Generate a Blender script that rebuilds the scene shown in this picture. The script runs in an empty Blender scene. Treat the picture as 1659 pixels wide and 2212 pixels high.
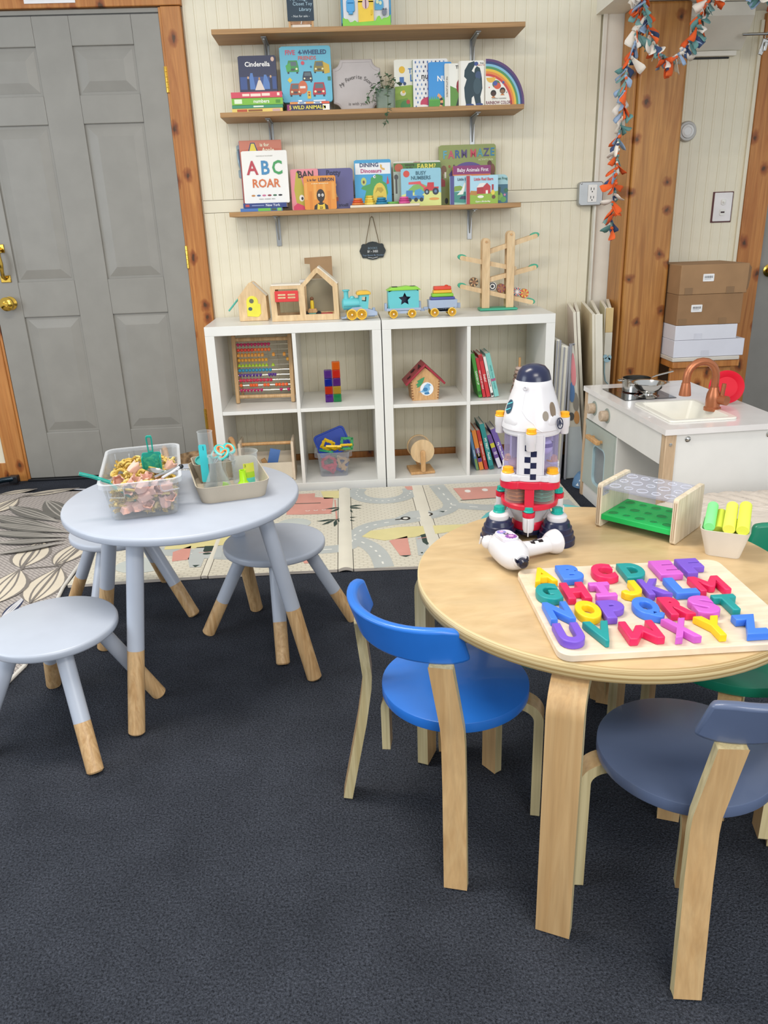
import bpy, math, random
from mathutils import Vector, Matrix
random.seed(7)
SC = bpy.context.scene
COL = SC.collection
PI = math.pi

# ------------------------------------------------------------------ camera, light, exposure
cam = bpy.data.cameras.new('camera')
cam.sensor_fit = 'HORIZONTAL'; cam.sensor_width = 36.0; cam.lens = 36.0 * 1660.35 / 1659.0
cam.clip_start = 0.05; cam.clip_end = 60
camo = bpy.data.objects.new('camera', cam); COL.objects.link(camo)
YAW, PITCH, ROLL = 0.04166, 0.35652, -0.03537
f_ = Vector((math.sin(YAW) * math.cos(PITCH), math.cos(YAW) * math.cos(PITCH), -math.sin(PITCH)))
r_ = Vector((math.cos(YAW), -math.sin(YAW), 0)); u_ = r_.cross(f_)
r2 = math.cos(ROLL) * r_ + math.sin(ROLL) * u_; u2 = -math.sin(ROLL) * r_ + math.cos(ROLL) * u_
m_ = Matrix((r2, u2, -f_)).transposed().to_4x4(); m_.translation = Vector((-0.1607, -3.8344, 1.1572))
camo.matrix_world = m_
SC.camera = camo
SC.view_settings.view_transform = 'Standard'; SC.view_settings.look = 'None'
SC.view_settings.gamma = 1.0; SC.view_settings.use_curve_mapping = False
SC.view_settings.exposure = 0.11

wd = bpy.data.worlds.new('world'); SC.world = wd; wd.use_nodes = True
bg = wd.node_tree.nodes['Background']
bg.inputs['Color'].default_value = (0.90, 0.95, 1.0, 1); bg.inputs['Strength'].default_value = 0.74

def area_light(name, loc, target, sx, sy, power, colr):
    l = bpy.data.lights.new(name, 'AREA'); l.shape = 'RECTANGLE'; l.size = sx; l.size_y = sy
    l.energy = power; l.color = colr
    o = bpy.data.objects.new(name, l); COL.objects.link(o); o.location = loc
    o.rotation_euler = (Vector(target) - Vector(loc)).to_track_quat('-Z', 'Y').to_euler()
    return o
# ceiling lamp panels of the room, and the daylight windows behind and to the left of the viewer
area_light('ceiling_lamp', (-0.75, -2.25, 2.55), (-0.75, -2.25, 0), 1.2, 0.35, 36, (1.0, 0.93, 0.82))
area_light('ceiling_lamp', (0.4, -4.6, 2.55), (0.4, -4.6, 0), 1.2, 0.5, 45, (1.0, 0.94, 0.85))
area_light('window_daylight', (-3.3, -2.9, 1.55), (0.0, -1.9, 0.5), 1.6, 1.3, 36, (0.86, 0.93, 1.0))
area_light('window_daylight', (1.6, -6.2, 1.7), (0.0, -1.5, 0.6), 2.2, 1.4, 56, (0.94, 0.97, 1.0))

# ------------------------------------------------------------------ materials
def lin(h):
    h = h.lstrip('#'); h = ''.join(c * 2 for c in h) if len(h) == 3 else h; v = [int(h[i:i + 2], 16) / 255 for i in (0, 2, 4)]
    return tuple(c / 12.92 if c <= 0.04045 else ((c + 0.055) / 1.055) ** 2.4 for c in v) + (1.0,)
MATS = {}
def N(nt, t, **kw):
    n = nt.nodes.new(t)
    for k, v in kw.items(): setattr(n, k, v)
    return n
def base(name):
    m = bpy.data.materials.new(name); m.use_nodes = True
    return m, m.node_tree, m.node_tree.nodes['Principled BSDF']
def noise_mix(nt, c1, c2, scale, vec=None, lo=0.35, hi=0.65, detail=3.0, rough=0.55):
    n = N(nt, 'ShaderNodeTexNoise'); n.inputs['Scale'].default_value = scale; n.inputs['Detail'].default_value = detail
    n.inputs['Roughness'].default_value = rough
    if vec: nt.links.new(vec, n.inputs['Vector'])
    r = N(nt, 'ShaderNodeValToRGB'); r.color_ramp.elements[0].position = lo; r.color_ramp.elements[1].position = hi
    r.color_ramp.elements[0].color = c1; r.color_ramp.elements[1].color = c2
    nt.links.new(n.outputs['Fac'], r.inputs['Fac'])
    return n, r
def coords(nt, scale=(1, 1, 1), kind='Object', rot=(0, 0, 0)):
    t = N(nt, 'ShaderNodeTexCoord'); mp = N(nt, 'ShaderNodeMapping')
    mp.inputs['Scale'].default_value = scale; mp.inputs['Rotation'].default_value = rot
    nt.links.new(t.outputs[kind], mp.inputs['Vector']); return mp.outputs['Vector']
def shade(c, k): return tuple(min(1, x * k) for x in c[:3]) + (1.0,)
def plain(hexc, rough=0.5, metal=0.0, var=0.06, bump=0.0, bscale=200.0, coat=0.0, spec=0.5):
    key = ('p', hexc, rough, metal, var, bump, coat, spec)
    if key in MATS: return MATS[key]
    m, nt, b = base('paint_' + hexc.strip('#')); c = lin(hexc)
    v = coords(nt)
    n, r = noise_mix(nt, shade(c, 1 - var), shade(c, 1 + var), 9.0, v)
    nt.links.new(r.outputs['Color'], b.inputs['Base Color'])
    b.inputs['Roughness'].default_value = rough; b.inputs['Metallic'].default_value = metal
    b.inputs['Coat Weight'].default_value = coat; b.inputs['Specular IOR Level'].default_value = spec
    if bump:
        n2 = N(nt, 'ShaderNodeTexNoise'); n2.inputs['Scale'].default_value = bscale; nt.links.new(v, n2.inputs['Vector'])
        bp = N(nt, 'ShaderNodeBump'); bp.inputs['Strength'].default_value = bump; bp.inputs['Distance'].default_value = 0.002
        nt.links.new(n2.outputs['Fac'], bp.inputs['Height']); nt.links.new(bp.outputs['Normal'], b.inputs['Normal'])
    MATS[key] = m; return m
def wood(name, h1, h2, scale=(30, 30, 2.0), rough=0.45, knots=None, dist=2.0, lo=0.35, hi=0.7, coat=0.0):
    key = ('w', name)
    if key in MATS: return MATS[key]
    m, nt, b = base(name); v = coords(nt, scale)
    n, r = noise_mix(nt, lin(h1), lin(h2), 1.0, v, lo, hi, 5.0, 0.6)
    n.inputs['Distortion'].default_value = dist
    out = r.outputs['Color']
    v2 = coords(nt, tuple(s * 4 for s in scale))
    n2, r2_ = noise_mix(nt, (0.82, 0.82, 0.82, 1), (1.08, 1.08, 1.08, 1), 1.0, v2, 0.3, 0.7, 2.0)
    mx = N(nt, 'ShaderNodeMixRGB', blend_type='MULTIPLY'); mx.inputs['Fac'].default_value = 0.6
    nt.links.new(out, mx.inputs['Color1']); nt.links.new(r2_.outputs['Color'], mx.inputs['Color2']); out = mx.outputs['Color']
    if knots:
        vk = coords(nt, (knots[0][0], 0.02, knots[0][1]), rot=(PI / 2, 0, 0))
        vo = N(nt, 'ShaderNodeTexVoronoi', voronoi_dimensions='2D'); vo.inputs['Scale'].default_value = 1.0; nk = N(nt, 'ShaderNodeTexNoise'); nk.inputs['Scale'].default_value = 5.0; nt.links.new(vk, nk.inputs['Vector'])
        mk2 = N(nt, 'ShaderNodeMixRGB', blend_type='LINEAR_LIGHT'); mk2.inputs['Fac'].default_value = 0.10; nt.links.new(vk, mk2.inputs['Color1']); nt.links.new(nk.outputs['Color'], mk2.inputs['Color2'])
        nt.links.new(mk2.outputs['Color'], vo.inputs['Vector'])
        rk = N(nt, 'ShaderNodeValToRGB'); rk.color_ramp.elements[0].position = knots[1]; rk.color_ramp.elements[1].position = knots[2]
        rk.color_ramp.elements[0].color = lin('#2a1208'); rk.color_ramp.elements[1].color = (1, 1, 1, 1)
        e = rk.color_ramp.elements.new(knots[1] * 1.5); e.color = lin('#9a6a48')
        e = rk.color_ramp.elements.new((knots[1] * 1.5 + knots[2]) / 2); e.color = lin('#d2b090')
        nt.links.new(vo.outputs['Distance'], rk.inputs['Fac'])
        mk = N(nt, 'ShaderNodeMixRGB', blend_type='MULTIPLY'); mk.inputs['Fac'].default_value = 0.85
        nt.links.new(out, mk.inputs['Color1']); nt.links.new(rk.outputs['Color'], mk.inputs['Color2']); out = mk.outputs['Color']
    nt.links.new(out, b.inputs['Base Color']); b.inputs['Roughness'].default_value = rough
    b.inputs['Coat Weight'].default_value = coat; b.inputs['Coat Roughness'].default_value = 0.25
    MATS[key] = m; return m
def clear(name, hexc, opacity=0.25, rough=0.12, edge=0.45):
    """thin see-through plastic or glass: tinted transparency with a glossy coat"""
    key = ('c', name)
    if key in MATS: return MATS[key]
    m, nt, b = base(name); c = lin(hexc)
    b.inputs['Base Color'].default_value = c; b.inputs['Roughness'].default_value = rough
    t = N(nt, 'ShaderNodeBsdfTransparent'); t.inputs['Color'].default_value = tuple(0.35 + 0.65 * x for x in c[:3]) + (1,)
    lw = N(nt, 'ShaderNodeLayerWeight'); lw.inputs['Blend'].default_value = 0.35
    n = N(nt, 'ShaderNodeTexNoise'); n.inputs['Scale'].default_value = 25
    mt = N(nt, 'ShaderNodeMath', operation='MULTIPLY_ADD'); mt.inputs[1].default_value = edge; mt.inputs[2].default_value = opacity
    nt.links.new(lw.outputs['Facing'], mt.inputs[0])
    ma = N(nt, 'ShaderNodeMath', operation='MULTIPLY_ADD'); ma.inputs[1].default_value = 0.06
    nt.links.new(n.outputs['Fac'], ma.inputs[0]); nt.links.new(mt.outputs[0], ma.inputs[2]); ma.use_clamp = True
    mx = N(nt, 'ShaderNodeMixShader'); nt.links.new(ma.outputs[0], mx.inputs['Fac'])
    nt.links.new(t.outputs[0], mx.inputs[1]); nt.links.new(b.outputs[0], mx.inputs[2])
    nt.links.new(mx.outputs[0], nt.nodes['Material Output'].inputs['Surface'])
    MATS[key] = m; return m
def carpet_mat():
    m, nt, b = base('loop_pile_carpet'); v = coords(nt, (1, 1, 1))
    n, r = noise_mix(nt, lin('#131519'), lin('#50545e'), 230.0, v, 0.36, 0.70, 5.0, 0.85)
    n2, r2_ = noise_mix(nt, (0.80, 0.80, 0.80, 1), (1.12, 1.12, 1.12, 1), 7.0, v, 0.3, 0.7, 4.0)
    mx = N(nt, 'ShaderNodeMixRGB', blend_type='MULTIPLY'); mx.inputs['Fac'].default_value = 1.0
    nt.links.new(r.outputs['Color'], mx.inputs['Color1']); nt.links.new(r2_.outputs['Color'], mx.inputs['Color2'])
    nt.links.new(mx.outputs['Color'], b.inputs['Base Color']); b.inputs['Roughness'].default_value = 0.95
    b.inputs['Specular IOR Level'].default_value = 0.05
    vo = N(nt, 'ShaderNodeTexVoronoi'); vo.inputs['Scale'].default_value = 300; nt.links.new(v, vo.inputs['Vector'])
    bp = N(nt, 'ShaderNodeBump'); bp.inputs['Strength'].default_value = 0.7; bp.inputs['Distance'].default_value = 0.003
    nt.links.new(vo.outputs['Distance'], bp.inputs['Height']); nt.links.new(bp.outputs['Normal'], b.inputs['Normal'])
    return m
def rug_mat():
    m, nt, b = base('woven_rug_ground'); v = coords(nt, (1, 1, 1), rot=(0, 0, 0.78))
    w0 = N(nt, 'ShaderNodeTexBrick'); w0.inputs['Scale'].default_value = 1.0; w0.inputs['Brick Width'].default_value = .034; w0.inputs['Row Height'].default_value = .012; w0.inputs['Mortar Size'].default_value = .0022; w0.inputs['Mortar Smooth'].default_value = .6
    w0.inputs['Color1'].default_value = (1, 1, 1, 1); w0.inputs['Color2'].default_value = (.75, .75, .75, 1); w0.inputs['Mortar'].default_value = (0, 0, 0, 1)
    nt.links.new(v, w0.inputs['Vector'])
    w = N(nt, 'ShaderNodeRGBToBW'); nt.links.new(w0.outputs['Color'], w.inputs['Color'])
    r = N(nt, 'ShaderNodeValToRGB'); r.color_ramp.elements[0].color = lin('#857e7a'); r.color_ramp.elements[1].color = lin('#b3aaa4')
    r.color_ramp.elements[0].position = 0.2; r.color_ramp.elements[1].position = 0.6
    nt.links.new(w.outputs['Val'], r.inputs['Fac']); nt.links.new(r.outputs['Color'], b.inputs['Base Color'])
    b.inputs['Roughness'].default_value = 0.95
    n = N(nt, 'ShaderNodeTexNoise'); n.inputs['Scale'].default_value = 300; nt.links.new(v, n.inputs['Vector'])
    bp = N(nt, 'ShaderNodeBump'); bp.inputs['Strength'].default_value = 0.5; bp.inputs['Distance'].default_value = 0.002
    nt.links.new(n.outputs['Fac'], bp.inputs['Height']); nt.links.new(bp.outputs['Normal'], b.inputs['Normal'])
    return m
def woven(name, h1, h2, scale):
    key = ('v', name)
    if key in MATS: return MATS[key]
    m, nt, b = base(name); v = coords(nt)
    vo = N(nt, 'ShaderNodeTexVoronoi'); vo.inputs['Scale'].default_value = scale; nt.links.new(v, vo.inputs['Vector'])
    r = N(nt, 'ShaderNodeValToRGB'); r.color_ramp.elements[0].color = lin(h2); r.color_ramp.elements[1].color = lin(h1)
    nt.links.new(vo.outputs['Distance'], r.inputs['Fac']); nt.links.new(r.outputs['Color'], b.inputs['Base Color'])
    b.inputs['Roughness'].default_value = 0.9
    bp = N(nt, 'ShaderNodeBump'); bp.inputs['Strength'].default_value = 0.8; bp.inputs['Distance'].default_value = 0.006; bp.invert = True
    nt.links.new(vo.outputs['Distance'], bp.inputs['Height']); nt.links.new(bp.outputs['Normal'], b.inputs['Normal'])
    MATS[key] = m; return m
def foam_mat():
    """cream play mat: rows of small raised dashes pressed into the foam"""
    m, nt, b = base('embossed_foam'); v = coords(nt)
    br = N(nt, 'ShaderNodeTexBrick'); br.inputs['Scale'].default_value = 1.0
    br.inputs['Brick Width'].default_value = 0.030; br.inputs['Row Height'].default_value = 0.016; br.inputs['Mortar Size'].default_value = 0.003
    br.inputs['Color1'].default_value = lin('#e2dccb'); br.inputs['Color2'].default_value = lin('#dfd8c6'); br.inputs['Mortar'].default_value = lin('#cfc8b6')
    nt.links.new(v, br.inputs['Vector']); nt.links.new(br.outputs['Color'], b.inputs['Base Color'])
    b.inputs['Roughness'].default_value = 0.42
    bp = N(nt, 'ShaderNodeBump'); bp.inputs['Strength'].default_value = 0.35; bp.inputs['Distance'].default_value = 0.002; bp.invert = True
    nt.links.new(br.outputs['Fac'], bp.inputs['Height']); nt.links.new(bp.outputs['Normal'], b.inputs['Normal'])
    return m

W_PINE = wood('orange_pine', '#a8672e', '#c68848', (22, 22, 1.3), 0.42, ((8.0, 5.0), 0.045, 0.20))
W_POST = wood('honey_pine_post', '#a0682e', '#c28a48', (16, 16, 0.9), 0.42, ((6.0, 5.5), 0.03, 0.15), 3.0)
W_OAK = wood('oak_shelf', '#9c7446', '#b98f5c', (1.5, 60, 40), 0.5)
W_BIRCH = wood('birch_top', '#c0a276', '#d2b78c', (3.0, 7.0, 5.0), 0.33, None, 3.5, 0.3, 0.75, 0.25)
W_PLY = wood('ply_edge', '#a88a58', '#dcc796', (0.6, 0.6, 300), 0.5, None, 0.4, 0.42, 0.58)
W_BENT = wood('bent_birch', '#b48f61', '#c9a97b', (34, 34, 1.5), 0.3, None, 1.2, 0.3, 0.75, 0.3)
W_BENTEDGE = wood('bent_birch_edge', '#b4a377', '#d3c59b', (60, 60, 1.2), 0.4, None, 1.0)
W_TIP = wood('ash_tip', '#b58e5f', '#d6b486', (55, 55, 3.0), 0.45, None, 1.5)
W_TOY = wood('maple_toy', '#d2b184', '#e2c69b', (25, 25, 5), 0.5)
W_BEECH = wood('beech_toy', '#c3945f', '#d5aa77', (40, 40, 8), 0.5)
W_PALE = wood('pale_ply', '#dcc7ac', '#ead9c2', (5, 18, 5), 0.5)
W_KITCHEN = wood('kitchen_pine', '#bd9f7e', '#cfb493', (40, 40, 4), 0.5)
CARPET = carpet_mat()
WALLP = plain('#e6dec6', 0.5, var=0.03, bump=0.12, bscale=60)
WALLW = plain('#e4dfd2', 0.55, var=0.03)
DOORG = plain('#8c8982', 0.42, var=0.04, bump=0.06, bscale=120)
WHITE = plain('#e6e4dd', 0.38, var=0.02)
LAM = plain('#e4e3de', 0.32, var=0.02)
BRASS = plain('#c9a54a', 0.18, 1.0)
STEEL = plain('#c9c8c4', 0.16, 1.0)
GALV = plain('#a9abab', 0.4, 0.7)
COPPER = plain('#b5704c', 0.33, 0.55)
BLACK = plain('#16171b', 0.35)
NAVY = plain('#1d2240', 0.25, var=0.03)
PLASW = plain('#d5d3d5', 0.25, var=0.015)
PAPER = plain('#e9e4d8', 0.75, var=0.03)
PAINTB = plain('#adb4c1', 0.36, var=0.03)
TEXTK = '#22242a'

# ------------------------------------------------------------------ mesh helpers
def T(x=0, y=0, z=0): return Matrix.Translation((x, y, z))
def RX(a): return Matrix.Rotation(a, 4, 'X')
def RY(a): return Matrix.Rotation(a, 4, 'Y')
def RZ(a): return Matrix.Rotation(a, 4, 'Z')
class MB:
    def __init__(s): s.v = []; s.f = []; s.mi = []; s.ms = []; s.M = Matrix.Identity(4)
    def add(s, vs, fs, m):
        if m not in s.ms: s.ms.append(m)
        k = len(s.v); i = s.ms.index(m)
        s.v += [tuple(s.M @ Vector(p)) for p in vs]
        s.f += [tuple(a + k for a in f) for f in fs]; s.mi += [i] * len(fs); return s
    def box(s, x0, x1, y0, y1, z0, z1, m):
        vs = [(x, y, z) for z in (z0, z1) for y in (y0, y1) for x in (x0, x1)]
        return s.add(vs, [(0, 2, 3, 1), (4, 5, 7, 6), (0, 1, 5, 4), (1, 3, 7, 5), (3, 2, 6, 7), (2, 0, 4, 6)], m)
    def prism(s, poly, z0, z1, m, top=None):
        n = len(poly); ar = sum(poly[i][0] * poly[(i + 1) % n][1] - poly[(i + 1) % n][0] * poly[i][1] for i in range(n))
        if ar < 0: poly = poly[::-1]
        t = top if top else poly
        if top and ar < 0: t = top[::-1]
        vs = [(x, y, z0) for x, y in poly] + [(x, y, z1) for x, y in t]
        fs = [tuple(range(n))[::-1], tuple(range(n, 2 * n))] + [(i, (i + 1) % n, (i + 1) % n + n, i + n) for i in range(n)]
        return s.add(vs, fs, m)
    def slabxz(s, poly, y0, y1, m):          # polygon in x,z extruded along y
        old = s.M; s.M = old @ Matrix(((1, 0, 0, 0), (0, 0, 1, 0), (0, 1, 0, 0), (0, 0, 0, 1)))
        n = len(poly); ar = sum(poly[i][0] * poly[(i + 1) % n][1] - poly[(i + 1) % n][0] * poly[i][1] for i in range(n))
        p = poly if ar < 0 else poly[::-1]
        vs = [(x, z, y0) for x, z in p] + [(x, z, y1) for x, z in p]
        fs = [tuple(range(n)), tuple(range(n, 2 * n))[::-1]] + [((i + 1) % n, i, i + n, (i + 1) % n + n) for i in range(n)]
        s.add(vs, [f[::-1] for f in fs], m); s.M = old; return s
    def flatxz(s, poly, y, m):               # a flat print facing -y
        n = len(poly); ar = sum(poly[i][0] * poly[(i + 1) % n][1] - poly[(i + 1) % n][0] * poly[i][1] for i in range(n))
        p = poly if ar > 0 else poly[::-1]
        return s.add([(x, y, z) for x, z in p], [tuple(range(n))], m)
    def flatxy(s, poly, z, m):
        n = len(poly); ar = sum(poly[i][0] * poly[(i + 1) % n][1] - poly[(i + 1) % n][0] * poly[i][1] for i in range(n))
        p = poly if ar > 0 else poly[::-1]
        return s.add([(x, y, z) for x, y in p], [tuple(range(n))], m)
    def framexz(s, outer, inner, y0, y1, m):  # ring between two loops of equal count, extruded along y
        n = len(outer)
        vs = [(x, y0, z) for x, z in outer] + [(x, y0, z) for x, z in inner] + [(x, y1, z) for x, z in outer] + [(x, y1, z) for x, z in inner]
        fs = []
        for i in range(n):
            j = (i + 1) % n
            fs += [(i, j, n + j, n + i), (2 * n + i, 3 * n + i, 3 * n + j, 2 * n + j), (i, 2 * n + i, 2 * n + j, j), (n + i, n + j, 3 * n + j, 3 * n + i)]
        return s.add(vs, fs, m)
    def cyl(s, p0, p1, r0, r1, m, n=20):
        p0, p1 = Vector(p0), Vector(p1); d = (p1 - p0).normalized()
        a = Vector((0, 0, 1)) if abs(d.z) < 0.9 else Vector((1, 0, 0))
        x = d.cross(a).normalized(); y = d.cross(x)
        vs = []
        for p, r in ((p0, r0), (p1, r1)):
            vs += [tuple(p + r * (math.cos(2 * PI * i / n) * x + math.sin(2 * PI * i / n) * y)) for i in range(n)]
        fs = [(i, (i + 1) % n, (i + 1) % n + n, i + n) for i in range(n)] + [tuple(range(n))[::-1], tuple(range(n, 2 * n))]
        return s.add(vs, fs, m)
    def lathe(s, prof, m, n=28, c=(0, 0, 0), closed=True):
        vs = []; fs = []; k = len(prof)
        for r, z in prof:
            vs += [(c[0] + r * math.cos(2 * PI * i / n), c[1] + r * math.sin(2 * PI * i / n), c[2] + z) for i in range(n)]
        for j in range(k - 1):
            for i in range(n):
                a, b = j * n + i, j * n + (i + 1) % n
                fs.append((a, b, b + n, a + n))
        if closed: fs += [tuple(range(n))[::-1], tuple(range((k - 1) * n, k * n))]
        return s.add(vs, fs, m)
    def tube(s, path, r, m, n=8, closed=False, flat=None):
        P = [Vector(p) for p in path]; k = len(P); vs = []; fs = []
        up = None
        for j in range(k):
            a = P[(j - 1) % k] if (closed or j > 0) else P[j]; b = P[(j + 1) % k] if (closed or j < k - 1) else P[j]
            d = (b - a).normalized()
            if up is None: up = Vector((0, 0, 1)) if abs(d.z) < 0.9 else Vector((1, 0, 0))
            x = d.cross(up).normalized(); y = x.cross(d); up = y
            rr = r[j] if isinstance(r, (list, tuple)) else r
            fy = flat if flat else 1.0
            vs += [tuple(P[j] + rr * (math.cos(2 * PI * i / n) * x + fy * math.sin(2 * PI * i / n) * y)) for i in range(n)]
        for j in range(k if closed else k - 1):
            for i in range(n):
                a, b = j * n + i, j * n + (i + 1) % n; c, d2 = ((j + 1) % k) * n + (i + 1) % n, ((j + 1) % k) * n + i
                fs.append((a, b, c, d2))
        if not closed: fs += [tuple(range(n))[::-1], tuple(range((k - 1) * n, k * n))]
        return s.add(vs, fs, m)
    def ball(s, c, r, m, n=16, k=10):
        rx, ry, rz = (r, r, r) if not isinstance(r, (tuple, list)) else r
        vs = [(c[0], c[1], c[2] - rz)]; fs = []
        for j in range(1, k):
            t = -PI / 2 + PI * j / k
            vs += [(c[0] + rx * math.cos(t) * math.cos(2 * PI * i / n), c[1] + ry * math.cos(t) * math.sin(2 * PI * i / n), c[2] + rz * math.sin(t)) for i in range(n)]
        vs.append((c[0], c[1], c[2] + rz)); top = len(vs) - 1
        for i in range(n):
            fs.append((0, 1 + (i + 1) % n, 1 + i)); b = 1 + (k - 2) * n; fs.append((top, b + i, b + (i + 1) % n))
            for j in range(k - 2):
                a = 1 + j * n; fs.append((a + i, a + (i + 1) % n, a + n + (i + 1) % n, a + n + i))
        return s.add(vs, fs, m)
    def strip(s, path, normals, w, t, m, m2=None):
        """a bent board: path points, thickness direction per point, width vector w, thickness t"""
        vs = []; fs = []; fe = []; w = Vector(w)
        for p, nn in zip(path, normals):
            p, nn = Vector(p), Vector(nn)
            for a, b in ((-.5, -.5), (.5, -.5), (.5, .5), (-.5, .5)): vs.append(tuple(p + w * a + nn * t * b))
        k = len(path)
        for j in range(k - 1):
            for i in range(4):
                q = (j * 4 + i, j * 4 + (i + 1) % 4, j * 4 + 4 + (i + 1) % 4, j * 4 + 4 + i)
                (fs if i % 2 == 0 else fe).append(q)
        fe += [(0, 3, 2, 1), tuple(k * 4 - 4 + i for i in range(4))]
        s.add(vs, fs, m); s.add(vs, fe, m2 or m); return s
    def text(s, body, x, z, h, m, y=0.0, align='CENTER', M=None, depth=0.0, bold=0.0, xs=1.0, font=None):
        c = bpy.data.curves.new('t', 'FONT'); c.body = body; c.size = h * 1.35; c.align_x = align; c.align_y = 'CENTER'
        c.extrude = depth; c.offset = bold; c.resolution_u = 2
        o = bpy.data.objects.new('t', c); me = bpy.data.meshes.new_from_object(o)
        old = s.M; s.M = old @ (M if M else T(x, y, z) @ RX(PI / 2) @ Matrix.Diagonal((xs, 1, 1, 1)))
        s.add([tuple(v.co) for v in me.vertices], [tuple(p.vertices) for p in me.polygons], m); s.M = old
        bpy.data.objects.remove(o); bpy.data.curves.remove(c); bpy.data.meshes.remove(me); return s
    def build(s, name, parent=None, bevel=0.0, seg=2, smooth=35, label=None, loc=None, rot=None, sub=0):
        me = bpy.data.meshes.new(name); me.from_pydata(s.v, [], s.f); me.validate()
        for m in s.ms: me.materials.append(m)
        if len(me.polygons) == len(s.mi): me.polygons.foreach_set('material_index', s.mi)
        if smooth:
            me.polygons.foreach_set('use_smooth', [True] * len(me.polygons)); me.set_sharp_from_angle(angle=math.radians(smooth))
        me.update()
        o = bpy.data.objects.new(name, me); COL.objects.link(o)
        if parent: o.parent = parent
        if loc: o.location = loc
        if rot: o.rotation_euler = rot
        if bevel:
            b = o.modifiers.new('bevel', 'BEVEL'); b.width = bevel; b.segments = seg; b.limit_method = 'ANGLE'; b.angle_limit = math.radians(40)
            b.harden_normals = False
        if sub:
            b = o.modifiers.new('sub', 'SUBSURF'); b.levels = sub; b.render_levels = sub
        if label: o['label'] = label
        return o
def thing(name, label, cat, loc=(0, 0, 0), rot=(0, 0, 0), group=None):
    o = bpy.data.objects.new(name, None); COL.objects.link(o); o.empty_display_size = 0.05
    o.location = loc; o.rotation_euler = rot; o['label'] = label; o['category'] = cat
    if group: o['group'] = group
    return o
def tag(o, label, cat, group=None, kind=None):
    o['label'] = label; o['category'] = cat
    if group: o['group'] = group
    if kind: o['kind'] = kind
    return o
def struct(o, label=None, cat=None):
    o['kind'] = 'structure'
    if label: o['label'] = label
    if cat: o['category'] = cat
    return o
def sroot(name, label, cat):
    o = thing(name, label, cat); o['kind'] = 'structure'; return o
def copy_tree(o, parent=None):
    c = o.copy(); COL.objects.link(c)
    if parent: c.parent = parent
    for ch in list(o.children): copy_tree(ch, c)
    return c
def rrect(x0, x1, z0, z1, r, n=5):
    p = []
    for cx, cz, a in ((x1 - r, z1 - r, 0), (x0 + r, z1 - r, 90), (x0 + r, z0 + r, 180), (x1 - r, z0 + r, 270)):
        for i in range(n + 1):
            t = math.radians(a + 90 * i / n); p.append((cx + r * math.cos(t), cz + r * math.sin(t)))
    return p
def ell(cx, cz, rx, rz, n=20, a0=0, a1=360):
    full = abs(a1 - a0) >= 360
    k = n if full else n + 1
    return [(cx + rx * math.cos(math.radians(a0 + (a1 - a0) * i / n)), cz + rz * math.sin(math.radians(a0 + (a1 - a0) * i / n))) for i in range(k)]
def arcband(cx, cz, r0, r1, a0, a1, n=16):
    return ell(cx, cz, r1, r1, n, a0, a1) + ell(cx, cz, r0, r0, n, a0, a1)[::-1]
def star(cx, cz, r, q=0.45):
    return [(cx + (r if i % 2 == 0 else r * q) * math.sin(PI * i / 5), cz + (r if i % 2 == 0 else r * q) * math.cos(PI * i / 5)) for i in range(10)]

# ================================================================== the room
mb = MB(); mb.box(-4.2, 4.0, -7.5, 0.10, -0.10, 0.0, CARPET); struct(mb.build('floor', smooth=0), 'dark blue-grey loop pile carpet floor', 'floor')
# back wall with painted beadboard planks, split by a flat rail
wb = sroot('wall_back', 'cream painted beadboard wall with a flat rail, behind the shelves', 'wall')
mb = MB(); mb.box(-4.2, -1.90, 0.013, 0.10, 0, 2.7, WALLP); mb.box(-0.79, 4.0, 0.013, 0.10, 0, 2.7, WALLP); mb.box(-1.90, -0.79, 0.013, 0.10, 2.05, 2.7, WALLP)
mb.build('backing', wb, smooth=0)
def plank_mesh(z0, z1, w=0.0475):
    m = MB(); h = w / 2
    m.prism([(-h + .0001, 0.013), (-h + .0001, 0.0016), (-h + .0016, 0.0), (-h + .009, 0.0), (-h + .010, .0008), (-h + .011, 0), (h - .0016, 0.0), (h - .0001, 0.0016), (h - .0001, 0.013)], z0, z1, WALLP)
    return m.build('plank', wb, smooth=0)
lo_p = plank_mesh(0.07, 1.236); hi_p = plank_mesh(1.292, 2.60); full_p = plank_mesh(0.07, 2.60); full_p.location.x = 1.115 + .0475 * 4
xs = [-0.757 + 0.0475 * i for i in range(38)] + [-1.932 - 0.0475 * i for i in range(6)]
first = True
for x in xs:
    for src in (lo_p, hi_p):
        if first: o = src
        else: o = src.copy(); COL.objects.link(o); o.parent = wb
        o.location.x = x
    first = False
for i in range(5, 14):
    o = full_p.copy(); COL.objects.link(o); o.parent = wb; o.location.x = 1.115 + .0475 * i
mb = MB(); mb.box(-0.78, 1.05, 0.001, 0.0125, 1.238, 1.290, WALLP); mb.build('rail', wb, bevel=.001)
mb = MB(); mb.box(-0.78, 1.046, -0.004, 0.0125, 0.0, 0.068, W_PINE); struct(mb.build('baseboard_back', bevel=.002), 'rough brown wood baseboard behind the white cube shelves', 'baseboard')
mb = MB(); mb.box(1.046, 1.14, -0.006, 0.0125, 0.0, 2.6, WALLW); mb.box(1.030, 1.05, -0.012, -0.0065, 0.0, 2.6, WALLW); struct(mb.build('trim_1', bevel=.002), 'flat white corner board between the beadboard and the wooden post', 'trim')
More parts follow.
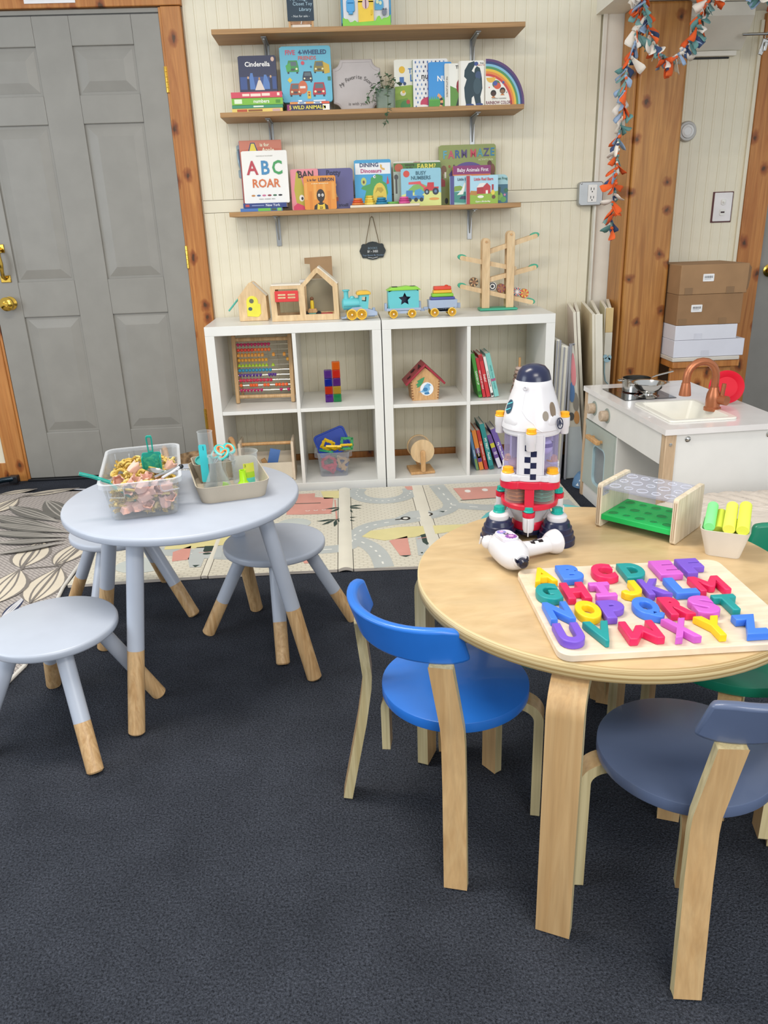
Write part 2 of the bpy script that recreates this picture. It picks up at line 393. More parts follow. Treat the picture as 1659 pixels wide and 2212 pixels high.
# left grey door
D0, D1 = -1.792, -0.880
dr = sroot('door_1', 'grey six-panel door in an orange pine frame', 'door')
mb = MB(); mb.box(D0, D1, -0.006, 0.028, 0.012, 2.028, DOORG)
mb.build('slab', dr, smooth=0)
cols = ((-1.672, -1.412), (-1.258, -0.998)); rows = ((0.245, 0.805), (0.965, 1.618), (1.730, 1.916))
mb = MB()
xsd = [D0, cols[0][0], cols[0][1], cols[1][0], cols[1][1], D1]; 
for i in (0, 2, 4): mb.box(xsd[i], xsd[i + 1], -0.016, -0.005, 0.012, 2.028, DOORG)
zz = [0.012, rows[0][0], rows[0][1], rows[1][0], rows[1][1], rows[2][0], rows[2][1], 2.028]
for x0, x1 in cols:
    for i in (0, 2, 4, 6): mb.box(x0, x1, -0.016, -0.005, zz[i], zz[i + 1], DOORG)
mb.build('stiles_and_rails', dr, smooth=0, bevel=.003, seg=2)
for x0, x1 in cols:
    for z0, z1 in rows:
        m = MB()
        o_, i_ = [(x0 + .012, z0 + .012), (x1 - .012, z0 + .012), (x1 - .012, z1 - .012), (x0 + .012, z1 - .012)], [(x0 + .052, z0 + .052), (x1 - .052, z0 + .052), (x1 - .052, z1 - .052), (x0 + .052, z1 - .052)]
        vs = [(x, -0.0065, z) for x, z in o_] + [(x, -0.0165, z) for x, z in i_]
        m.add(vs, [(i, (i + 1) % 4, (i + 1) % 4 + 4, i + 4) for i in range(4)] + [(4, 5, 6, 7)], DOORG)
        m.build('panel', dr, smooth=0)
m = MB(); m.M = T(-1.722, -0.017, 0.873) @ RX(PI / 2)
m.lathe([(.031, 0), (.031, .004), (.014, .010), (.012, .022), (.024, .030), (.032, .042), (.031, .052), (.022, .060), (.010, .063), (.009, .058), (.001, .058)], BRASS, 28)
m.box(-.014, .014, -.004, .004, .056, .067, BRASS)
m.build('door_knob', dr)
m = MB(); m.tube([(-1.722, -.018, 1.115), (-1.720, -.045, 1.108), (-1.717, -.058, 1.085), (-1.715, -.060, 1.05), (-1.717, -.056, 1.015), (-1.722, -.042, .992), (-1.722, -.018, .985)], [.010, .009, .008, .011, .008, .009, .010], BRASS, 10)
m.box(-1.737, -1.702, -.022, -.016, 1.098, 1.135, BRASS); m.box(-1.744, -1.698, -.022, -.016, .967, .998, BRASS)
m.build('pull_handle', dr, bevel=.002)
for z in (1.78, 1.05, 0.28):
    m = MB(); m.box(-.883, -.868, -.020, -.014, z - .05, z + .05, BRASS)
    for k in range(5): m.cyl((-.8765, -.021, z - .05 + k * .02), (-.8765, -.021, z - .032 + k * .02), .005, .005, BRASS, 10)
    m.build('hinge', dr)
def knot_board(name, x0, x1, z0, z1, y0=-0.022, mat=None, bev=.003):
    m = MB(); m.box(x0, x1, y0, 0.014, z0, z1, mat or W_PINE); return m.build(name, None, bevel=bev)
fr = sroot('trim_2', 'orange pine casing around the grey door', 'trim')
for a in ((-.870, -.786, 0.0, 2.052), (-1.900, -1.806, 0.0, 2.052), (-1.92, -.780, 2.055, 2.16)):
    o = knot_board('casing_board', *a); o.parent = fr
m = MB(); m.box(-1.806, -1.794, -.016, .03, 0, 2.05, W_PINE); m.box(-.880, -.870, -.016, .03, 0, 2.05, W_PINE); m.box(-1.806, -.87, -.008, .03, 2.034, 2.05, DOORG); m.build('door_stop', fr, bevel=.001)
mb = MB(); mb.box(-4.2, -1.902, -0.008, 0.0125, 0, 0.095, W_PINE); struct(mb.build('baseboard_left', bevel=.002), 'brown wood baseboard left of the grey door', 'baseboard')
mb = MB(); mb.box(D0 - .01, D1 + .01, -0.035, 0.02, 0.0005, 0.010, BLACK); struct(mb.build('trim_3', bevel=.002), 'black threshold strip under the grey door', 'trim')
# exit sign on the head casing
t = thing('exit_sign', 'white printed exit sign on the pine casing above the grey door', 'sign', (0, 0, 0))
m = MB(); m.box(-1.425, -1.215, -.0255, -.0235, 2.071, 2.15, plain('#e8e6e6', .4)); m.build('plate', t)
m = MB(); m.text('EXIT', -1.352, 2.100, .036, plain('#1b1b20', .5), -.0262, bold=.001); m.text('K', -1.252, 2.098, .03, plain('#7a3550', .5), -.0262); m.build('lettering', t, smooth=0)

# right part of the wall: post, low ceiling, second door, sloping vent hood
t = sroot('wall_post', 'honey coloured square pine post standing at the right of the shelves', 'post')
m = MB(); m.box(1.136, 1.338, -0.215, -0.012, 0.0, 1.985, W_POST); m.build('post_shaft', t, bevel=.012, seg=3)
m = MB(); m.box(1.122, 1.1355, -0.19, -0.012, 0.0, 1.985, W_POST); m.build('edge_board', t, bevel=.004)
mb = MB(); mb.box(1.000, 4.0, -0.56, 0.012, 1.986, 2.05, WALLW); struct(mb.build('ceiling', smooth=0), 'low greyish white ceiling over the wooden post', 'ceiling')
m = MB(); m.prism([(0, 0), (1, 0), (1, 1), (0, 1)], 0, 1, WALLW); 
vh = thing('vent_hood', 'sloping white hood on the wall beside the post top', 'hood', (0, 0, 0)); vh['kind'] = 'structure'
m = MB(); m.add([(1.30, -.03, 1.846), (1.655, -.03, 1.846), (1.655, -.014, 1.835), (1.30, -.014, 1.835), (1.30, -.17, 1.935), (1.625, -.17, 1.935), (1.655, -.0, 1.985), (1.30, -.0, 1.985), (1.625, -.17, 1.984), (1.30, -.17, 1.984)],
      [(0, 1, 5, 4), (1, 2, 6, 5), (0, 3, 2, 1), (4, 5, 8, 9), (5, 6, 8), (3, 7, 6, 2), (0, 4, 9, 7, 3), (7, 9, 8, 6)], plain('#efeadc', .5, var=.02)); m.build('hood_body', vh, smooth=0)
m = MB(); m.box(1.30, 1.632, -.026, -.002, 1.812, 1.832, plain('#efeadc', .5, var=.02)); m.box(1.30, 1.61, -.006, -.001, 1.804, 1.811, BLACK); m.build('bottom_lip', vh, bevel=.002)
t = sroot('door_2', 'grey door at the right edge in a pine casing', 'door')
m = MB(); m.box(1.876, 2.7, -.004, .03, .01, 1.86, DOORG); m.build('slab', t, smooth=0)
m = MB(); m.M = T(1.925, -0.004, 0.89) @ RX(PI / 2); m.lathe([(.03, 0), (.03, .004), (.012, .010), (.012, .03), (.026, .036), (.03, .05), (.02, .06), (.001, .061)], BRASS, 24); m.build('door_knob', t)
fr = sroot('trim_4', 'orange pine casing boards of the door at the right edge', 'trim')
o = knot_board('casing_board', 1.752, 1.868, 0.0, 1.87); o.parent = fr
o = knot_board('casing_board', 1.752, 2.7, 1.872, 1.975); o.parent = fr
m = MB(); m.box(1.735, 1.7515, -.014, .012, 0, 1.95, WALLP); m.build('edge_bead', fr, bevel=.002)

t = thing('curtain_rod', 'thin chrome rod under the low ceiling at the right edge', 'rod')
m = MB(); m.cyl((1.60, -.13, 1.872), (2.05, -.13, 1.872), .006, .006, STEEL, 12); m.build('rod', t)
m = MB(); m.tube([(1.98, -.13, 1.872), (1.98, -.06, 1.885), (1.98, .0, 1.90)], .005, STEEL, 8); m.build('rod_bracket', t)
t = thing('bulldog_clip', 'silver bulldog clip hanging from the chrome rod', 'clip')
m = MB(); m.M = T(1.700, -.132, 1.84) @ RY(.32); m.tube([(0, 0, .042), (.008, 0, .036), (.008, 0, .02), (0, 0, .012), (-.008, 0, .02), (-.008, 0, .036)], .002, STEEL, 6, closed=True); m.build('ring', t)
m = MB(); m.M = T(1.700, -.132, 1.84) @ RY(.32); m.slabxz([(-.014, .012), (.014, .012), (.009, -.05), (-.009, -.05)], -.004, .004, STEEL); m.slabxz([(-.004, .0), (.012, -.0), (.016, -.03), (.006, -.036)], -.012, -.005, STEEL); m.build('jaws', t, bevel=.002)

t = thing('wall_outlet', 'galvanised square outlet box with a white double socket on the cream wall', 'outlet')
m = MB(); m.slabxz(rrect(.953, 1.066, 1.212, 1.316, .014), -.042, .0, GALV); m.build('box', t, bevel=.004)
m = MB(); m.slabxz(rrect(.993, 1.034, 1.228, 1.302, .003), -.047, -.0425, plain('#e9e7e2', .4)); 
sk = plain('#2a2a2c', .6)
for z in (1.248, 1.284):
    m.flatxz([(1.005, z - .006), (1.008, z - .006), (1.008, z + .006), (1.005, z + .006)], -.0474, sk); m.flatxz([(1.018, z - .005), (1.021, z - .005), (1.021, z + .005), (1.018, z + .005)], -.0474, sk); m.flatxz(ell(1.0125, z - .012, .003, .003, 10), -.0474, sk)
m.build('socket', t, smooth=0)
m = MB(); m.cyl((1.040, -.018, 1.214), (1.040, -.018, .0), .009, .009, plain('#cfcabd', .4, .2), 12); m.build('conduit', t)
for x in (.962, 1.057):
    m = MB(); m.M = T(x, -.043, 1.221 if x > 1 else 1.308) @ RX(PI / 2); m.lathe([(.004, 0), (.004, .002), (.001, .003)], STEEL, 10); m.build('screw', t)
t = thing('light_switch', 'white switch plate with dark red rim on the beadboard', 'switch')
m = MB(); m.slabxz([(1.606, 1.118), (1.704, 1.118), (1.704, 1.254), (1.606, 1.254)], -.004, .0, plain('#5a2a2c', .5)); m.build('rim', t)
m = MB(); m.slabxz(rrect(1.612, 1.699, 1.123, 1.250, .004), -.009, -.0042, plain('#e8e4e2', .35)); m.build('plate', t, bevel=.002)
m = MB(); m.slabxz(rrect(1.645, 1.667, 1.195, 1.222, .008), -.0125, -.009, WHITE); m.box(1.652, 1.660, -.020, -.012, 1.204, 1.211, WHITE); m.build('toggle', t, bevel=.001)
m = MB(); m.slabxz(rrect(1.643, 1.669, 1.148, 1.178, .008), -.012, -.009, WHITE); m.box(1.647, 1.665, -.0128, -.0121, 1.160, 1.167, plain('#3a1f22', .4)); m.build('pilot_window', t)
t = thing('tap_light', 'round battery puck light stuck on the beadboard beside the post', 'light')
m = MB(); m.M = T(1.447, -.001, 1.515) @ RX(PI / 2); m.lathe([(.043, 0), (.043, .014), (.039, .020), (.030, .020), (.030, .016), (.001, .016)], plain('#b3b0aa', .35, .2), 32); m.build('housing', t)
m = MB(); m.M = T(1.447, -.0175, 1.515) @ RX(PI / 2); m.lathe([(.029, 0), (.028, .006), (.018, .010), (.016, .008), (.001, .009)], plain('#e3e3e0', .15), 28); m.build('lens', t)
t = thing('wall_pull', 'blue-grey metal pull handle screwed to the wall behind the leftmost books', 'handle')
m = MB(); m.tube([(-.598, -.002, 1.495), (-.598, -.03, 1.487), (-.597, -.036, 1.46), (-.594, -.036, 1.43), (-.585, -.03, 1.405), (-.580, -.002, 1.40)], .006, plain('#93a3a8', .4, .4), 8); m.build('grip', t)
for z in (1.498, 1.398):
    m = MB(); m.slabxz(rrect(-.606, -.576, z - .017, z + .017, .006), -.004, .0, plain('#93a3a8', .4, .4)); m.build('foot_plate', t)

# ================================================================== wall shelves
def wall_shelf(x0, x1, zt, label, bx):
    t = thing('wall_shelf', label, 'shelf', (0, 0, 0), group=None)
    m = MB(); m.box(x0, x1, -.207, -.006, zt - .019, zt, W_OAK); m.build('board', t, bevel=.0015)
    for x in bx:
        b = MB(); w = .011
        b.box(x - w, x + w, -.005, -.001, zt - .150, zt - .0195, GALV); b.box(x - w, x + w, -.165, -.001, zt - .0235, zt - .0195, GALV)
        b.slabxz([(0, 0)] * 0 or [(x - .003, zt - .02)] * 0 or [(x - .004, zt - .024), (x + .004, zt - .024), (x + .004, zt - .030), (x - .004, zt - .030)], -.15, -.004, GALV)
        b.add([(x - .0025, -.004, zt - .024), (x - .0025, -.135, zt - .024), (x - .0025, -.045, zt - .055), (x - .0025, -.004, zt - .125), (x + .0025, -.004, zt - .024), (x + .0025, -.135, zt - .024), (x + .0025, -.045, zt - .055), (x + .0025, -.004, zt - .125)],
              [(0, 1, 2, 3), (7, 6, 5, 4), (0, 4, 5, 1), (1, 5, 6, 2), (2, 6, 7, 3), (3, 7, 4, 0)], GALV)
        b.build('bracket', t, bevel=.001)
    return t
wall_shelf(-.641, .644, 1.924, 'topmost oak wall shelf, holding the chalkboard easel and toy house', (-.436, .457))
wall_shelf(-.637, .648, 1.622, 'middle oak wall shelf, with the ivy pot and board books', (-.444, .459))
wall_shelf(-.639, .645, 1.233, 'lowest oak wall shelf, above the hanging chalk sign', (-.446, .449))

# ================================================================== cube shelves
def cube_unit(label, x, rz):
    t = thing('cube_shelf', label, 'shelf', (x, -.40, 0), (0, 0, rz))
    W, Dp, H, th = .768, .385, .77, .040
    for nm, a in (('top_board', (0, W, 0, Dp, H - th, H)), ('bottom_board', (0, W, 0, Dp, 0.0, th)), ('side_board', (0, th, 0.0005, Dp, th, H - th)), ('side_board', (W - th, W, 0.0005, Dp, th, H - th)),
                  ('divider', (W / 2 - .008, W / 2 + .008, .002, Dp, th, H - th)), ('shelf_board', (th, W / 2 - .008, .003, Dp, .377, .393)), ('shelf_board', (W / 2 + .008, W - th, .003, Dp, .377, .393))):
        m = MB(); m.box(*a, LAM); m.build(nm, t, bevel=.0012)
    return t
cube_unit('white four-cube shelf beside the grey door, abacus inside', -.770, 0.004)
cube_unit('white four-cube shelf with the red-roofed sorter house inside', 0.002, -0.006)

# ================================================================== small lavender table with three stools
def round_leg_set(t, R_foot, R_top, ztop, ang0, rr, split, block=True):
    for k in range(4):
        a = ang0 + k * PI / 2; ca, sa = math.cos(a), math.sin(a)
        p0 = Vector((R_foot * ca, R_foot * sa, 0.002)); p1 = Vector((R_top * ca, R_top * sa, ztop)); q = p0.lerp(p1, split)
        m = MB(); m.cyl(q, p1, rr, rr, PAINTB, 20); lg = m.build('leg', t)
        m = MB(); d = (p1 - p0).normalized()
        m.cyl(p0 + d * .004, q, rr * .995, rr * .995, W_TIP, 20); m.cyl(p0, p0 + d * .004, rr * .82, rr * .995, W_TIP, 20); m.build('leg_tip', lg, label='bare wood foot of the leg')
        m = MB(); m.lathe([(rr * 1.25, -.020), (rr * 1.65, -.004), (rr * 1.65, 0)], PAINTB, 20, (R_top * ca * .97, R_top * sa * .97, ztop)); m.build('mount_block', lg)
def disc(R, z0, z1, m, e=.006):
    mb = MB(); pr = [(R - e, z0), (R - e * .3, z0 + e * .3), (R, z0 + e), (R, z1 - e), (R - e * .3, z1 - e * .3), (R - e, z1)]
    mb.lathe(pr, m, 72); return mb
t = thing('round_table', 'low round lavender-grey table holding the pasta tub and beige tray', 'table', (-.608, -1.895, 0))
disc(.303, .488, .510, PAINTB).build('table_top', t, smooth=50)
round_leg_set(t, .338, .225, .488, math.radians(-20), .0205, .43)
def stool(x, y, ang, label):
    t = thing('stool', label, 'stool', (x, y, 0))
    disc(.151, .268, .290, PAINTB).build('seat', t, smooth=50)
    round_leg_set(t, .225, .088, .268, math.radians(ang), .0195, .40); return t
stool(-.897, -2.158, 30.5, 'lavender stool in front of the round table, nearest the viewer')
stool(-.402, -1.705, 5, 'lavender stool at the right of the low round table, between table and blue chair')
stool(-.905, -1.530, -17, 'lavender stool mostly hidden behind the low round table')

# ================================================================== birch table with four bentwood chairs
TC = Vector((.305, -2.525, 0)); TR = .351; TZ = .530
def bent_leg(t, name, foot, inward, width, th, ztop, rb, reach, zfoot=0.002):
    """L-shaped bent plywood leg: foot point is the middle of the outer face, inward the horizontal direction of the top arm"""
    i = Vector(inward).normalized(); w = Vector((-i.y, i.x, 0)) * width
    f = Vector((foot[0], foot[1], 0)) + i * th / 2
    pts = [f + Vector((0, 0, zfoot)), f + Vector((0, 0, ztop - rb))]; nor = [i, i]
    for k in range(1, 8):
        a = k / 8 * PI / 2
        pts.append(f + i * (rb - rb * math.cos(a)) + Vector((0, 0, ztop - rb + (rb - th / 2) * math.sin(a)))); nor.append(i * math.cos(a) - Vector((0, 0, 1)) * math.sin(a))
    pts += [f + i * rb + Vector((0, 0, ztop - th / 2)), f + i * reach + Vector((0, 0, ztop - th / 2))]; nor += [Vector((0, 0, -1))] * 2
    m = MB(); m.strip(pts, nor, w, th, W_BENT, W_BENTEDGE); return m.build(name, t, bevel=.0025, seg=2, smooth=40)
t = thing('birch_table', 'round birch plywood table holding the toy rocket and alphabet puzzle', 'table', tuple(TC))
m = MB(); m.lathe([(TR - .003, TZ - .0275), (TR, TZ - .025), (TR, TZ - .003), (TR - .003, TZ - .0004)], W_PLY, 96, closed=False)
m.lathe([(TR - .003, TZ - .0004), (.001, TZ)], W_BIRCH, 96, closed=False); m.lathe([(.001, TZ - .0275), (TR - .003, TZ - .0275)], W_BIRCH, 96, closed=False)
m.build('table_top', t, smooth=60)
for a in (-115.6, -25.6, 64.4, 154.4):
    r = math.radians(a); d = Vector((math.cos(r), math.sin(r), 0))
    bent_leg(t, 'leg', d * .372, -d, .058, .024, TZ - .028, .062, .16)
SEAT_Z = .300
def chair(x, y, phi, hexc, label):
    col = plain(hexc, .34, var=.05, coat=.15); 
    t = thing('kids_chair', label, 'chair', (x, y, 0), (0, 0, math.radians(phi - 90)))   # local +y is forward
    m = disc(.147, SEAT_Z - .022, SEAT_Z, col, .0018); m.build('seat', t, smooth=30)
    for s in (-1, 1):
        a = math.radians(90 + s * 52); d = Vector((math.cos(a), math.sin(a), 0))
        bent_leg(t, 'front_leg', d * .178, -d, .042, .019, SEAT_Z - .0225, .045, .11)
        a = math.radians(90 + s * 134); d = Vector((math.cos(a), math.sin(a), 0))
        bent_leg(t, 'rear_arm', d * .150, -d, .040, .017, SEAT_Z - .0225, .040, .10, zfoot=.135)
        # upright: straight from the floor, a kink at the seat, leaning back to the rail
        pts = [Vector((-s * .168, -.160, .002)), Vector((-s * .138, -.134, .20)), Vector((-s * .127, -.126, .285)), Vector((-s * .124, -.126, .315)), Vector((-s * .116, -.146, .446))]
        out = Vector((-s * .62, -.78, 0)).normalized(); w = Vector((-out.y, out.x, 0)) * .043
        nn = []
        for k in range(5):
            a_, b_ = pts[max(k - 1, 0)], pts[min(k + 1, 4)]; dd = (b_ - a_).normalized(); nn.append((out - dd * out.dot(dd)).normalized())
        m = MB(); m.strip(pts, nn, w, .019, W_BENT, W_BENTEDGE); m.build('rear_leg', t, bevel=.0025, smooth=40)
    # curved back rail
    vs = []; n = 22; R = .165; lean = .028
    m = MB(); prof = []
    for k in range(n + 1):
        a = math.radians(-90 - 64 + 128 * k / n); e = 1 - .18 * max(0, abs(k - n / 2) / (n / 2) - .85) / .15
        zc, hh = .4825, .0385 * e
        for rr, z in ((R - .020, zc - hh), (R, zc - hh), (R, zc + hh), (R - .020, zc + hh)):
            off = (z - .445) / .08 * lean
            vs.append((rr * math.cos(a), -.028 + rr * math.sin(a) - off, z))
    fs = []
    for k in range(n):
        for i in range(4): fs.append((k * 4 + i, k * 4 + (i + 1) % 4, k * 4 + 4 + (i + 1) % 4, k * 4 + 4 + i))
    fs += [(3, 2, 1, 0), tuple(n * 4 + i for i in range(4))]
    m.add(vs, fs, col); m.build('back_rail', t, bevel=.007, seg=3, smooth=50)
    return t
chair(.025, -2.514, 36, '#2670cc', 'bright blue bentwood child chair at the left of the birch table')
chair(.388, -2.764, 120.5, '#56637f', 'slate blue-grey bentwood child chair in front of the birch table, nearest the viewer')
chair(.262, -2.330, -95, '#4f9a9c', 'pale teal bentwood child chair on the far side of the birch table')
chair(.622, -2.462, 190, '#0d7a5e', 'dark green bentwood child chair at the right of the birch table')

# ================================================================== books
def art_shape(m, kind, a, W, H, y, mat):
    if kind == 'e': m.flatxz(ell(a[0] * W, a[1] * H, a[2] * W, a[3] * H, 16), y, mat)
    elif kind == 'r':
        x0, z0, x1, z1 = a[0] * W, a[1] * H, a[2] * W, a[3] * H; m.flatxz([(x0, z0), (x1, z0), (x1, z1), (x0, z1)], y, mat)
    elif kind == 'p': m.flatxz([(x * W, z * H) for x, z in a[0]], y, mat)
    elif kind == 'a': m.flatxz(arcband(a[0] * W, a[1] * H, a[2] * W, a[3] * W, a[4], a[5]), y, mat)
def INK(h): return plain(h, .45, var=.02)
def truck(cx, cz, s, body, glass='#5a6a70', wheel='#2c2f36'):
    return [('r', (cx - s * .9, cz - s * .55, cx - s * .6, cz - s * .95), wheel), ('r', (cx + s * .55, cz - s * .55, cx + s * .85, cz - s * .95), wheel),
            ('p', ([(cx - s, cz - s * .7), (cx + s, cz - s * .7), (cx + s * .95, cz + s * .1), (cx + s * .75, cz + s), (cx - s * .7, cz + s), (cx - s * .95, cz + s * .1)],), body),
            ('p', ([(cx - s * .62, cz + s * .2), (cx + s * .68, cz + s * .2), (cx + s * .58, cz + s * .82), (cx - s * .55, cz + s * .82)],), glass),
            ('e', (cx - s * .6, cz - s * .25, s * .18, s * .16), '#e8dfb0'), ('e', (cx + s * .62, cz - s * .25, s * .18, s * .16), '#e8dfb0'), ('r', (cx - s * .3, cz - s * .5, cx + s * .3, cz - s * .2), '#444a50')]
def book(label, x, y, z, W, H, D, cover, art=(), texts=(), spine=None, lean=0.0, rz=0.0, rnd=.008, ry=0.0, group=None, cat='book'):
    """upright book, front cover facing -y; x,y,z is its lower left front corner; lean tips the top back to the wall"""
    t = thing('board_book', label, cat, (x, y, z), (-lean, ry, rz), group)
    cm = INK(cover); b = .0018
    m = MB(); m.slabxz(rrect(0, W, 0, H, rnd, 4), 0, b, cm); m.slabxz(rrect(0, W, 0, H, rnd, 4), D - b, D, cm)
    m.box(-.0012, .0025, .0002, D - .0002, rnd * .4, H - rnd * .4, INK(spine) if spine else cm); m.build('cover', t)
    m = MB(); m.slabxz(rrect(.002, W - .003, .003, H - .003, rnd, 4), b, D - b, PAPER); m.build('page_block', t)
    if art:
        m = MB()
        for i, (k, a, h) in enumerate(art): art_shape(m, k, a, W, H, -.0003 - min(.00006, .0012 / len(art)) * i, INK(h))
        o = m.build('cover_picture', t, smooth=0); o['kind'] = 'stuff'
    if texts:
        m = MB()
        for q in texts:
            s_, u, v, h, hx = q[:5]; xs = q[5] if len(q) > 5 else 1.0; rot = q[6] if len(q) > 6 else 0
            M = T(u * W, -.0019, v * H) @ RX(PI / 2) @ RZ(rot) @ Matrix.Diagonal((xs, 1, 1, 1))
            m.text(s_, 0, 0, h * H, INK(hx), M=M, bold=h * H * .03)
        o = m.build('cover_lettering', t, smooth=0); o['kind'] = 'stuff'
    return t
def flat_book(label, x0, x1, z, h, d, hexc, text=None, th='#f2efe6', blobs=(), yf=-.185, rz=0.0, group=None, tx=.5):
    t = thing('board_book', label, 'book', (x0, yf, z), (0, 0, rz), group); W = x1 - x0; cm = INK(hexc); b = .0016
    m = MB(); m.box(0, W, 0, d, 0.0003, b, cm); m.box(0, W, 0, d, h - b, h - .0003, cm); m.box(0, W, -.0008, .0018, .0003, h - .0003, cm); m.build('cover', t)
    m = MB(); m.box(.002, W - .002, .0018, d - .003, b, h - b, PAPER); m.build('page_block', t)
    m = MB()
    for u0, u1, v0, v1, hx in blobs: m.flatxz([(u0 * W, v0 * h), (u1 * W, v0 * h), (u1 * W, v1 * h), (u0 * W, v1 * h)], -.0011, INK(hx))
    if text: m.text(text, tx * W, h * .5, h * .55, INK(th), -.0015, bold=h * .012)
    if text or blobs: o = m.build('spine_lettering', t, smooth=0); o['kind'] = 'stuff'
    return t
Z2, Z3, Z1 = 1.622, 1.233, 1.924
# ---- middle shelf, left stack
flat_book('yellow board book lying at the bottom of the left stack, under the ivy shelf books', -.588, -.376, Z2, .0155, .17, '#e2c66a', None, blobs=((.1, .3, .2, .8, '#b5502c'), (.32, .6, .25, .75, '#8a5a2e'), (.8, .95, .2, .8, '#c7a3a0')))
flat_book('thin teal-green board book in the left stack, with a white bone on its spine', -.587, -.374, Z2 + .016, .012, .17, '#3c8f6e', None, blobs=((.42, .62, .3, .75, '#dfe8dc'),))
flat_book('bright green board book with numbers lettered on its spine', -.586, -.373, Z2 + .0285, .0255, .17, '#7ab63a', 'numbers', '#f4f3ec', blobs=((.05, .2, .2, .85, '#dfeacb'), (.86, .95, .2, .7, '#4c8a2c')), tx=.58)
flat_book('red-pink board book on top of the left stack, under the dark blue fairy tale', -.587, -.374, Z2 + .0545, .0225, .17, '#cf4a5c', None, blobs=((.22, .36, .3, .7, '#f0d8c8'), (.38, .58, .25, .7, '#f0d8c8'), (.6, .76, .3, .75, '#f0d8c8'), (.9, .95, .3, .8, '#f0d8c8')))
book('dark blue fairy tale book standing on the left stack', -.553, -.125, Z2 + .0775, .158, .145, .014, '#232c4e', [
    ('r', (.02, .12, .98, .45), '#2d4c86'), ('p', ([(.2, .12), (.42, .12), (.36, .55), (.3, .55)],), '#4f7ab8'), ('p', ([(.6, .12), (.85, .12), (.72, .5), (.66, .5)],), '#4f7ab8'), ('p', ([(.4, .1), (.66, .1), (.56, .36), (.5, .36)],), '#d9cfc2'), ('e', (.53, .4, .025, .04), '#b58a5e'),
    ('r', (.2, .1, .27, .4), '#1c2038'), ('e', (.235, .43, .025, .035), '#c9a27c'), ('r', (.8, .12, .87, .42), '#1d2b4a'), ('e', (.835, .45, .025, .035), '#c9a27c'), ('e', (.91, .9, .045, .06), '#d9b7a4')],
    [('Cinderella', .5, .77, .13, '#f0efec', 1.0)], lean=.07)
# ---- second stack
flat_book('dark navy board book at the bottom of the short stack, with yellow wild animals lettering', -.357, -.176, Z2, .026, .16, '#252a58', '5 WILD ANIMALS', '#f0e04a', blobs=((.0, .09, .05, .95, '#8f2f6a'), (.83, .99, .1, .95, '#eceae2'), (.84, .9, .3, .7, '#22232a')), tx=.46)
flat_book('thin white board book with orange and blue spine panels, on the short stack', -.344, -.178, Z2 + .0265, .008, .15, '#d5dfe6', None, blobs=((0, .2, 0, 1, '#e0924f'), (.4, .6, 0, 1, '#e9a05a'), (.8, 1, 0, 1, '#dd5a3c'), (.24, .36, .3, .7, '#36609c'), (.64, .76, .3, .7, '#36609c')))
flat_book('thin light blue board book on top of the short stack', -.338, -.186, Z2 + .035, .0065, .14, '#6fa4cf', None, blobs=((.2, .3, .1, .9, '#eef2f4'), (.62, .95, .2, .8, '#eef2f4')))
book('sky blue board book with five vehicles, standing on the short stack', -.377, -.12, Z2 + .042, .214, .212, .018, '#63b4cc',
    truck(.24, .63, .12, '#3f8f4a') + [('p', ([(.1, .66), (.2, .72), (.2, .58), (.12, .55)],), '#4da552')] + truck(.76, .62, .11, '#8a7a34') + [('p', ([(.84, .72), (.96, .66), (.97, .52), (.86, .5)],), '#c8a83c')] + truck(.52, .45, .10, '#2e3647') + truck(.27, .22, .12, '#a8502e') + [('e', (.42, .27, .09, .12), '#cf6a44'), ('r', (.36, .25, .47, .29), '#ece2d6')] + truck(.74, .22, .13, '#b5303c') +
    [('p', ([(.12, .40), (.17, .45), (.22, .40), (.17, .35)],), '#e0c23c'), ('e', (.44, .70, .035, .035), '#cf4a5c'), ('r', (.5, .06, .57, .2), '#e0b23c'), ('e', (.535, .17, .018, .016), '#b5303c'), ('e', (.535, .125, .018, .016), '#5a4a20'), ('e', (.6, .63, .02, .02), '#3a6a8c'), ('r', (.92, .38, .98, .45), '#3c7a5a')],
    [('FIVE', .20, .885, .085, '#d14a66', .95), ('4-WHEELED', .64, .885, .082, '#26406e', .95), ('FRIENDS', .53, .785, .07, '#d1625e', 1.0)], lean=.05, rnd=.012)
# ---- plaque with cut corners
t = thing('story_plaque', 'pale grey plaque with notched corners and My Favorite Story lettering', 'plaque', (-.160, -.105, Z2), (-.05, 0, 0))
def notched(x0, x1, z0, z1, c):
    p = []
    for cx, cz, a in ((x1, z1, 270), (x0, z1, 360), (x0, z0, 90), (x1, z0, 180)):
        for i in range(7): tt = math.radians(a - 90 * i / 6); p.append((cx + c * math.cos(tt), cz + c * math.sin(tt)))
    return p
PL = plain('#bdb5b2', .6, var=.04, bump=.15)
m = MB(); m.slabxz(notched(0, .206, 0, .203, .034), 0, .012, PL); m.build('board', t, bevel=.004, seg=2)
m = MB(); m.framexz(notched(.006, .2, .006, .197, .033), notched(.012, .194, .012, .191, .032), -.002, .002, PL); m.build('raised_border', t)
m = MB()
for i, ch in enumerate('My Favorite Story'):
    a = math.radians(141 - 102 * i / 16); r = .083
    m.text(ch, 0, 0, .0165, INK('#4a4544'), M=T(.103 + r * math.cos(a) * 1.0, -.0026, .052 + r * math.sin(a)) @ RX(PI / 2) @ RZ((a - PI / 2) * .62))
m.text('is with you', .103, .032, .013, INK('#5a5452'), -.0026); m.build('lettering', t, smooth=0)['kind'] = 'stuff'
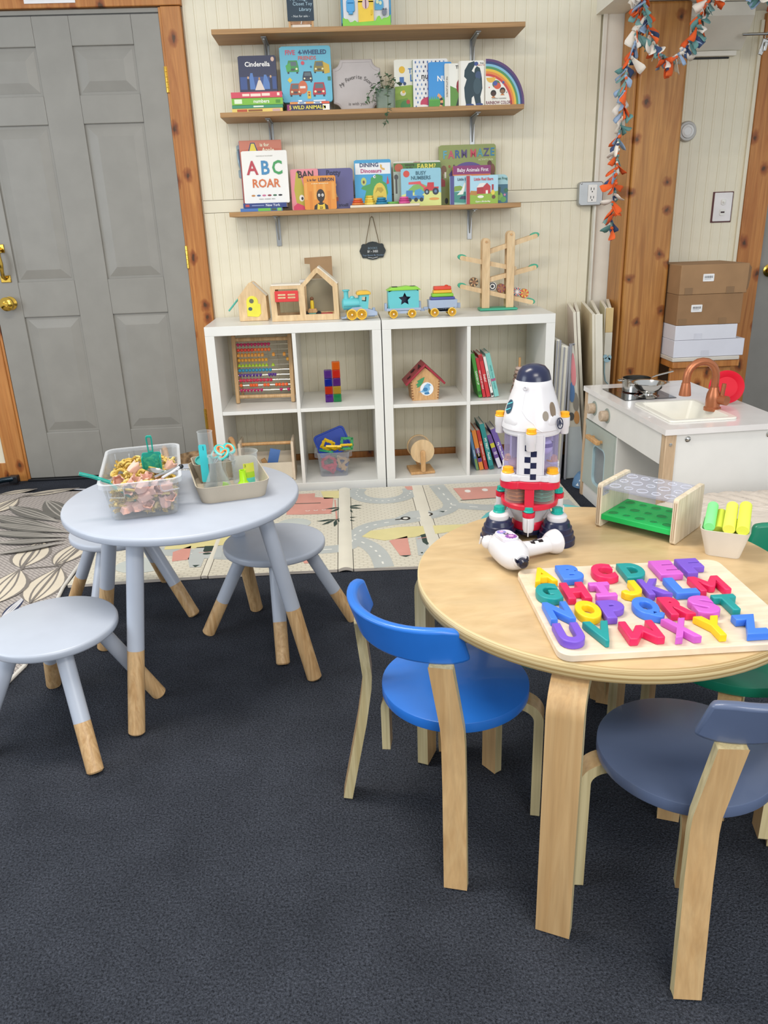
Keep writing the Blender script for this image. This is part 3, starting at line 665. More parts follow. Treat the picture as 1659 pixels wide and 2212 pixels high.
# ---- ivy in a square grey-green pot
t = thing('potted_ivy', 'small ivy in a square grey-green pot, trailing over the shelf edge', 'plant', (.061, -.156, Z2))
POT = plain('#7d8a7c', .7, var=.1, bump=.2)
m = MB(); m.add([], [], POT)
def taper_box(m, w0, d0, w1, d1, z0, z1, th, mat, floor=None):
    o0, o1 = rrect(-w0 / 2, w0 / 2, -d0 / 2, d0 / 2, min(w0, d0) * .16, 4), rrect(-w1 / 2, w1 / 2, -d1 / 2, d1 / 2, min(w1, d1) * .16, 4)
    i1 = rrect(-w1 / 2 + th, w1 / 2 - th, -d1 / 2 + th, d1 / 2 - th, min(w1, d1) * .14, 4); i0 = rrect(-w0 / 2 + th, w0 / 2 - th, -d0 / 2 + th, d0 / 2 - th, min(w0, d0) * .14, 4)
    n = len(o0); zf = z0 + (floor or th)
    vs = [(x, y, z0) for x, y in o0] + [(x, y, z1) for x, y in o1] + [(x, y, z1) for x, y in i1] + [(x, y, zf) for x, y in i0]
    fs = [tuple(range(n))[::-1]] + [tuple(3 * n + i for i in range(n))]
    for L in range(3):
        for i in range(n): j = (i + 1) % n; fs.append((L * n + i, L * n + j, L * n + n + j, L * n + n + i))
    return m.add(vs, fs, mat)
taper_box(m, .074, .074, .082, .082, 0, .074, .005, POT); m.build('pot', t)
m = MB(); m.box(-.034, .034, -.034, .034, .055, .062, plain('#3a3026', .9)); m.build('soil', t)
LEAF = plain('#4c6b4f', .5, var=.3); LEAF2 = plain('#6f8a6a', .5, var=.25); STEM = plain('#5c6a44', .6)
def leaf(m, p, d, n, L, mat):
    p, d = Vector(p), Vector(d).normalized(); n = Vector(n).normalized(); s = d.cross(n).normalized()
    q = [(0, 0, 0), (.25, .42, .06), (.45, .30, .05), (.62, .26, .04), (1, 0, -.08), (.62, -.26, .04), (.45, -.30, .05), (.25, -.42, .06), (.5, 0, -.03)]
    vs = [tuple(p + d * a * L + s * b * L + n * c * L) for a, b, c in q]
    m.add(vs, [(0, 8, 2, 1)[::-1], (8, 4, 3, 2)[::-1], (0, 7, 6, 8)[::-1], (8, 6, 5, 4)[::-1]], mat)
rg = random.Random(5); ms = MB(); lv = []
trails = [[(0, 0, .06), (-.02, -.02, .10), (-.05, -.03, .085), (-.075, -.04, .05), (-.085, -.045, .02)], [(0, -.02, .06), (.005, -.05, .085), (.006, -.088, .06), (.004, -.094, .0), (-.004, -.096, -.05), (-.012, -.095, -.072)],
          [(0, 0, .06), (.02, .0, .115), (.0, -.01, .14)], [(.01, 0, .06), (.045, -.02, .10), (.06, -.03, .085)], [(0, 0, .06), (-.02, .0, .12), (-.03, -.01, .135)], [(0, .0, .06), (.03, .01, .11), (.04, 0, .12)], [(-.01, -.02, .06), (-.03, -.045, .08), (-.05, -.05, .05), (-.06, -.05, .02)]]
for p in trails:
    ms.tube(p, .0012, STEM, 5)
    for a, b in zip(p, p[1:]):
        for k in range(5):
            q = Vector(a).lerp(Vector(b), (k + rg.random()) / 5)
            lv.append((q, (rg.uniform(-1, 1), rg.uniform(-1.2, .2), rg.uniform(-.8, .6)), rg.uniform(.015, .024)))
ms.build('stem', t)
proto = None
for mat in (LEAF, LEAF2):
    m = MB(); leaf(m, (0, 0, 0), (1, 0, 0), (0, 0, 1), 1.0, mat)
    lm = m.build('leaf', t, smooth=60)
    mine = lv[0::2] if mat == LEAF else lv[1::2]
    for i, (q, d, L) in enumerate(mine):
        o = lm if i == 0 else lm.copy()
        if i: COL.objects.link(o); o.parent = t
        o.location = q; o.rotation_euler = Vector(d).to_track_quat('X', 'Z').to_euler(); o.scale = (L, L, L)
# ---- right group of picture books
def lean_book(*a, **k): return book(*a, **k)
book('white and green farm words book with a blue tractor, leftmost of the fanned row', .106, -.108, Z2, .135, .197, .012, '#e6e4d6', [('p', ([(.0, 0), (1, 0), (1, .45), (.5, .50), (0, .47)],), '#8fae3e'), ('p', ([(0, .0), (.5, 0), (.4, .25), (0, .2)],), '#6c9a34'), ('e', (.24, .80, .10, .07), '#e3b62e'), ('r', (.16, .54, .30, .66), '#3d6fae'), ('e', (.19, .53, .05, .035), '#25406e'), ('e', (.32, .53, .05, .035), '#25406e'), ('e', (.26, .34, .09, .05), '#eee8d8'), ('e', (.28, .37, .05, .03), '#e3b62e'), ('e', (.33, .10, .16, .10), '#3f8a44'), ('e', (.42, .17, .06, .045), '#b8423c')],
     [('To', .55, .77, .10, '#3d78b8'), ('L', .55, .63, .14, '#3d78b8')], lean=.06)
book('white counting book patterned with blue raindrops, second in the fanned row', .184, -.1215, Z2, .150, .194, .012, '#e9e8e4', [('e', ((.08 + .115 * (i % 8) + (.05 if (i // 8) % 2 else 0)), .06 + .088 * (i // 8), .018, .026), ('#3d6fae', '#6f93c4', '#26325e')[(i * 7 + i // 8) % 3]) for i in range(88) if not (.33 < .06 + .088 * (i // 8) < .0)] + [('r', (.15, .60, .48, .74), '#e9e8e4'), ('e', (.42, .12, .22, .13), '#c23a5c'), ('e', (.28, .03, .2, .07), '#ece6e0')],
     [('nu', .34, .66, .12, '#26262c')], spine='#4a7a4c', lean=.06)
book('bright blue counting book with a striped tail, third in the fanned row', .249, -.135, Z2, .100, .179, .012, '#3a92d4', [('r', (0, .0, 1, .2), '#4c9a3c')] + [('p', ([(i / 12, .18), (i / 12 + .08, .18), (i / 12 + .04, .28)],), '#5caa40') for i in range(12)] + [('a', (.22, .14, .28, .40, -60, 60), '#e0a070'), ('a', (.22, .14, .28, .40, -20, -5), '#2a2430'), ('a', (.22, .14, .28, .40, 12, 28), '#2a2430'), ('e', (.83, .37, .09, .06), '#a8305c')],
     [('1', .72, .83, .15, '#d1356a'), ('NU', .58, .64, .12, '#f1f0ec')], spine='#5a4a90', lean=.06)
book('white picture book with half a red ladybug, fourth in the fanned row', .318, -.1485, Z2, .090, .170, .011, '#e8e6dc', [('p', ([(.25, 0), (1, 0), (1, .55), (.6, .42), (.25, .5)],), '#5d8f3c'), ('e', (.9, .48, .36, .23), '#8e1e2c'), ('e', (.78, .45, .08, .06), '#1e1e22'), ('e', (.93, .60, .06, .05), '#1e1e22'), ('p', ([(.5, .02), (.6, .02), (.8, .34), (.7, .34)],), '#23322c'), ('p', ([(.68, .02), (.78, .02), (.92, .3), (.8, .3)],), '#23322c'), ('r', (.0, 0, .18, 1), '#ddd9cc')],
     [('The', .66, .91, .075, '#2a2a2c'), ('THE LITTLE LADYBUG', .09, .48, .035, '#6a5a50', 1, -PI / 2)], lean=.06)
book('white picture book with one big dark blue ape, fifth in the fanned row', .377, -.162, Z2, .108, .176, .012, '#ebe8df', [('p', ([(.28, .02), (.48, .02), (.50, .20), (.58, .24), (.66, .04), (.88, .04), (.84, .22), (.92, .40), (.90, .62), (.88, .70), (.82, .84), (.70, .88), (.62, .82), (.60, .74), (.50, .78), (.64, .92), (.60, .99), (.38, .95), (.22, .80), (.20, .66), (.30, .60), (.20, .42), (.22, .22)],), '#1f3a44'), ('e', (.76, .68, .12, .09), '#3a4f70'), ('e', (.72, .45, .16, .18), '#38505a'), ('e', (.68, .93, .08, .045), '#3a4f8c'), ('e', (.42, .04, .17, .03), '#34487c'), ('e', (.8, .05, .15, .03), '#34487c'), ('r', (.0, 0, .06, 1), '#dcd6c6')],
     [('From', .90, .94, .03, '#333'), ('Head to Toe', .86, .90, .026, '#b04a3c')], lean=.06)
t = thing('board_book', 'quarter-round rainbow board book at the right end of the middle shelf', 'book', (.488, -.178, Z2), (-.05, 0, 0))
q = [(0, 0)] + ell(0, 0, .167, .178, 24, 0, 90)
m = MB(); m.slabxz(q, 0, .0018, INK('#e9e6da')); m.slabxz(q, .0142, .016, INK('#e9e6da')); m.box(-.001, .002, .0002, .0158, 0.001, .177, INK('#e9e6da')); m.build('cover', t)
m = MB(); m.slabxz([(.002, .002)] + ell(0, 0, .163, .174, 24, 0, 90), .0018, .0142, PAPER); m.build('page_block', t)
m = MB(); cs = ['#5a3a6a', '#2e3a6e', '#7fb6cc', '#4f8f5a', '#e2b93c', '#e0873c', '#c8453c']
for i, hx in enumerate(cs):
    a0 = 1 - .052 * i; m.flatxz(ell(0, 0, .167 * a0, .178 * a0, 24, 0, 90) + ell(0, 0, .167 * (a0 - .052), .178 * (a0 - .052), 24, 0, 90)[::-1], -.0004, INK(hx))
m.flatxz([(0.002, .107)] + ell(.022, .108, .02, .02, 14, 180, 360), -.0006, INK('#e2b34a'))
m.flatxz(ell(.045, .082, .017, .015), -.0005, INK('#5a7a4c')); m.flatxz(ell(.05, .075, .015, .012), -.0007, INK('#cf5a3c')); m.flatxz(ell(.04, .085, .01, .009), -.0008, INK('#4a5a9c'))
for cx, cz, hx in ((.033, .048, '#4a2e26'), (.072, .057, '#8a6244')): m.flatxz(ell(cx, cz, .012, .012), -.0007, INK('#201a18')); m.flatxz(ell(cx, cz - .003, .009, .008), -.0009, INK(hx)); m.flatxz([(cx - .01, cz - .018), (cx + .01, cz - .018), (cx, cz - .009)], -.0006, INK('#c87a3c'))
m.flatxz(star(.075, .088, .008), -.0006, INK('#3a5a9c')); m.flatxz(star(.015, .07, .004), -.0006, INK('#c8453c')); m.flatxz(star(.09, .05, .004), -.0006, INK('#777'))
m.build('cover_picture', t, smooth=0)['kind'] = 'stuff'
m = MB(); m.text('RAINBOW COLORS', .057, .011, .013, INK('#7a3a4c'), -.0008, bold=.0004, xs=.72); m.text('juliana rousseau', .058, .028, .007, INK('#444'), -.0008); m.build('cover_lettering', t, smooth=0)['kind'] = 'stuff'

# ---- lowest wall shelf
flat_book('slim blue and green board book lying lowest under the white ABC book', -.591, -.408, Z3, .0145, .16, '#3c68a8', None, blobs=((.0, .42, .15, .9, '#4a74b4'), (.42, .72, .1, .9, '#6db84a'), (.74, .86, .2, .8, '#4a5a3c'), (.88, .98, .1, .9, '#7cc05a')))
flat_book('dark blue board book with New York lettered on the spine', -.577, -.388, Z3 + .015, .0195, .16, '#33447e', 'New York', '#dfe3ee', blobs=((.05, .14, .25, .75, '#b84a4a'), (.2, .48, .42, .58, '#8f9cc4')), tx=.68)
ZB = Z3 + .035
book('tall reddish book with a yellow letter A, behind the white ABC book', -.588, -.065, ZB, .186, .262, .012, '#b8583f', [('p', ([(0, .6), (.3, .66), (.6, .62), (1, .7), (1, 1), (0, 1)],), '#c46a52'), ('p', ([(.0, .84), (.5, .9), (1, .86), (1, 1), (0, 1)],), '#c87a64'), ('p', ([(.14, .70), (.27, .965), (.37, .965), (.50, .70)],), '#34406e'), ('p', ([(.18, .71), (.285, .95), (.355, .95), (.46, .71)],), '#e3d04c')],
     [('is for', .60, .925, .055, '#efe8cc'), ('Apple', .68, .845, .065, '#efe8cc')], spine='#3d5fa6', lean=.07)
book('white alphabet book with large ABC in red, blue and green', -.575, -.125, ZB, .198, .214, .016, '#eceae4', [('e', (.2 + .12 * i, .15, .045, .018), h) for i, h in enumerate(('#c0803c', '#3c5f8c', '#c86a8c', '#8c2e3c', '#3c6a4c', '#26262c'))],
     [('A', .22, .665, .27, '#b8404c', .9), ('B', .50, .665, .27, '#3f86b4', .9), ('C', .77, .665, .27, '#3f9a58', .85), ('ROAR', .50, .375, .165, '#d2703c', .95), ('CREATURES OF THE ALPHABET', .5, .9, .018, '#a8a49c'), ('TANGO - BANSARD - MIAO', .5, .08, .02, '#9a968e')], lean=.07, rnd=.007)
book('pink board book with a long yellow banana, partly hidden by the orange book', -.367, -.115, Z3, .122, .171, .012, '#e08c94', [('p', ([(.1, .5), (.16, .2), (.34, .02), (.6, .0), (.75, .06), (.6, .3), (.46, .55), (.34, .85), (.26, .95), (.2, .93)],), '#b8ac3c'), ('e', (.28, .93, .05, .035), '#22201c'), ('e', (.36, .3, .09, .08), '#e9e4da'), ('e', (.38, .29, .04, .04), '#222a34'), ('p', ([(.05, 0), (.6, 0), (.4, .12), (.2, .18), (.05, .1)],), '#d83f66')],
     [('BAN', .55, .86, .17, '#2a2226', .9)], rz=-.02, lean=.07)
book('purple-blue potty board book behind the orange book', -.272, -.105, Z3, .181, .170, .014, '#5c5a8c', [('e', (.40, .55, .17, .17), '#2a2a34'), ('e', (.40, .55, .16, .16), '#c9ae7a'), ('e', (.54, .60, .05, .05), '#c9ae7a'), ('e', (.46, .60, .018, .025), '#222'), ('p', ([(.3, .26), (.62, .26), (.56, .44), (.3, .44)],), '#bfa472'), ('r', (.42, .2, .62, .3), '#a04a3c')],
     [('Potty', .52, .89, .13, '#26264a'), ('tricelli', .74, .10, .075, '#26264a')], lean=.05, rnd=.014)
book('small orange basketball board book in front of the purple one', -.309, -.150, Z3, .140, .139, .012, '#dd8f35', [('r', (i / 7 + .01, 0 if i % 2 else .3, i / 7 + .1, .55 if i % 2 else .8), ('#e3a04a', '#d3822c')[i % 2]) for i in range(7)] + [('p', ([(.28, 0), (.74, 0), (.72, .12), (.6, .2), (.42, .2), (.3, .12)],), '#2d2523'), ('p', ([(.38, 0), (.64, 0), (.62, .19), (.55, .14), (.46, .14), (.4, .19)],), '#e2c23c'), ('r', (.46, .17, .56, .28), '#2d2523'), ('e', (.51, .42, .13, .19), '#2d2523'), ('e', (.46, .43, .035, .045), '#efece4'), ('e', (.57, .43, .035, .045), '#efece4'), ('e', (.46, .43, .014, .02), '#222'), ('e', (.57, .43, .014, .02), '#222')],
     [('L is for', .25, .88, .075, '#2c2a44'), ('LEBRON', .70, .88, .105, '#2c2a44', .95), ('an all-star alphabet book', .5, .775, .04, '#f0dcae'), ('23', .51, .055, .07, '#2c2a44')], lean=.05)
book('blue and white dinosaur dinner book with a green dinosaur', -.082, -.085, Z3 + .002, .164, .201, .013, '#3f9fcf', [('r', (.02, .70, .98, .93), '#e9ebec'), ('p', ([(.28, .02), (.74, .02), (.9, .3), (.86, .5), (.76, .55), (.76, .66), (.6, .70), (.44, .62), (.42, .5), (.2, .45), (.16, .4), (.3, .36), (.24, .2)],), '#459a55'), ('e', (.67, .25, .19, .27), '#dcc24c'), ('p', ([(.56, .10), (.62, .16), (.7, .10), (.76, .16), (.8, .12), (.76, .24), (.6, .24)],), '#b59c34'), ('p', ([(.54, .3), (.62, .36), (.7, .3), (.78, .36), (.74, .42), (.6, .42)],), '#b59c34'), ('e', (.54, .645, .035, .03), '#eee'), ('e', (.55, .645, .015, .015), '#222'), ('e', (.24, .55, .075, .085), '#b8c46a'), ('e', (.24, .54, .03, .035), '#6a4a2c'), ('p', ([(.86, .48), (.94, .5), (.9, .66)],), '#c83c4c'), ('a', (.8, .86, .05, .10, 150, 290), '#dcb25c')],
     [('DINING', .40, .885, .085, '#2c3a6a', 1.05), ('Dinosaurs', .45, .765, .085, '#b8407c', 1.0)], lean=.09)
book('green and white farm book, mostly hidden behind the tractor book', .094, -.075, Z3, .212, .192, .012, '#d6d4c8', [('r', (0, .78, 1, .96), '#4c7a34'), ('e', (.11, .86, .09, .09), '#b8583c'), ('r', (0, 0, .14, .78), '#a5b0a4'), ('p', ([(.86, 0), (1, 0), (1, .6), (.9, .6)],), '#b5c09c'), ('r', (.03, .3, .07, .62), '#4c4c4c'), ('e', (.05, .66, .045, .06), '#4c4c4c')],
     [('FARM?', .70, .87, .115, '#e6d95c', 1.0), ('in the', .34, .85, .05, '#3a2a20'), ("WHO'S", .34, .91, .05, '#3a2a20'), ('priddy books', .5, .975, .022, '#b84a4a')], lean=.07)
book('light blue counting book with a red tractor and a cement mixer', .124, -.118, Z3 + .002, .178, .156, .012, '#8fc3d4', [('p', ([(0, 0), (1, 0), (1, .34), (.6, .44), (.3, .40), (0, .30)],), '#d5db86'), ('p', ([(0.1, .36), (.3, .56), (.5, .6), (.7, .5), (.9, .38)],), '#7fae5a'), ('e', (.13, .86, .08, .09), '#cf4a3c'), ('p', ([(.56, .40), (.92, .40), (.94, .50), (.82, .50), (.82, .62), (.66, .62), (.64, .50), (.56, .5)],), '#c8343c'), ('e', (.64, .37, .065, .075), '#26303c'), ('e', (.64, .37, .03, .035), '#8fa4b4'), ('e', (.86, .38, .08, .095), '#26303c'), ('e', (.86, .38, .035, .04), '#5a7aa4'), ('p', ([(.18, .64), (.48, .66), (.5, .60), (.62, .5), (.58, .46), (.44, .58), (.18, .58)],), '#d8565a'), ('p', ([(.1, .18), (.56, .18), (.56, .28), (.28, .28), (.28, .42), (.12, .42)],), '#3a7ab8'), ('p', ([(.32, .3), (.5, .26), (.58, .36), (.46, .46), (.34, .42)],), '#4c9ac8'), ('e', (.2, .17, .05, .055), '#26303c'), ('e', (.36, .17, .05, .055), '#26303c'), ('e', (.5, .17, .05, .055), '#26303c'), ('e', (.82, .18, .13, .035), '#d89a4c')],
     [('BUSY', .49, .87, .10, '#3a6a7c', .95), ('NUMBERS', .49, .745, .10, '#3a6a7c', .95)], lean=.05)
book('olive green maze board book with FARM MAZE in coloured capitals', .303, -.055, Z3, .258, .254, .013, '#8f9a58', [('a', (.52, .30, .34, .41, 12, 150), '#5c4a8c'), ('e', (.08, .60, .05, .07), '#7a5438'), ('r', (.04, .46, .07, .56), '#7a5438'), ('r', (.09, .46, .12, .56), '#e6ddd0'), ('e', (.93, .58, .06, .10), '#7a4c30'), ('r', (.9, .36, .92, .52), '#5a3824'), ('r', (.96, .38, .98, .52), '#5a3824'), ('e', (.89, .68, .04, .05), '#5a3824'), ('p', ([(.0, .32), (.10, .32), (.10, .42), (.05, .46), (0, .44)],), '#b03a44'), ('e', (.55, .62, .05, .02), '#2a2a2c'), ('e', (.26, .66, .015, .02), '#4c4a2c'), ('e', (.18, .65, .02, .025), '#9a5a34'), ('e', (.12, .08, .03, .05), '#26282a')],
     [('F', .10, .835, .135, '#5aa6bc', .85), ('A', .21, .835, .135, '#c8506a', .85), ('R', .32, .84, .135, '#2f5f9c', .85), ('M', .44, .845, .135, '#5a4a78', .8), ('M', .60, .85, .135, '#c84a5c', .8), ('A', .72, .855, .135, '#4f98a6', .85), ('Z', .83, .86, .135, '#4c4a7a', .85), ('E', .935, .865, .135, '#2f7fa6', .85), ('ACTIVITY FUN', .82, .745, .03, '#d6dcb0')], lean=.06, rnd=.012)
book('plum and orange baby animals book in front of the maze book', .360, -.095, Z3, .170, .164, .012, '#d9793a', [('r', (0, .78, 1, 1), '#8a2f6c'), ('e', (.2, .5, .09, .10), '#c83c34'), ('e', (.36, .5, .10, .10), '#3c7ab0'), ('e', (.52, .5, .06, .10), '#c83c34'), ('e', (.68, .5, .10, .10), '#c8453c'), ('e', (.85, .5, .07, .1), '#4c8a3c')],
     [('Baby Animals First', .52, .885, .095, '#ecdfe6', .9), ('COLORS', .5, .56, .2, '#3a4a8c', 1.0)], lean=.05)
book('small sailboat board book with a dark blue spine', .340, -.140, Z3, .100, .121, .012, '#a9cdd8', [('r', (0, 0, 1, .45), '#3c8a7c'), ('p', ([(.14, .45), (.5, .5), (.6, .6), (.45, .66), (.2, .64)],), '#7c9a3c'), ('p', ([(.3, .34), (.58, .36), (.7, .72), (.66, .78), (.5, .5)],), '#ece8dc'), ('p', ([(.4, .2), (1, .16), (1, .32), (.5, .3)],), '#2a3456'), ('p', ([(.0, .1), (.6, .06), (1, .12), (1, 0), (0, 0)],), '#9cc4b4'), ('r', (0, 0, .18, 1), '#4a4a86')],
     [('Little Boat', .62, .87, .095, '#3a5068', .9)], rz=.0, lean=.06)
book('small board book with a red barn on its cover and a red spine', .410, -.158, Z3, .142, .118, .013, '#a8d0e0', [('p', ([(0, 0), (1, 0), (1, .45), (.5, .36), (0, .42)],), '#8fb23c'), ('p', ([(.1, .34), (.34, .30), (.34, .46), (.14, .48)],), '#b5803c'), ('p', ([(.33, .36), (.54, .36), (.54, .6), (.33, .58)],), '#a82c34'), ('p', ([(.54, .36), (.76, .36), (.76, .62), (.65, .74), (.54, .62)],), '#b8303a'), ('p', ([(.32, .58), (.52, .6), (.62, .74), (.42, .73)],), '#e4dcd6'), ('r', (.61, .36, .68, .48), '#f0e8dc'), ('r', (.8, .4, .86, .68), '#a82c34'), ('e', (.45, .26, .10, .05), '#ecead8'), ('e', (.84, .4, .06, .09), '#e0c84c'), ('e', (.86, .24, .06, .07), '#6a4a2c'), ('r', (0, 0, .11, 1), '#a8303f')],
     [('Little Red Barn', .54, .87, .105, '#c83c48', .85), ('Open a lift-the-flap', .52, .09, .055, '#f2f2e8')], lean=.05, rnd=.006)
book('small green frog board book with wavy right edge, rightmost on the lowest shelf', .500, -.138, Z3, .100, .121, .012, '#9cc4c8', [('p', ([(.3, 0), (1, 0), (1, .66), (.4, .66)],), '#34667a'), ('e', (.62, .25, .16, .14), '#7fae4c'), ('p', ([(.42, .3), (.66, .3), (.68, .56), (.5, .6)],), '#2f5238'), ('e', (.8, .14, .13, .1), '#5c9a4c'), ('e', (.92, .45, .1, .08), '#2f6a4c'), ('e', (.86, .3, .05, .04), '#c87a9c')],
     [('Green Frog', .66, .86, .09, '#3c6a5c', .9)], lean=.06, rnd=.02)
# stacking cups on a strip
t = thing('stacking_board', 'cream wooden strip with coloured stacking rings on the lowest shelf', 'toy', (-.110, -.196, Z3))
m = MB(); m.box(0, .308, 0, .052, 0.0005, .012, plain('#e3d9c2', .5)); m.build('base_strip', t, bevel=.003)
for i, (u, hx, hx2, n) in enumerate(((.035, '#e0803c', '#d4542c', 3), (.088, '#e8cf5c', '#e2bf3c', 4), (.140, '#2f86a8', '#256f94', 3), (.192, '#6aa84c', '#4c8f3c', 1), (.240, '#d85a98', '#c03f80', 3))):
    for k in range(n):
        m = MB(); r = .027 - .0035 * k; m.lathe([(r - .003, .0125 + .0095 * k), (r, .0125 + .0095 * k + .003), (r, .0125 + .0095 * k + .0065), (r - .003, .0125 + .0095 * k + .0093)], plain((hx, hx2)[k % 2], .4), 6 if i in (1,) else 28, (u, .026, 0)); m.build('ring', t)
# hanging chalk sign
t = thing('chalk_sign', 'small scalloped blackboard sign hanging on twine under the lowest shelf', 'sign')
SL = plain('#363c3e', .7, var=.12)
pl = []
for cx, cz, rx, rz, a0, a1 in ((.042, .0, .022, .026, -50, 50),): pass
half = [(0, .041), (.018, .038), (.031, .031), (.046, .031), (.052, .026), (.0535, .017), (.0585, .008), (.062, 0), (.0585, -.010), (.0535, -.019), (.051, -.028), (.046, -.032), (.031, -.032), (.017, -.038)]
pl = half + [(0, -.0405)] + [(-x, z) for x, z in half[1:]][::-1]
m = MB(); m.M = T(-.011, -.006, 1.048); m.slabxz(pl, -.003, .003, SL); m.build('board', t, bevel=.001)
m = MB(); tw = plain('#7a6848', .9); m.tube([(-.043, -.0105, 1.077), (-.042, -.006, 1.082), (-.016, -.005, 1.193), (-.010, -.005, 1.199), (-.004, -.005, 1.193), (.020, -.006, 1.084), (.021, -.0105, 1.079)], .0014, tw, 6); m.build('twine', t)
m = MB(); m.cyl((-.010, 0.0, 1.1945), (-.010, -.012, 1.1965), .0018, .0018, STEEL, 8); m.build('nail', t)
m = MB(); m.text('BOOKS', -.011, 1.059, .010, INK('#7d95a6'), -.0096); m.text('$1 - 3/$2', -.011, 1.045, .010, INK('#d8dada'), -.0096, bold=.0003); m.text('Toys Shown By Number', -.009, 1.028, .0075, INK('#7d95b0'), -.0096); m.tube([(-.034, -.0096, 1.0185), (-.02, -.0096, 1.0165), (-.011, -.0096, 1.0145), (0, -.0096, 1.0165), (.012, -.0096, 1.019)], .0012, INK('#d8dada'), 5); m.build('chalk_lettering', t, smooth=0)['kind'] = 'stuff'

# ---- topmost shelf
t = thing('chalkboard_easel', 'small chalkboard on a wooden easel at the top of the picture', 'chalkboard', (-.330, -.150, Z1), (-.06, 0, 0))
m = MB(); m.box(.001, .010, 0, .010, 0.001, .20, W_BEECH); m.box(.095, .104, 0, .010, 0.001, .20, W_BEECH); m.box(.010, .095, .002, .009, .022, .034, wood('tray_wood', '#a07048', '#b5855c')); m.build('frame', t, bevel=.001)
m = MB(); m.box(-.002, .107, -.004, 0.0, .034, .20, plain('#33424e', .7, var=.1)); m.build('slate', t)
m = MB(); m.slabxz([(.016, .002), (.09, .002), (.09, .021), (.016, .021)], .0, .004, plain('#e6d8c8', .6)); m.cyl((.052, -.002, .022), (.055, -.002, .032), .0018, .0018, plain('#efece6', .8), 8); m.build('note_card', t)
m = MB(); m.text('My Village', .048, .112, .013, INK('#a9c6d4'), -.0046); m.text('Closet Toy', .062, .094, .013, INK('#a9c6d4'), -.0046); m.text('Library', .072, .074, .013, INK('#a9c6d4'), -.0046); m.text('- Not for sale -', .052, .050, .009, INK('#cfd6d8'), -.0046); m.build('chalk_lettering', t, smooth=0)['kind'] = 'stuff'
t = thing('toy_house', 'white plastic toy house with a yellow door and green hedge on the topmost shelf', 'toy', (-.107, -.185, Z1))
m = MB(); m.box(.004, .193, .01, .13, .0, .20, PLASW); m.box(-.004, .004, .012, .128, .015, .19, plain('#3f93c0', .35)); m.box(.193, .201, .012, .128, .015, .19, plain('#3f93c0', .35)); m.build('walls', t, bevel=.003)
m = MB(); m.slabxz([(0.0, 0.001), (.198, 0.001), (.198, .042), (.19, .034), (.18, .03), (.168, .03), (.16, .022), (.152, .038), (.144, .036), (.136, .020), (.06, .016), (.05, .024), (.042, .018), (.03, .016), (.022, .028), (.012, .028), (.004, .034), (0, .03)], -.004, .011, plain('#7fc53c', .4)); m.build('hedge', t, bevel=.002)
m = MB(); m.slabxz([(.066, .012), (.128, .012), (.128, .09)] + ell(.097, .088, .031, .026, 14, 0, 180) + [(.066, .09)], -.002, .010, plain('#e8c22e', .35)); m.build('door', t, bevel=.003)
m = MB(); m.slabxz(ell(.096, .080, .014, .018, 20), -.0035, .0, plain('#d8b9b4', .3)); m.box(.0945, .0985, -.0045, -.003, .064, .096, plain('#6a2a4c', .4)); m.build('door_window', t)
m = MB(); m.slabxz([(.116, .04), (.121, .04), (.121, .06), (.116, .06)], -.007, .0, plain('#e8c22e', .35)); m.build('door_handle', t, bevel=.002)
m = MB(); m.slabxz(rrect(.018, .052, .054, .098, .008), .004, .012, plain('#3f9ad0', .35)); m.box(.022, .048, .002, .006, .084, .088, plain('#2f7fb4', .35)); m.box(.026, .044, .0, .006, .045, .056, plain('#3f9ad0', .35)); m.build('window_shutter', t, bevel=.002)
m = MB(); m.slabxz([(.134, .060), (.170, .060), (.170, .082)] + ell(.152, .082, .018, .020, 12, 0, 180) + [(.134, .082)], .006, .011, plain('#4a9cc4', .3)); m.slabxz(ell(.145, .088, .006, .007), .004, .0065, plain('#cfd8b0', .3)); m.slabxz(ell(.157, .084, .006, .007), .004, .0065, plain('#cfd8b0', .3)); m.build('arched_window', t)
m = MB(); m.slabxz(rrect(.020, .034, .112, .126, .002), .006, .011, plain('#d8a85a', .4)); m.slabxz(ell(.05, .108, .008, .006), .006, .011, plain('#5a3a4a', .4)); m.slabxz(ell(.172, .050, .010, .012), -.006, .0, plain('#6f7480', .5)); m.slabxz([(.162, .058), (.167, .066), (.171, .058)], -.006, 0, plain('#6f7480', .5)); m.slabxz([(.175, .058), (.179, .066), (.183, .058)], -.006, 0, plain('#6f7480', .5)); m.build('decoration', t)

# ================================================================== toys on top of the cube shelves
KT = 0.771
def house_poly(w, h1, h2, r=.01):
    return [(0, 0), (w, 0), (w, h1), (w / 2 + r, h2 - r * .5), (w / 2, h2), (w / 2 - r, h2 - r * .5), (0, h1)]
t = thing('wooden_house', 'small wooden toy house with a yellow door and a teal stick', 'toy', (-.634, -.236, KT), (0, 0, -.03))
m = MB(); m.slabxz([(.003, 0), (.127, 0), (.130, .003), (.127, .108), (.070, .166), (.062, .169), (.054, .166), (.0, .105), (0, .003)], 0, .010, W_TOY); m.slabxz([(.003, 0), (.127, 0), (.130, .003), (.127, .108), (.070, .166), (.062, .169), (.054, .166), (.0, .105), (0, .003)], .085, .095, W_TOY); m.build('wall_panel', t, bevel=.002)['kind'] = 'stuff'
m = MB(); m.add([(.066, .0102, .166), (.127, .0102, .107), (.127, .0848, .107), (.066, .0848, .166), (.064, .0102, .160), (.122, .0102, .103), (.122, .0848, .103), (.064, .0848, .160)], [(0, 1, 2, 3), (4, 7, 6, 5), (0, 4, 5, 1), (1, 5, 6, 2), (2, 6, 7, 3), (3, 7, 4, 0)], plain('#e6e0d6', .4)); m.build('roof_slab', t)
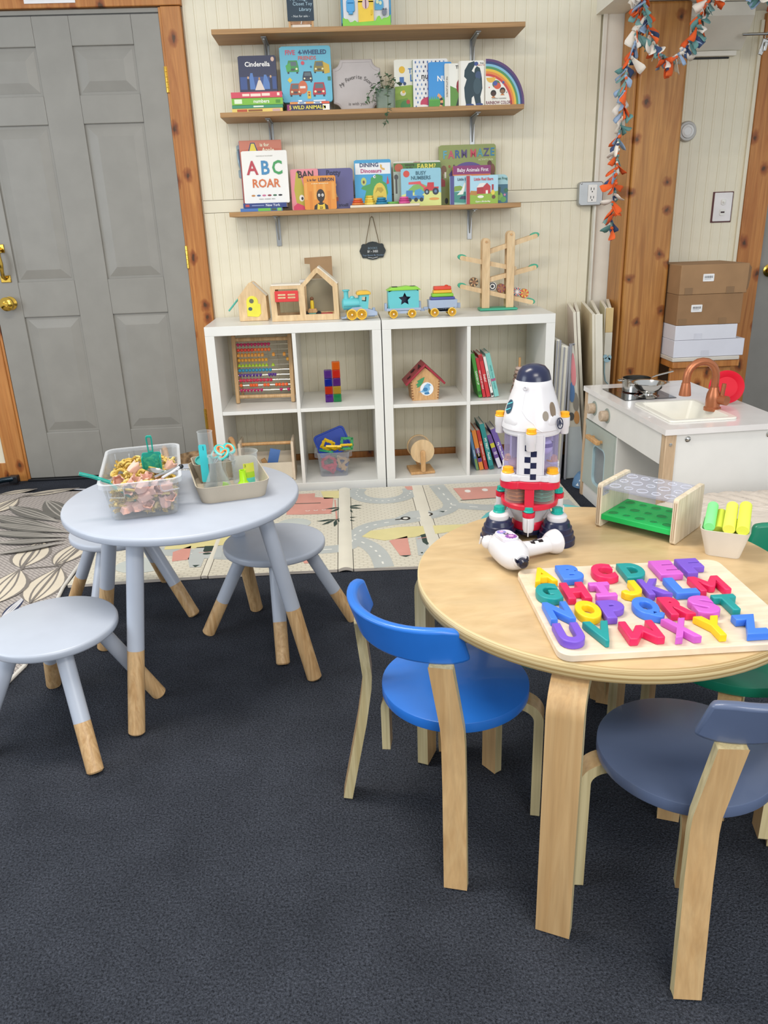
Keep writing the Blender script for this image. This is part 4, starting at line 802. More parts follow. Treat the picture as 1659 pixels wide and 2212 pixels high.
m = MB(); m.slabxz([(.037, .022), (.078, .018), (.084, .018), (.094, .022), (.094, .028), (.100, .030), (.100, .074), (.090, .076), (.090, .085)] + ell(.064, .086, .026, .024, 12, 0, 180) + [(.038, .086)], -.002, .0105, plain('#e3dc4a', .35)); m.build('door', t, bevel=.0015)
m = MB(); m.slabxz(ell(.061, .088, .010, .010, 18), -.0027, -.0021, plain('#6a6a5a', .4)); m.slabxz(ell(.053, .054, .009, .008, 18), -.0027, -.0021, plain('#4a5c64', .4)); m.build('door_holes', t, smooth=0)['kind'] = 'stuff'
m = MB(); m.tube([(-.050, .03, .045), (-.020, .035, .078), (.0, .04, .10)], .004, plain('#4fb3a0', .4), 8); m.build('teal_stick', t)
t = thing('toy_barn', 'wide wooden toy house with a red shutter, gabled window and peg figure', 'toy', (-.482, -.296, KT), (0, 0, -.035))
bo = [(.004, 0), (.296, 0), (.3, .004), (.298, .150), (.286, .162), (.222, .218), (.211, .222), (.200, .218), (.150, .166), (.135, .152), (.004, .152), (0, .147), (0, .004)]
def wallpanel(m, y0, y1, mat):
    # face with two openings, tiled from pieces
    m.slabxz([(0, 0), (.3, 0), (.3, .026), (0, .026)], y0, y1, mat)
    m.slabxz([(0, .026), (.026, .026), (.022, .138), (0, .138)], y0, y1, mat)
    m.slabxz([(.126, .026), (.152, .026), (.152, .145), (.122, .138)], y0, y1, mat)
    m.slabxz([(0, .138), (.122, .138), (.152, .145), (.150, .166), (.135, .152), (.004, .152), (0, .147)], y0, y1, mat)
    m.slabxz([(.278, .026), (.3, .026), (.298, .150), (.286, .162), (.276, .142)], y0, y1, mat)
    m.slabxz([(.150, .166), (.152, .145), (.205, .198), (.211, .202), (.211, .222), (.2, .218)], y0, y1, mat)
    m.slabxz([(.286, .162), (.276, .142), (.217, .198), (.211, .202), (.211, .222), (.222, .218)], y0, y1, mat)
m = MB(); wallpanel(m, 0, .010, W_TOY); m.build('front_wall', t, smooth=0)['kind'] = 'stuff'
m = MB(); wallpanel(m, .112, .120, W_TOY); m.build('back_wall', t, smooth=0)['kind'] = 'stuff'; m = MB(); m.slabxz(bo, .1205, .122, clear('acrylic_back', '#dcd8c8', .12, .1, .2)); m.build('back_pane', t)
m = MB(); m.box(.004, .296, .010, .112, .0, .010, W_TOY); m.box(.003, .008, .010, .112, .01, .147, W_TOY); m.box(.292, .297, .010, .112, .01, .147, W_TOY); m.box(.136, .144, .010, .112, .01, .148, W_TOY); m.build('inner_boards', t, smooth=0)['kind'] = 'stuff'
m = MB(); m.box(.005, .136, .010, .112, .1525, .158, plain('#e8e2d4', .4)); m.add([(.30, .010, .156), (.30, .112, .156), (.216, .112, .229), (.216, .010, .229), (.296, .010, .152), (.296, .112, .152), (.212, .112, .224), (.212, .010, .224)], [(0, 1, 2, 3), (4, 7, 6, 5), (0, 4, 5, 1), (1, 5, 6, 2), (2, 6, 7, 3), (3, 7, 4, 0)], plain('#e8e2d4', .4)); m.build('roof_slabs', t)['kind'] = 'stuff'
m = MB(); m.slabxz(rrect(.020, .124, .084, .131, .004), -.008, -.001, plain('#d8413f', .35)); m.build('red_shutter', t, bevel=.002)
m = MB()
for u in (.034, .077):
    for v in (.099, .111): m.slabxz(rrect(u, u + .034, v, v + .007, .003), -.0095, -.0082, W_TOY)
m.build('shutter_slots', t, smooth=0)['kind'] = 'stuff'
t = thing('peg_figure', 'brown-headed wooden peg figure in yellow on a toy car, in the gabled window', 'toy', (-.302, -.248, KT + .010))
m = MB(); m.lathe([(.0085, .036), (.0085, .062), (.006, .072), (.001, .073)], plain('#e3c32e', .4), 18); m.build('body', t)
m = MB(); m.ball((0, 0, .079), .0085, plain('#7a5138', .5), 16, 10); m.build('head', t)
m = MB(); m.slabxz([(-.024, .018), (.024, .018), (.018, .036), (-.016, .036)], -.016, .016, W_BEECH); m.box(-.024, .024, -.018, .018, .007, .018, plain('#5f9c8c', .4)); m.build('car_body', t, bevel=.002)
for u in (-.027, .027):
    m = MB(); m.cyl((u, -.021, .012), (u, .021, .012), .012, .012, BLACK, 18); m.build('wheel', t)
t = thing('toy_truck', 'small red and black toy vehicle lying inside the gabled toy house', 'toy', (-.245, -.24, KT + .010))
m = MB(); m.box(-.02, .034, -.014, .014, .006, .015, plain('#b8303a', .35)); m.build('body', t, bevel=.003)
m = MB(); m.tube([(-.028, -.012, .004), (-.01, -.018, .006), (.004, -.012, .004), (-.006, -.006, .005), (-.022, -.004, .004)], .003, plain('#2a2a2c', .4), 6); m.cyl((.02, -.018, .006), (.02, .018, .006), .006, .006, BLACK, 12); m.build('wheels', t)['kind'] = 'stuff'
t = thing('cardboard_piece', 'brown cardboard flap leaning on the wall behind the wide toy house', 'cardboard', (-.33, -.075, KT + .10))
CARD = plain('#a2825f', .8, var=.08)
m = MB(); m.slabxz([(.03, -.1), (.125, -.1), (.125, .162), (-.002, .158), (-.002, .132), (.022, .130), (.024, .07), (.03, .07)], 0, .006, CARD); m.build('sheet', t)
t = thing('white_carton', 'white carton behind the wide toy house', 'box', (-.356, -.165, KT))
m = MB(); m.box(0, .165, 0, .085, 0.0005, .165, plain('#e3e0da', .5)); m.build('carton_body', t, bevel=.002)
# train
TQ, PB, YW = plain('#62c0c6', .4, var=.03), plain('#a3b2c9', .42, var=.03), plain('#e6b93a', .35, var=.03)
def wheel(t, x, y, z, r):
    m = MB(); m.M = T(x, y, z) @ RX(PI / 2)
    m.lathe([(r * .78, .0), (r, .001), (r, .012), (r * .78, .013), (r * .74, .009), (r * .2, .008), (r * .2, .015), (.0015, .015)], YW, 26)
    for k in range(12):
        a = k * PI / 6; m.cyl((r * .2 * math.cos(a), r * .2 * math.sin(a), .010), (r * .76 * math.cos(a), r * .76 * math.sin(a), .0115), .0017, .0017, plain('#cf9a22', .35), 6)
    w = m.build('wheel', t); m = MB(); m.M = T(x, y - .0155, z) @ RX(PI / 2); m.lathe([(.0035, 0), (.0035, .002), (.001, .003)], plain('#e9e6e0', .4), 12); m.build('hub_pin', w)
t = thing('toy_locomotive', 'turquoise toy steam engine with yellow roof and wheels', 'toy', (-.172, -.352, KT), (0, 0, .05))
m = MB(); m.slabxz([(.0, .010), (.018, .011), (.034, .042), (.05, .052), (.09, .054), (.096, .046), (.118, .044), (.145, .036), (.160, .030), (.160, .014), (.118, .014), (.115, .008), (.104, .012), (.028, .020), (.022, .006), (.0, .006)], .004, .064, PB); m.build('chassis', t, bevel=.002)
m = MB(); m.cyl((.012, .034, .066), (.085, .034, .066), .025, .025, TQ, 26); m.cyl((.006, .034, .066), (.012, .034, .066), .014, .025, TQ, 26); m.build('boiler', t)
m = MB(); m.lathe([(.012, 0), (.010, .02), (.011, .034), (.016, .036), (.016, .041), (.010, .041), (.010, .036)], TQ, 20, (.026, .034, .086)); m.build('chimney', t)
m = MB(); m.lathe([(.012, 0), (.012, .004), (.008, .010), (.001, .011)], TQ, 16, (.052, .034, .089)); m.build('steam_dome', t)
m = MB(); o_, i_ = [(.080, .036), (.118, .036), (.126, .108), (.084, .108)], [(.0925, .078), (.1115, .076), (.113, .096), (.0935, .096)]
m.framexz(o_, i_, .006, .012, TQ); m.framexz(o_, i_, .056, .062, TQ); m.box(.080, .086, .012, .056, .036, .108, TQ); m.slabxz([(.114, .036), (.118, .036), (.126, .108), (.121, .108)], .012, .056, TQ); m.build('cab', t)
m = MB(); m.slabxz([(.070, .104), (.072, .116), (.085, .121), (.118, .121), (.132, .116), (.134, .106), (.13, .105)], -.001, .069, YW); m.build('roof', t, bevel=.003)
m = MB(); m.tube([(.012, .0, .060), (.085, .0, .061)], .002, plain('#4a98a4', .4), 6); m.build('side_rail', t)
for x, r in ((.046, .0235), (.089, .0235)):
    wheel(t, x, .004, r, r); wheel(t, x, .070, r, r)
m = MB(); m.box(.118, .150, .024, .044, .008, .026, PB); m.cyl((.146, .034, .026), (.146, .034, .046), .007, .007, PB, 14); m.build('coupling', t, bevel=.001)
t = thing('toy_wagon', 'turquoise toy train wagon with a star hole and green lid', 'toy', (.022, -.345, KT), (0, 0, .03))
m = MB(); m.box(.006, .160, .004, .066, .030, .041, PB); m.slabxz([(.026, .030), (.14, .030), (.124, .031), (.112, .018), (.058, .018), (.046, .031)], .002, .068, PB); m.box(.0, .010, .020, .05, .030, .062, PB); m.box(.152, .162, .020, .05, .034, .066, PB); m.box(.16, .180, .028, .042, .022, .034, PB); m.build('chassis', t, bevel=.002)
m = MB(); st = star(.088, .079, .0285, .5); ou = [(.015 if p[0] < .088 else .150, 0) for p in st]
outer = [(.088, .120), (.135, .120), (.151, .110), (.151, .085), (.151, .041), (.088, .041), (.020, .041), (.015, .085), (.015, .110), (.045, .120)]
m.framexz(outer, st, .004, .007, TQ); m.box(.015, .151, .063, .066, .041, .120, TQ); m.box(.015, .018, .007, .063, .041, .120, TQ); m.box(.148, .151, .007, .063, .041, .120, TQ); m.build('tub', t, smooth=0)
m = MB(); m.box(.018, .148, .045, .060, .042, .110, plain('#1b2a55', .4)); m.build('block_inside', t)
m = MB(); m.slabxz([(.008, .117), (.162, .117), (.152, .124), (.144, .131), (.116, .131), (.100, .134), (.068, .130), (.030, .130), (.02, .123)], -.002, .072, plain('#8fd040', .38)); m.build('lid', t, bevel=.003)
m = MB(); m.box(.034, .058, .012, .05, .1305, .1322, plain('#2c3a2a', .5)); m.cyl((.126, .034, .1312), (.126, .034, .1325), .012, .012, plain('#2c3a2a', .5), 16); m.build('lid_holes', t, smooth=0)['kind'] = 'stuff'
for x in (.036, .118):
    wheel(t, x, .002, .0185, .0185); wheel(t, x, .072, .0185, .0185)
t = thing('toy_flat_wagon', 'pale blue toy wagon stacked with red, yellow, green and purple trays', 'toy', (.214, -.345, KT), (0, 0, .03))
m = MB(); m.slabxz([(.004, .034), (.128, .034), (.130, .070), (.002, .070)], .002, .068, PB); m.slabxz([(.01, .030), (.120, .030), (.120, .036), (.10, .036), (.086, .020), (.050, .020), (.034, .036), (.01, .036)], .0, .070, PB); m.box(-.018, .004, .028, .042, .028, .040, PB); m.box(.130, .148, .028, .042, .030, .052, PB); m.build('chassis', t, bevel=.002)
for w, z0, z1, hx in ((.052, .0705, .082, '#4a4f9c'), (.046, .0825, .097, '#86c534'), (.040, .0975, .111, '#e6b232'), (.037, .1115, .127, '#d8452a')):
    m = MB(); c = .066; m.slabxz([(c - w - .002, z0), (c + w + .002, z0), (c + w, z1), (c - w, z1)], .034 - w * .6, .034 + w * .6, plain(hx, .38)); m.build('tray', t, bevel=.003)
m = MB(); m.ball((.085, .034, .128), (.008, .008, .004), plain('#d8452a', .38), 12, 6); m.build('knob', t)
for x in (.026, .104):
    wheel(t, x, .002, .0185, .0185); wheel(t, x, .072, .0185, .0185)
# ball run
GR = plain('#3fa886', .4, var=.04)
t = thing('roller_ramp', 'tall wooden zigzag ramp toy with green ends on the white shelf', 'toy', (.468, -.205, KT), (0, 0, -.02))
m = MB(); m.slabxz([(0, 0)] * 0 or [(.0, .0005), (.172, .0005), (.178, .005), (.172, .011), (.006, .011), (-.002, .006)], 0, .085, GR); m.build('base', t, bevel=.003)
def post(x, y, h):
    m = MB(); m.slabxz([(x, .011), (x + .036, .011), (x + .036, h - .018)] + ell(x + .018, h - .018, .018, .018, 10, 0, 180)[1:-1] + [(x, h - .018)], y, y + .010, W_TOY); return m.build('upright', t, bevel=.0015)
for y in (.012, .062): post(.010, y, .318); post(.122, y, .346)
m = MB(); m.cyl((.028, .008, .302), (.028, .076, .302), .005, .005, W_BEECH, 12); m.build('dowel', t); m = MB(); m.cyl((.140, .008, .330), (.140, .076, .330), .005, .005, W_BEECH, 12); m.build('dowel', t)
for (xa, za, xb, zb, full) in ((.02, .252, .262, .322, 'r'), (-.090, .238, .170, .180, 'l'), (.02, .130, .262, .185, 'r'), (-.090, .113, .252, .028, 'b')):
    L = math.hypot(xb - xa, zb - za); a = math.atan2(zb - za, xb - xa)
    m = MB(); m.M = T(xa, .0245, za) @ RY(-a)
    m.slabxz(rrect(0, L, -.010, .010, .009), .0, .006, W_TOY); m.slabxz(rrect(0, L, -.010, .010, .009), .031, .037, W_TOY); m.box(.012, L - .012, .006, .031, -.006, .0, W_TOY); m.build('ramp', t)['kind'] = 'stuff'
    for e, ok in ((0, full in 'lb'), (L, full in 'rb')):
        if ok:
            s = 1 if e else -1
            m = MB(); m.M = T(xa, .0245, za) @ RY(-a) @ T(e - s * .012, 0, 0); m.slabxz(ell(0, .003, .022, .013, 16), .0062, .0308, GR); m.build('end_cap', t, bevel=.002)
def roller(label, x, z, y, cols):
    t2 = thing('painted_roller', label, 'toy', (.468 + x, -.205 + y, KT + z), (0, 0, 0))
    m = MB(); m.M = RX(PI / 2); m.cyl((0, 0, -.012), (0, 0, .012), .0205, .0205, plain(cols[0], .4), 28); m.build('disc', t2, bevel=.002)
    m = MB(); n = 12
    if len(cols) > 3:
        for k in range(3): m.slabxz(ell(0, 0, .017 - .005 * k, .017 - .005 * k, 20), -.0126 - .0003 * k, -.0122, plain(cols[1 + k], .4))
    else:
        for k in range(n): a0 = k * 360 / n; m.slabxz([(.006 * math.cos(math.radians(a0)), .006 * math.sin(math.radians(a0)))] + ell(0, 0, .019, .019, 4, a0 + 4, a0 + 26), -.0128, -.0122, plain(cols[1 + k % 2], .4))
    m.build('painted_face', t2, smooth=0)['kind'] = 'stuff'; return t2
roller('wooden roller painted with leaves, on the upper left of the bottom ramp', -.024, .128, .043, ('#8a5c3a', '#3a3f2c', '#c8a878'))
roller('white and black spiral roller on the bottom ramp of the zigzag toy', .062, .1065, .043, ('#e6e2da', '#26262c', '#e6e2da', '#26262c'))
roller('brown and purple roller beside the black and white spiral one', .104, .096, .043, ('#9a6a44', '#7a3450', '#a8603c'))
roller('white roller with thin coloured swirls near the ramp end', .178, .078, .043, ('#e6e0d8', '#b83a34', '#3a4a5c'))
roller('wooden roller with a red and yellow sun at the end of the bottom ramp', .213, .0695, .043, ('#c08a50', '#d8442c', '#e8c04a'))

# ================================================================== inside the cubes
SH = .3935
t = thing('abacus', 'wooden abacus with rainbow bead rows inside the upper left cube', 'abacus', (-.688, -.235, SH + .0022), (-.10, 0, -.06))
for x in (0, .260):
    m = MB(); m.slabxz(rrect(x, x + .018, .0, .312, .006), 0, .018, W_TIP); m.build('side_post', t, bevel=.002)
    m = MB(); m.tube([(x + .009, .018, .29), (x + .009, .085, .16), (x + .009, .135, .022)], .007, W_TIP, 8); m.build('rear_leg', t)
for z in (.03, .292):
    m = MB(); m.cyl((.018, .009, z), (.260, .009, z), .009, .009, W_TIP, 14); m.build('cross_bar', t)
rowsb = [('#b82a5e', 10, 'd', ()), ('#d8483c', 10, 'o', ()), ('#e0973a', 8, 'h', (.19, .24)), ('#e2a23c', 9, 'o', (.255,)), ('#b0cf3c', 9, 't', (.185,)), ('#2f8fb4', 10, 'o', ()), ('#5c3a8c', 7, 'd', (.165, .178, .191)), ('#c02a4a', 10, 'o', ()), ('#e2632f', 1, 'o', (.075, .088, .101, .14, .156, .195, .21, .226, .242)), ('#b82a62', 7, 'd', (.215, .25))]
for i, (hx, n, sh, extra) in enumerate(rowsb):
    z = .268 - .0232 * i
    m = MB(); m.cyl((.018, .009, z), (.260, .009, z), .0016, .0016, STEEL, 8); rod = m.build('rod', t)
    xsb = [.028 + .0158 * k for k in range(n)] + list(extra)
    mm = plain(hx, .35); mm2 = plain('#e0733a', .35) if i == 1 else mm
    pb = None
    for k, x in enumerate(xsb):
        mt_ = mm2 if (i == 1 and k > 4) else mm
        if pb is None or (i == 1 and k == 5):
            m = MB()
            if sh == 'd': m.lathe([(.001, -.0085), (.005, -.004), (.0085, .002), (.006, .007), (.001, .008)], mt_, 10)
            elif sh == 't': m.lathe([(.0085, -.007), (.0085, -.003), (.004, .005), (.001, .008)], mt_, 10)
            elif sh == 'h': m.box(-.006, .006, -.006, .006, -.008, .004, mt_); m.lathe([(.008, .004), (.001, .010)], mt_, 4)
            else: m.ball((0, 0, 0), (.0082, .0082, .0085), mt_, 12, 8)
            pb = m.build('bead', rod); o = pb
        else: o = pb.copy(); COL.objects.link(o); o.parent = rod
        o.location = (x, .009, z)
# translucent cubes
def tcube(x, z, hx, label):
    t = thing('magnet_cube', label, 'block', (x, -.270, SH + z), (0, 0, .04), 'translucent magnetic cubes in the second cube')
    m = MB(); m.box(-.0182, .0182, -.0182, .0182, .0004, .0366, clear('cube_' + hx[1:], hx, .42, .08)); m.build('shell', t, bevel=.003)
    m = MB(); m.box(-.012, .012, -.012, .012, .006, .031, clear('core_' + hx[1:], hx, .30, .3)); m.build('core', t)
CB = [(0, 0, '#6a2f9c', 'purple'), (1, 0, '#2a9c5a', 'green'), (0, 1, '#d8401f', 'red-orange'), (1, 1, '#c9a53a', 'amber yellow'), (0, 2, '#1f2fa8', 'deep blue'), (1, 2, '#6a2f8c', 'purple'), (0, 3, '#6a3a9c', 'purple'), (1, 3, '#dc3326', 'red'), (1, 4, '#e8731f', 'orange')]
pos = ('lowest', 'second from the bottom', 'third from the bottom', 'fourth from the bottom', 'topmost')
for c, r, hx, nm in CB: tcube(-.249 + .0378 * c, .0372 * r, hx, f'{nm} translucent cube, {pos[r]} in the {"left" if c == 0 else "right"} column of the cube tower' if r < 4 else 'orange translucent cube alone on top of the cube tower')
# shape sorter birdhouse
t = thing('shape_sorter', 'wooden house-shaped sorter with a dark red roof and a bluebird sticker', 'toy', (.118, -.335, SH), (0, 0, .05))
m = MB(); m.slabxz([(.018, 0), (.138, 0), (.146, .095), (.078, .150), (.008, .095)], 0, .008, W_BEECH); m.slabxz([(.018, 0), (.138, 0), (.146, .095), (.078, .150), (.008, .095)], .112, .12, W_BEECH); m.build('gable_wall', t)['kind'] = 'stuff'
m = MB(); 
m.add([(.018, .008, 0), (.010, .008, .095), (.010, .112, .095), (.018, .112, 0), (.024, .008, 0), (.016, .008, .095), (.016, .112, .095), (.024, .112, 0)], [(0, 3, 2, 1), (4, 5, 6, 7), (0, 1, 5, 4), (2, 3, 7, 6), (1, 2, 6, 5), (0, 4, 7, 3)], W_BEECH)
m.add([(.138, .008, 0), (.146, .008, .095), (.146, .112, .095), (.138, .112, 0), (.132, .008, 0), (.140, .008, .095), (.140, .112, .095), (.132, .112, 0)], [(0, 1, 2, 3), (4, 7, 6, 5), (0, 4, 5, 1), (2, 6, 7, 3), (1, 5, 6, 2), (0, 3, 7, 4)], W_BEECH); m.build('side_wall', t, smooth=0)['kind'] = 'stuff'
RR_ = plain('#9c2a38', .4, var=.06)
m = MB(); m.add([(-.016, -.010, .078), (-.016, .128, .078), (.078, .128, .168), (.078, -.010, .168), (-.010, -.010, .070), (-.010, .128, .070), (.078, .128, .155), (.078, -.010, .155)], [(0, 1, 2, 3)[::-1], (4, 5, 6, 7), (0, 4, 7, 3), (1, 2, 6, 5), (0, 1, 5, 4), (2, 3, 7, 6)], RR_)
m.add([(.172, -.010, .078), (.172, .128, .078), (.078, .128, .168), (.078, -.010, .168), (.166, -.010, .070), (.166, .128, .070), (.078, .128, .155), (.078, -.010, .155)], [(0, 1, 2, 3), (4, 7, 6, 5), (0, 3, 7, 4), (1, 5, 6, 2), (0, 4, 5, 1), (2, 6, 7, 3)], RR_); m.build('roof', t, bevel=.002)
m = MB(); m.M = T(.031, .06, .124) @ RY(-.764); hol = plain('#3a1a1c', .7)
m.flatxy([(-.045, -.03), (-.025, -.04), (-.02, -.015), (-.04, -.01)], .0008, hol); m.flatxy(ell(0, .02, .014, .018, 14), .0008, hol); m.flatxy([(.022, -.04), (.045, -.04), (.04, .03)], .0008, hol); m.build('sorting_holes', t, smooth=0)['kind'] = 'stuff'
m = MB(); m.slabxz(ell(.085, .052, .031, .031, 28), -.0008, -.0002, plain('#e8ebee', .4)); B1, B2 = plain('#7fb6dc', .4), plain('#3f7fae', .4)
m.flatxz([(.044, .040), (.058, .042), (.066, .050), (.074, .068), (.088, .078), (.1, .074), (.106, .066), (.098, .066), (.1, .05), (.09, .038), (.076, .035), (.062, .038)], -.0012, B1); m.flatxz(ell(.078, .05, .011, .009), -.0015, B2); m.flatxz(ell(.096, .07, .002, .002, 8), -.0015, BLACK); m.flatxz(arcband(.085, .052, .0, .026, 240, 300), -.0011, B2)
m.flatxz([(.036, .060), (.048, .062), (.060, .072), (.068, .085), (.072, .096), (.076, .108), (.060, .102), (.05, .096), (.04, .09), (.046, .082), (.034, .074), (.042, .068)], -.0009, plain('#3f8f5a', .5)); m.build('sticker', t, smooth=0)['kind'] = 'stuff'
for s in (0, 1):
    m = MB()
    for k in range(7):
        u = .020 - .0011 * k * 1.0 if s == 0 else .136 + .0011 * k; m.box(u - .004, u + .004, -.0006, .0005, .006 + k * .0125, .012 + k * .0125, plain('#8a5a34', .6))
    m.build('finger_joints', t, smooth=0)['kind'] = 'stuff'
# leaning books
def spine_book(label, x, z, w, h, d, ang, hexc, text, th, blobs=(), yf=-.335, g=None, ts=.5):
    t = thing('board_book', label, 'book', (x, yf, z), (0, -ang, 0), g); cm = INK(hexc); b = .0016
    m = MB(); m.box(0, b, 0, d, 0, h, cm); m.box(w - b, w, 0, d, 0, h, cm); m.box(0.0002, w - .0002, -.0008, .0018, 0, h, cm); m.build('cover', t)
    m = MB(); m.box(b, w - b, .0018, d - .003, .002, h - .003, PAPER); m.build('page_block', t)
    m = MB()
    for v0, v1, hx in blobs: m.flatxz([(.001, v0 * h), (w - .001, v0 * h), (w - .001, v1 * h), (.001, v1 * h)], -.0011, INK(hx))
    if text: m.text(text, 0, 0, w * ts, INK(th), M=T(w / 2, -.0015, h * .45) @ RX(PI / 2) @ RZ(-PI / 2), bold=w * .012)
    if text or blobs: m.build('spine_lettering', t, smooth=0)['kind'] = 'stuff'
    return t
ang = -.19   # top leans to the left
for i, (w, h, hx, tx, th, bl, lb, ts) in enumerate(((.017, .205, '#4a9c3a', 'GARDEN UP', '#f0f2e6', ((.06, .14, '#2f6a2c'),), 'green book with white lettering, leftmost of the leaning upper five', .55),
        (.015, .185, '#c8303a', 'HEY! LOOK AT YOU!', '#f4e6e2', (), 'thin red book leaning second in the upper right cube', .5), (.018, .200, '#cf3338', 'Snake!', '#f2e2dc', ((.85, .97, '#a8242c'),), 'red snake book leaning third in the upper right cube', .62),
        (.013, .190, '#e9e6e0', 'YOU AND ME TOGETHER', '#3a3a3c', ((.03, .1, '#3a3a3c'),), 'thin white book leaning fourth in the upper right cube', .4), (.022, .205, '#7fc4bc', 'NEVER TOUCH A SHARK', '#4a9a94', ((.36, .42, '#b8487c'),), 'pale turquoise book leaning last in the upper right cube', .36))):
    spine_book(lb, .444 + .0195 * i + (0, 0, -.002, .0005, -.004)[i], SH + .002, w - .001, h, .15, .19 + .01 * i, hx, tx, th, bl, ts=ts)
for i, (w, h, hx, tx, th, bl, lb, ts) in enumerate(((.014, .190, '#5a86ac', 'KINDNESS', '#e6ecf0', ((.0, .3, '#7a9c5a'),), 'slate blue and green book, leftmost in the lower right cube', .4), (.021, .200, '#e08a3a', 'GARDEN', '#f2e6d6', ((.2, .55, '#5a3a8c'), (.3, .42, '#e8e0f0')), 'orange and purple book leaning in the lower right cube', .4),
        (.017, .200, '#b83a34', 'GOODNIGHT HUGS', '#f0d8c8', ((.62, .72, '#d8704a'),), 'rusty red book leaning in the lower right cube', .42), (.023, .230, '#2a8c8c', 'MY FIRST - Panda!', '#e6f2ee', ((.0, .08, '#1f6a6c'),), 'teal panda book, tallest in the lower right cube', .5))):
    spine_book(lb, .436 + .022 * i + (0, -.005, -.002, -.001)[i], .0415, w - .001, h, .15, .20 + .01 * i, hx, tx, th, bl, yf=-.330, ts=ts)
for i, (w, h, hx, tx, th, bl, lb, ts) in enumerate(((.022, .175, '#6a4f94', 'III', '#e6dff0', ((.02, .3, '#d8d6e0'), (.62, .75, '#c8c23a')), 'short purple book with three white bars in the lower right cube', .7), (.026, .205, '#6f5aa4', 'My First Puzzle', '#f0ecf6', ((.0, .2, '#e6e2ea'),), 'wide purple book leaning last in the lower right cube', .42))):
    spine_book(lb, .545 + .031 * i, .0415, w - .001, h, .15, .34 + .02 * i, hx, tx, th, bl, yf=-.318, ts=ts)
# ring stacker
t = thing('ring_stacker', 'dusty pink and brown wooden ring stacker at the right end of the upper right cube', 'toy', (.650, -.250, SH))
m = MB(); m.cyl((0, 0, 0), (0, 0, .165), .006, .0055, W_BEECH, 14); m.build('peg', t)
m = MB(); m.lathe([(.040, 0), (.042, .004), (.042, .012), (.038, .017)], plain('#c8a6a0', .6), 28); m.build('base', t)
for i, (r, hx) in enumerate(((.036, '#9a7a68'), (.033, '#c9aba0'), (.031, '#a8887c'), (.028, '#8f7266'), (.025, '#b89a8c'), (.021, '#d0b8ac'))):
    m = MB(); z = .026 + i * .0178; rr = .0085
    m.lathe([(max(.007, r - 2 * rr) , z - .004), (r - rr, z - rr), (r - rr * .3, z - rr * .7), (r, z), (r - rr * .3, z + rr * .7), (r - rr, z + rr), (max(.007, r - 2 * rr), z + .004)], plain(hx, .6), 28); m.build('ring', t)
# rolling drum
t = thing('rattle_drum', 'wooden drum toy on a square stand in the lower right unit', 'toy', (.172, -.290, .041), (0, 0, .1))
m = MB(); m.box(-.058, .058, -.062, .062, 0, .013, W_BEECH); m.build('base', t, bevel=.002)
for y, z, r in ((-.050, .110, .057), (.048, .110, .057)):
    m = MB(); m.cyl((0, y - .005, z), (0, y + .005, z), r, r, W_TOY, 40); m.build('disc', t, bevel=.0015)
m = MB(); m.cyl((0, -.045, .11), (0, .043, .11), .052, .052, clear('drum_film', '#e8e2d4', .18, .08), 36); m.build('clear_barrel', t)
for s in (-1, 1):
    m = MB(); m.slabxz(rrect(-.011, .011, .012, .118, .010), s * .066 - .006, s * .066 + .006, W_BEECH); m.build('support', t, bevel=.002)
m = MB(); m.ball((.018, 0, .075), .012, plain('#4a7a5a', .5)); m.ball((-.015, .01, .072), .011, plain('#b8503c', .5)); m.ball((0, -.02, .072), .011, plain('#d8b04a', .5)); m.build('rattle_ball', t)['kind'] = 'stuff'
# tub of plastic frames
def tub_mesh(w0, d0, w1, d1, h, mat, lip=.012):
    m = MB(); taper_box(m, w0, d0, w1, d1, 0, h, .0022, mat)
    o = rrect(-w1 / 2 - lip, w1 / 2 + lip, -d1 / 2 - lip, d1 / 2 + lip, .025, 4); i = rrect(-w1 / 2, w1 / 2, -d1 / 2, d1 / 2, .02, 4); n = len(o)
    vs = [(x, y, h) for x, y in o] + [(x, y, h) for x, y in i] + [(x, y, h - .02) for x, y in o]
    m.add(vs, [(k, (k + 1) % n, n + (k + 1) % n, n + k) for k in range(n)] + [(2 * n + k, 2 * n + (k + 1) % n, (k + 1) % n, k) for k in range(n)], mat); return m
t = thing('frame_tub', 'clear plastic tub of coloured connecting frames in the lower left unit', 'tub', (-.245, -.265, .0415))
CL = clear('clear_tub', '#eceef2', .06, .12, .3)
tub_mesh(.130, .10, .155, .12, .118, CL).build('tub', t)
t = thing('tub_lid', 'dark blue lid standing tilted in the clear tub of frames', 'lid', (-.238, -.222, .155), (-.25, -.35, .1))
m = MB(); m.slabxz(rrect(-.078, .078, -.030, .088, .02), 0, .008, plain('#1f4cc4', .35)); m.build('panel', t, bevel=.003); m = MB(); m.framexz(rrect(-.080, .080, -.032, .090, .021), rrect(-.072, .072, -.024, .082, .016), -.006, 0, plain('#1f4cc4', .35)); m.build('rim', t, bevel=.002)
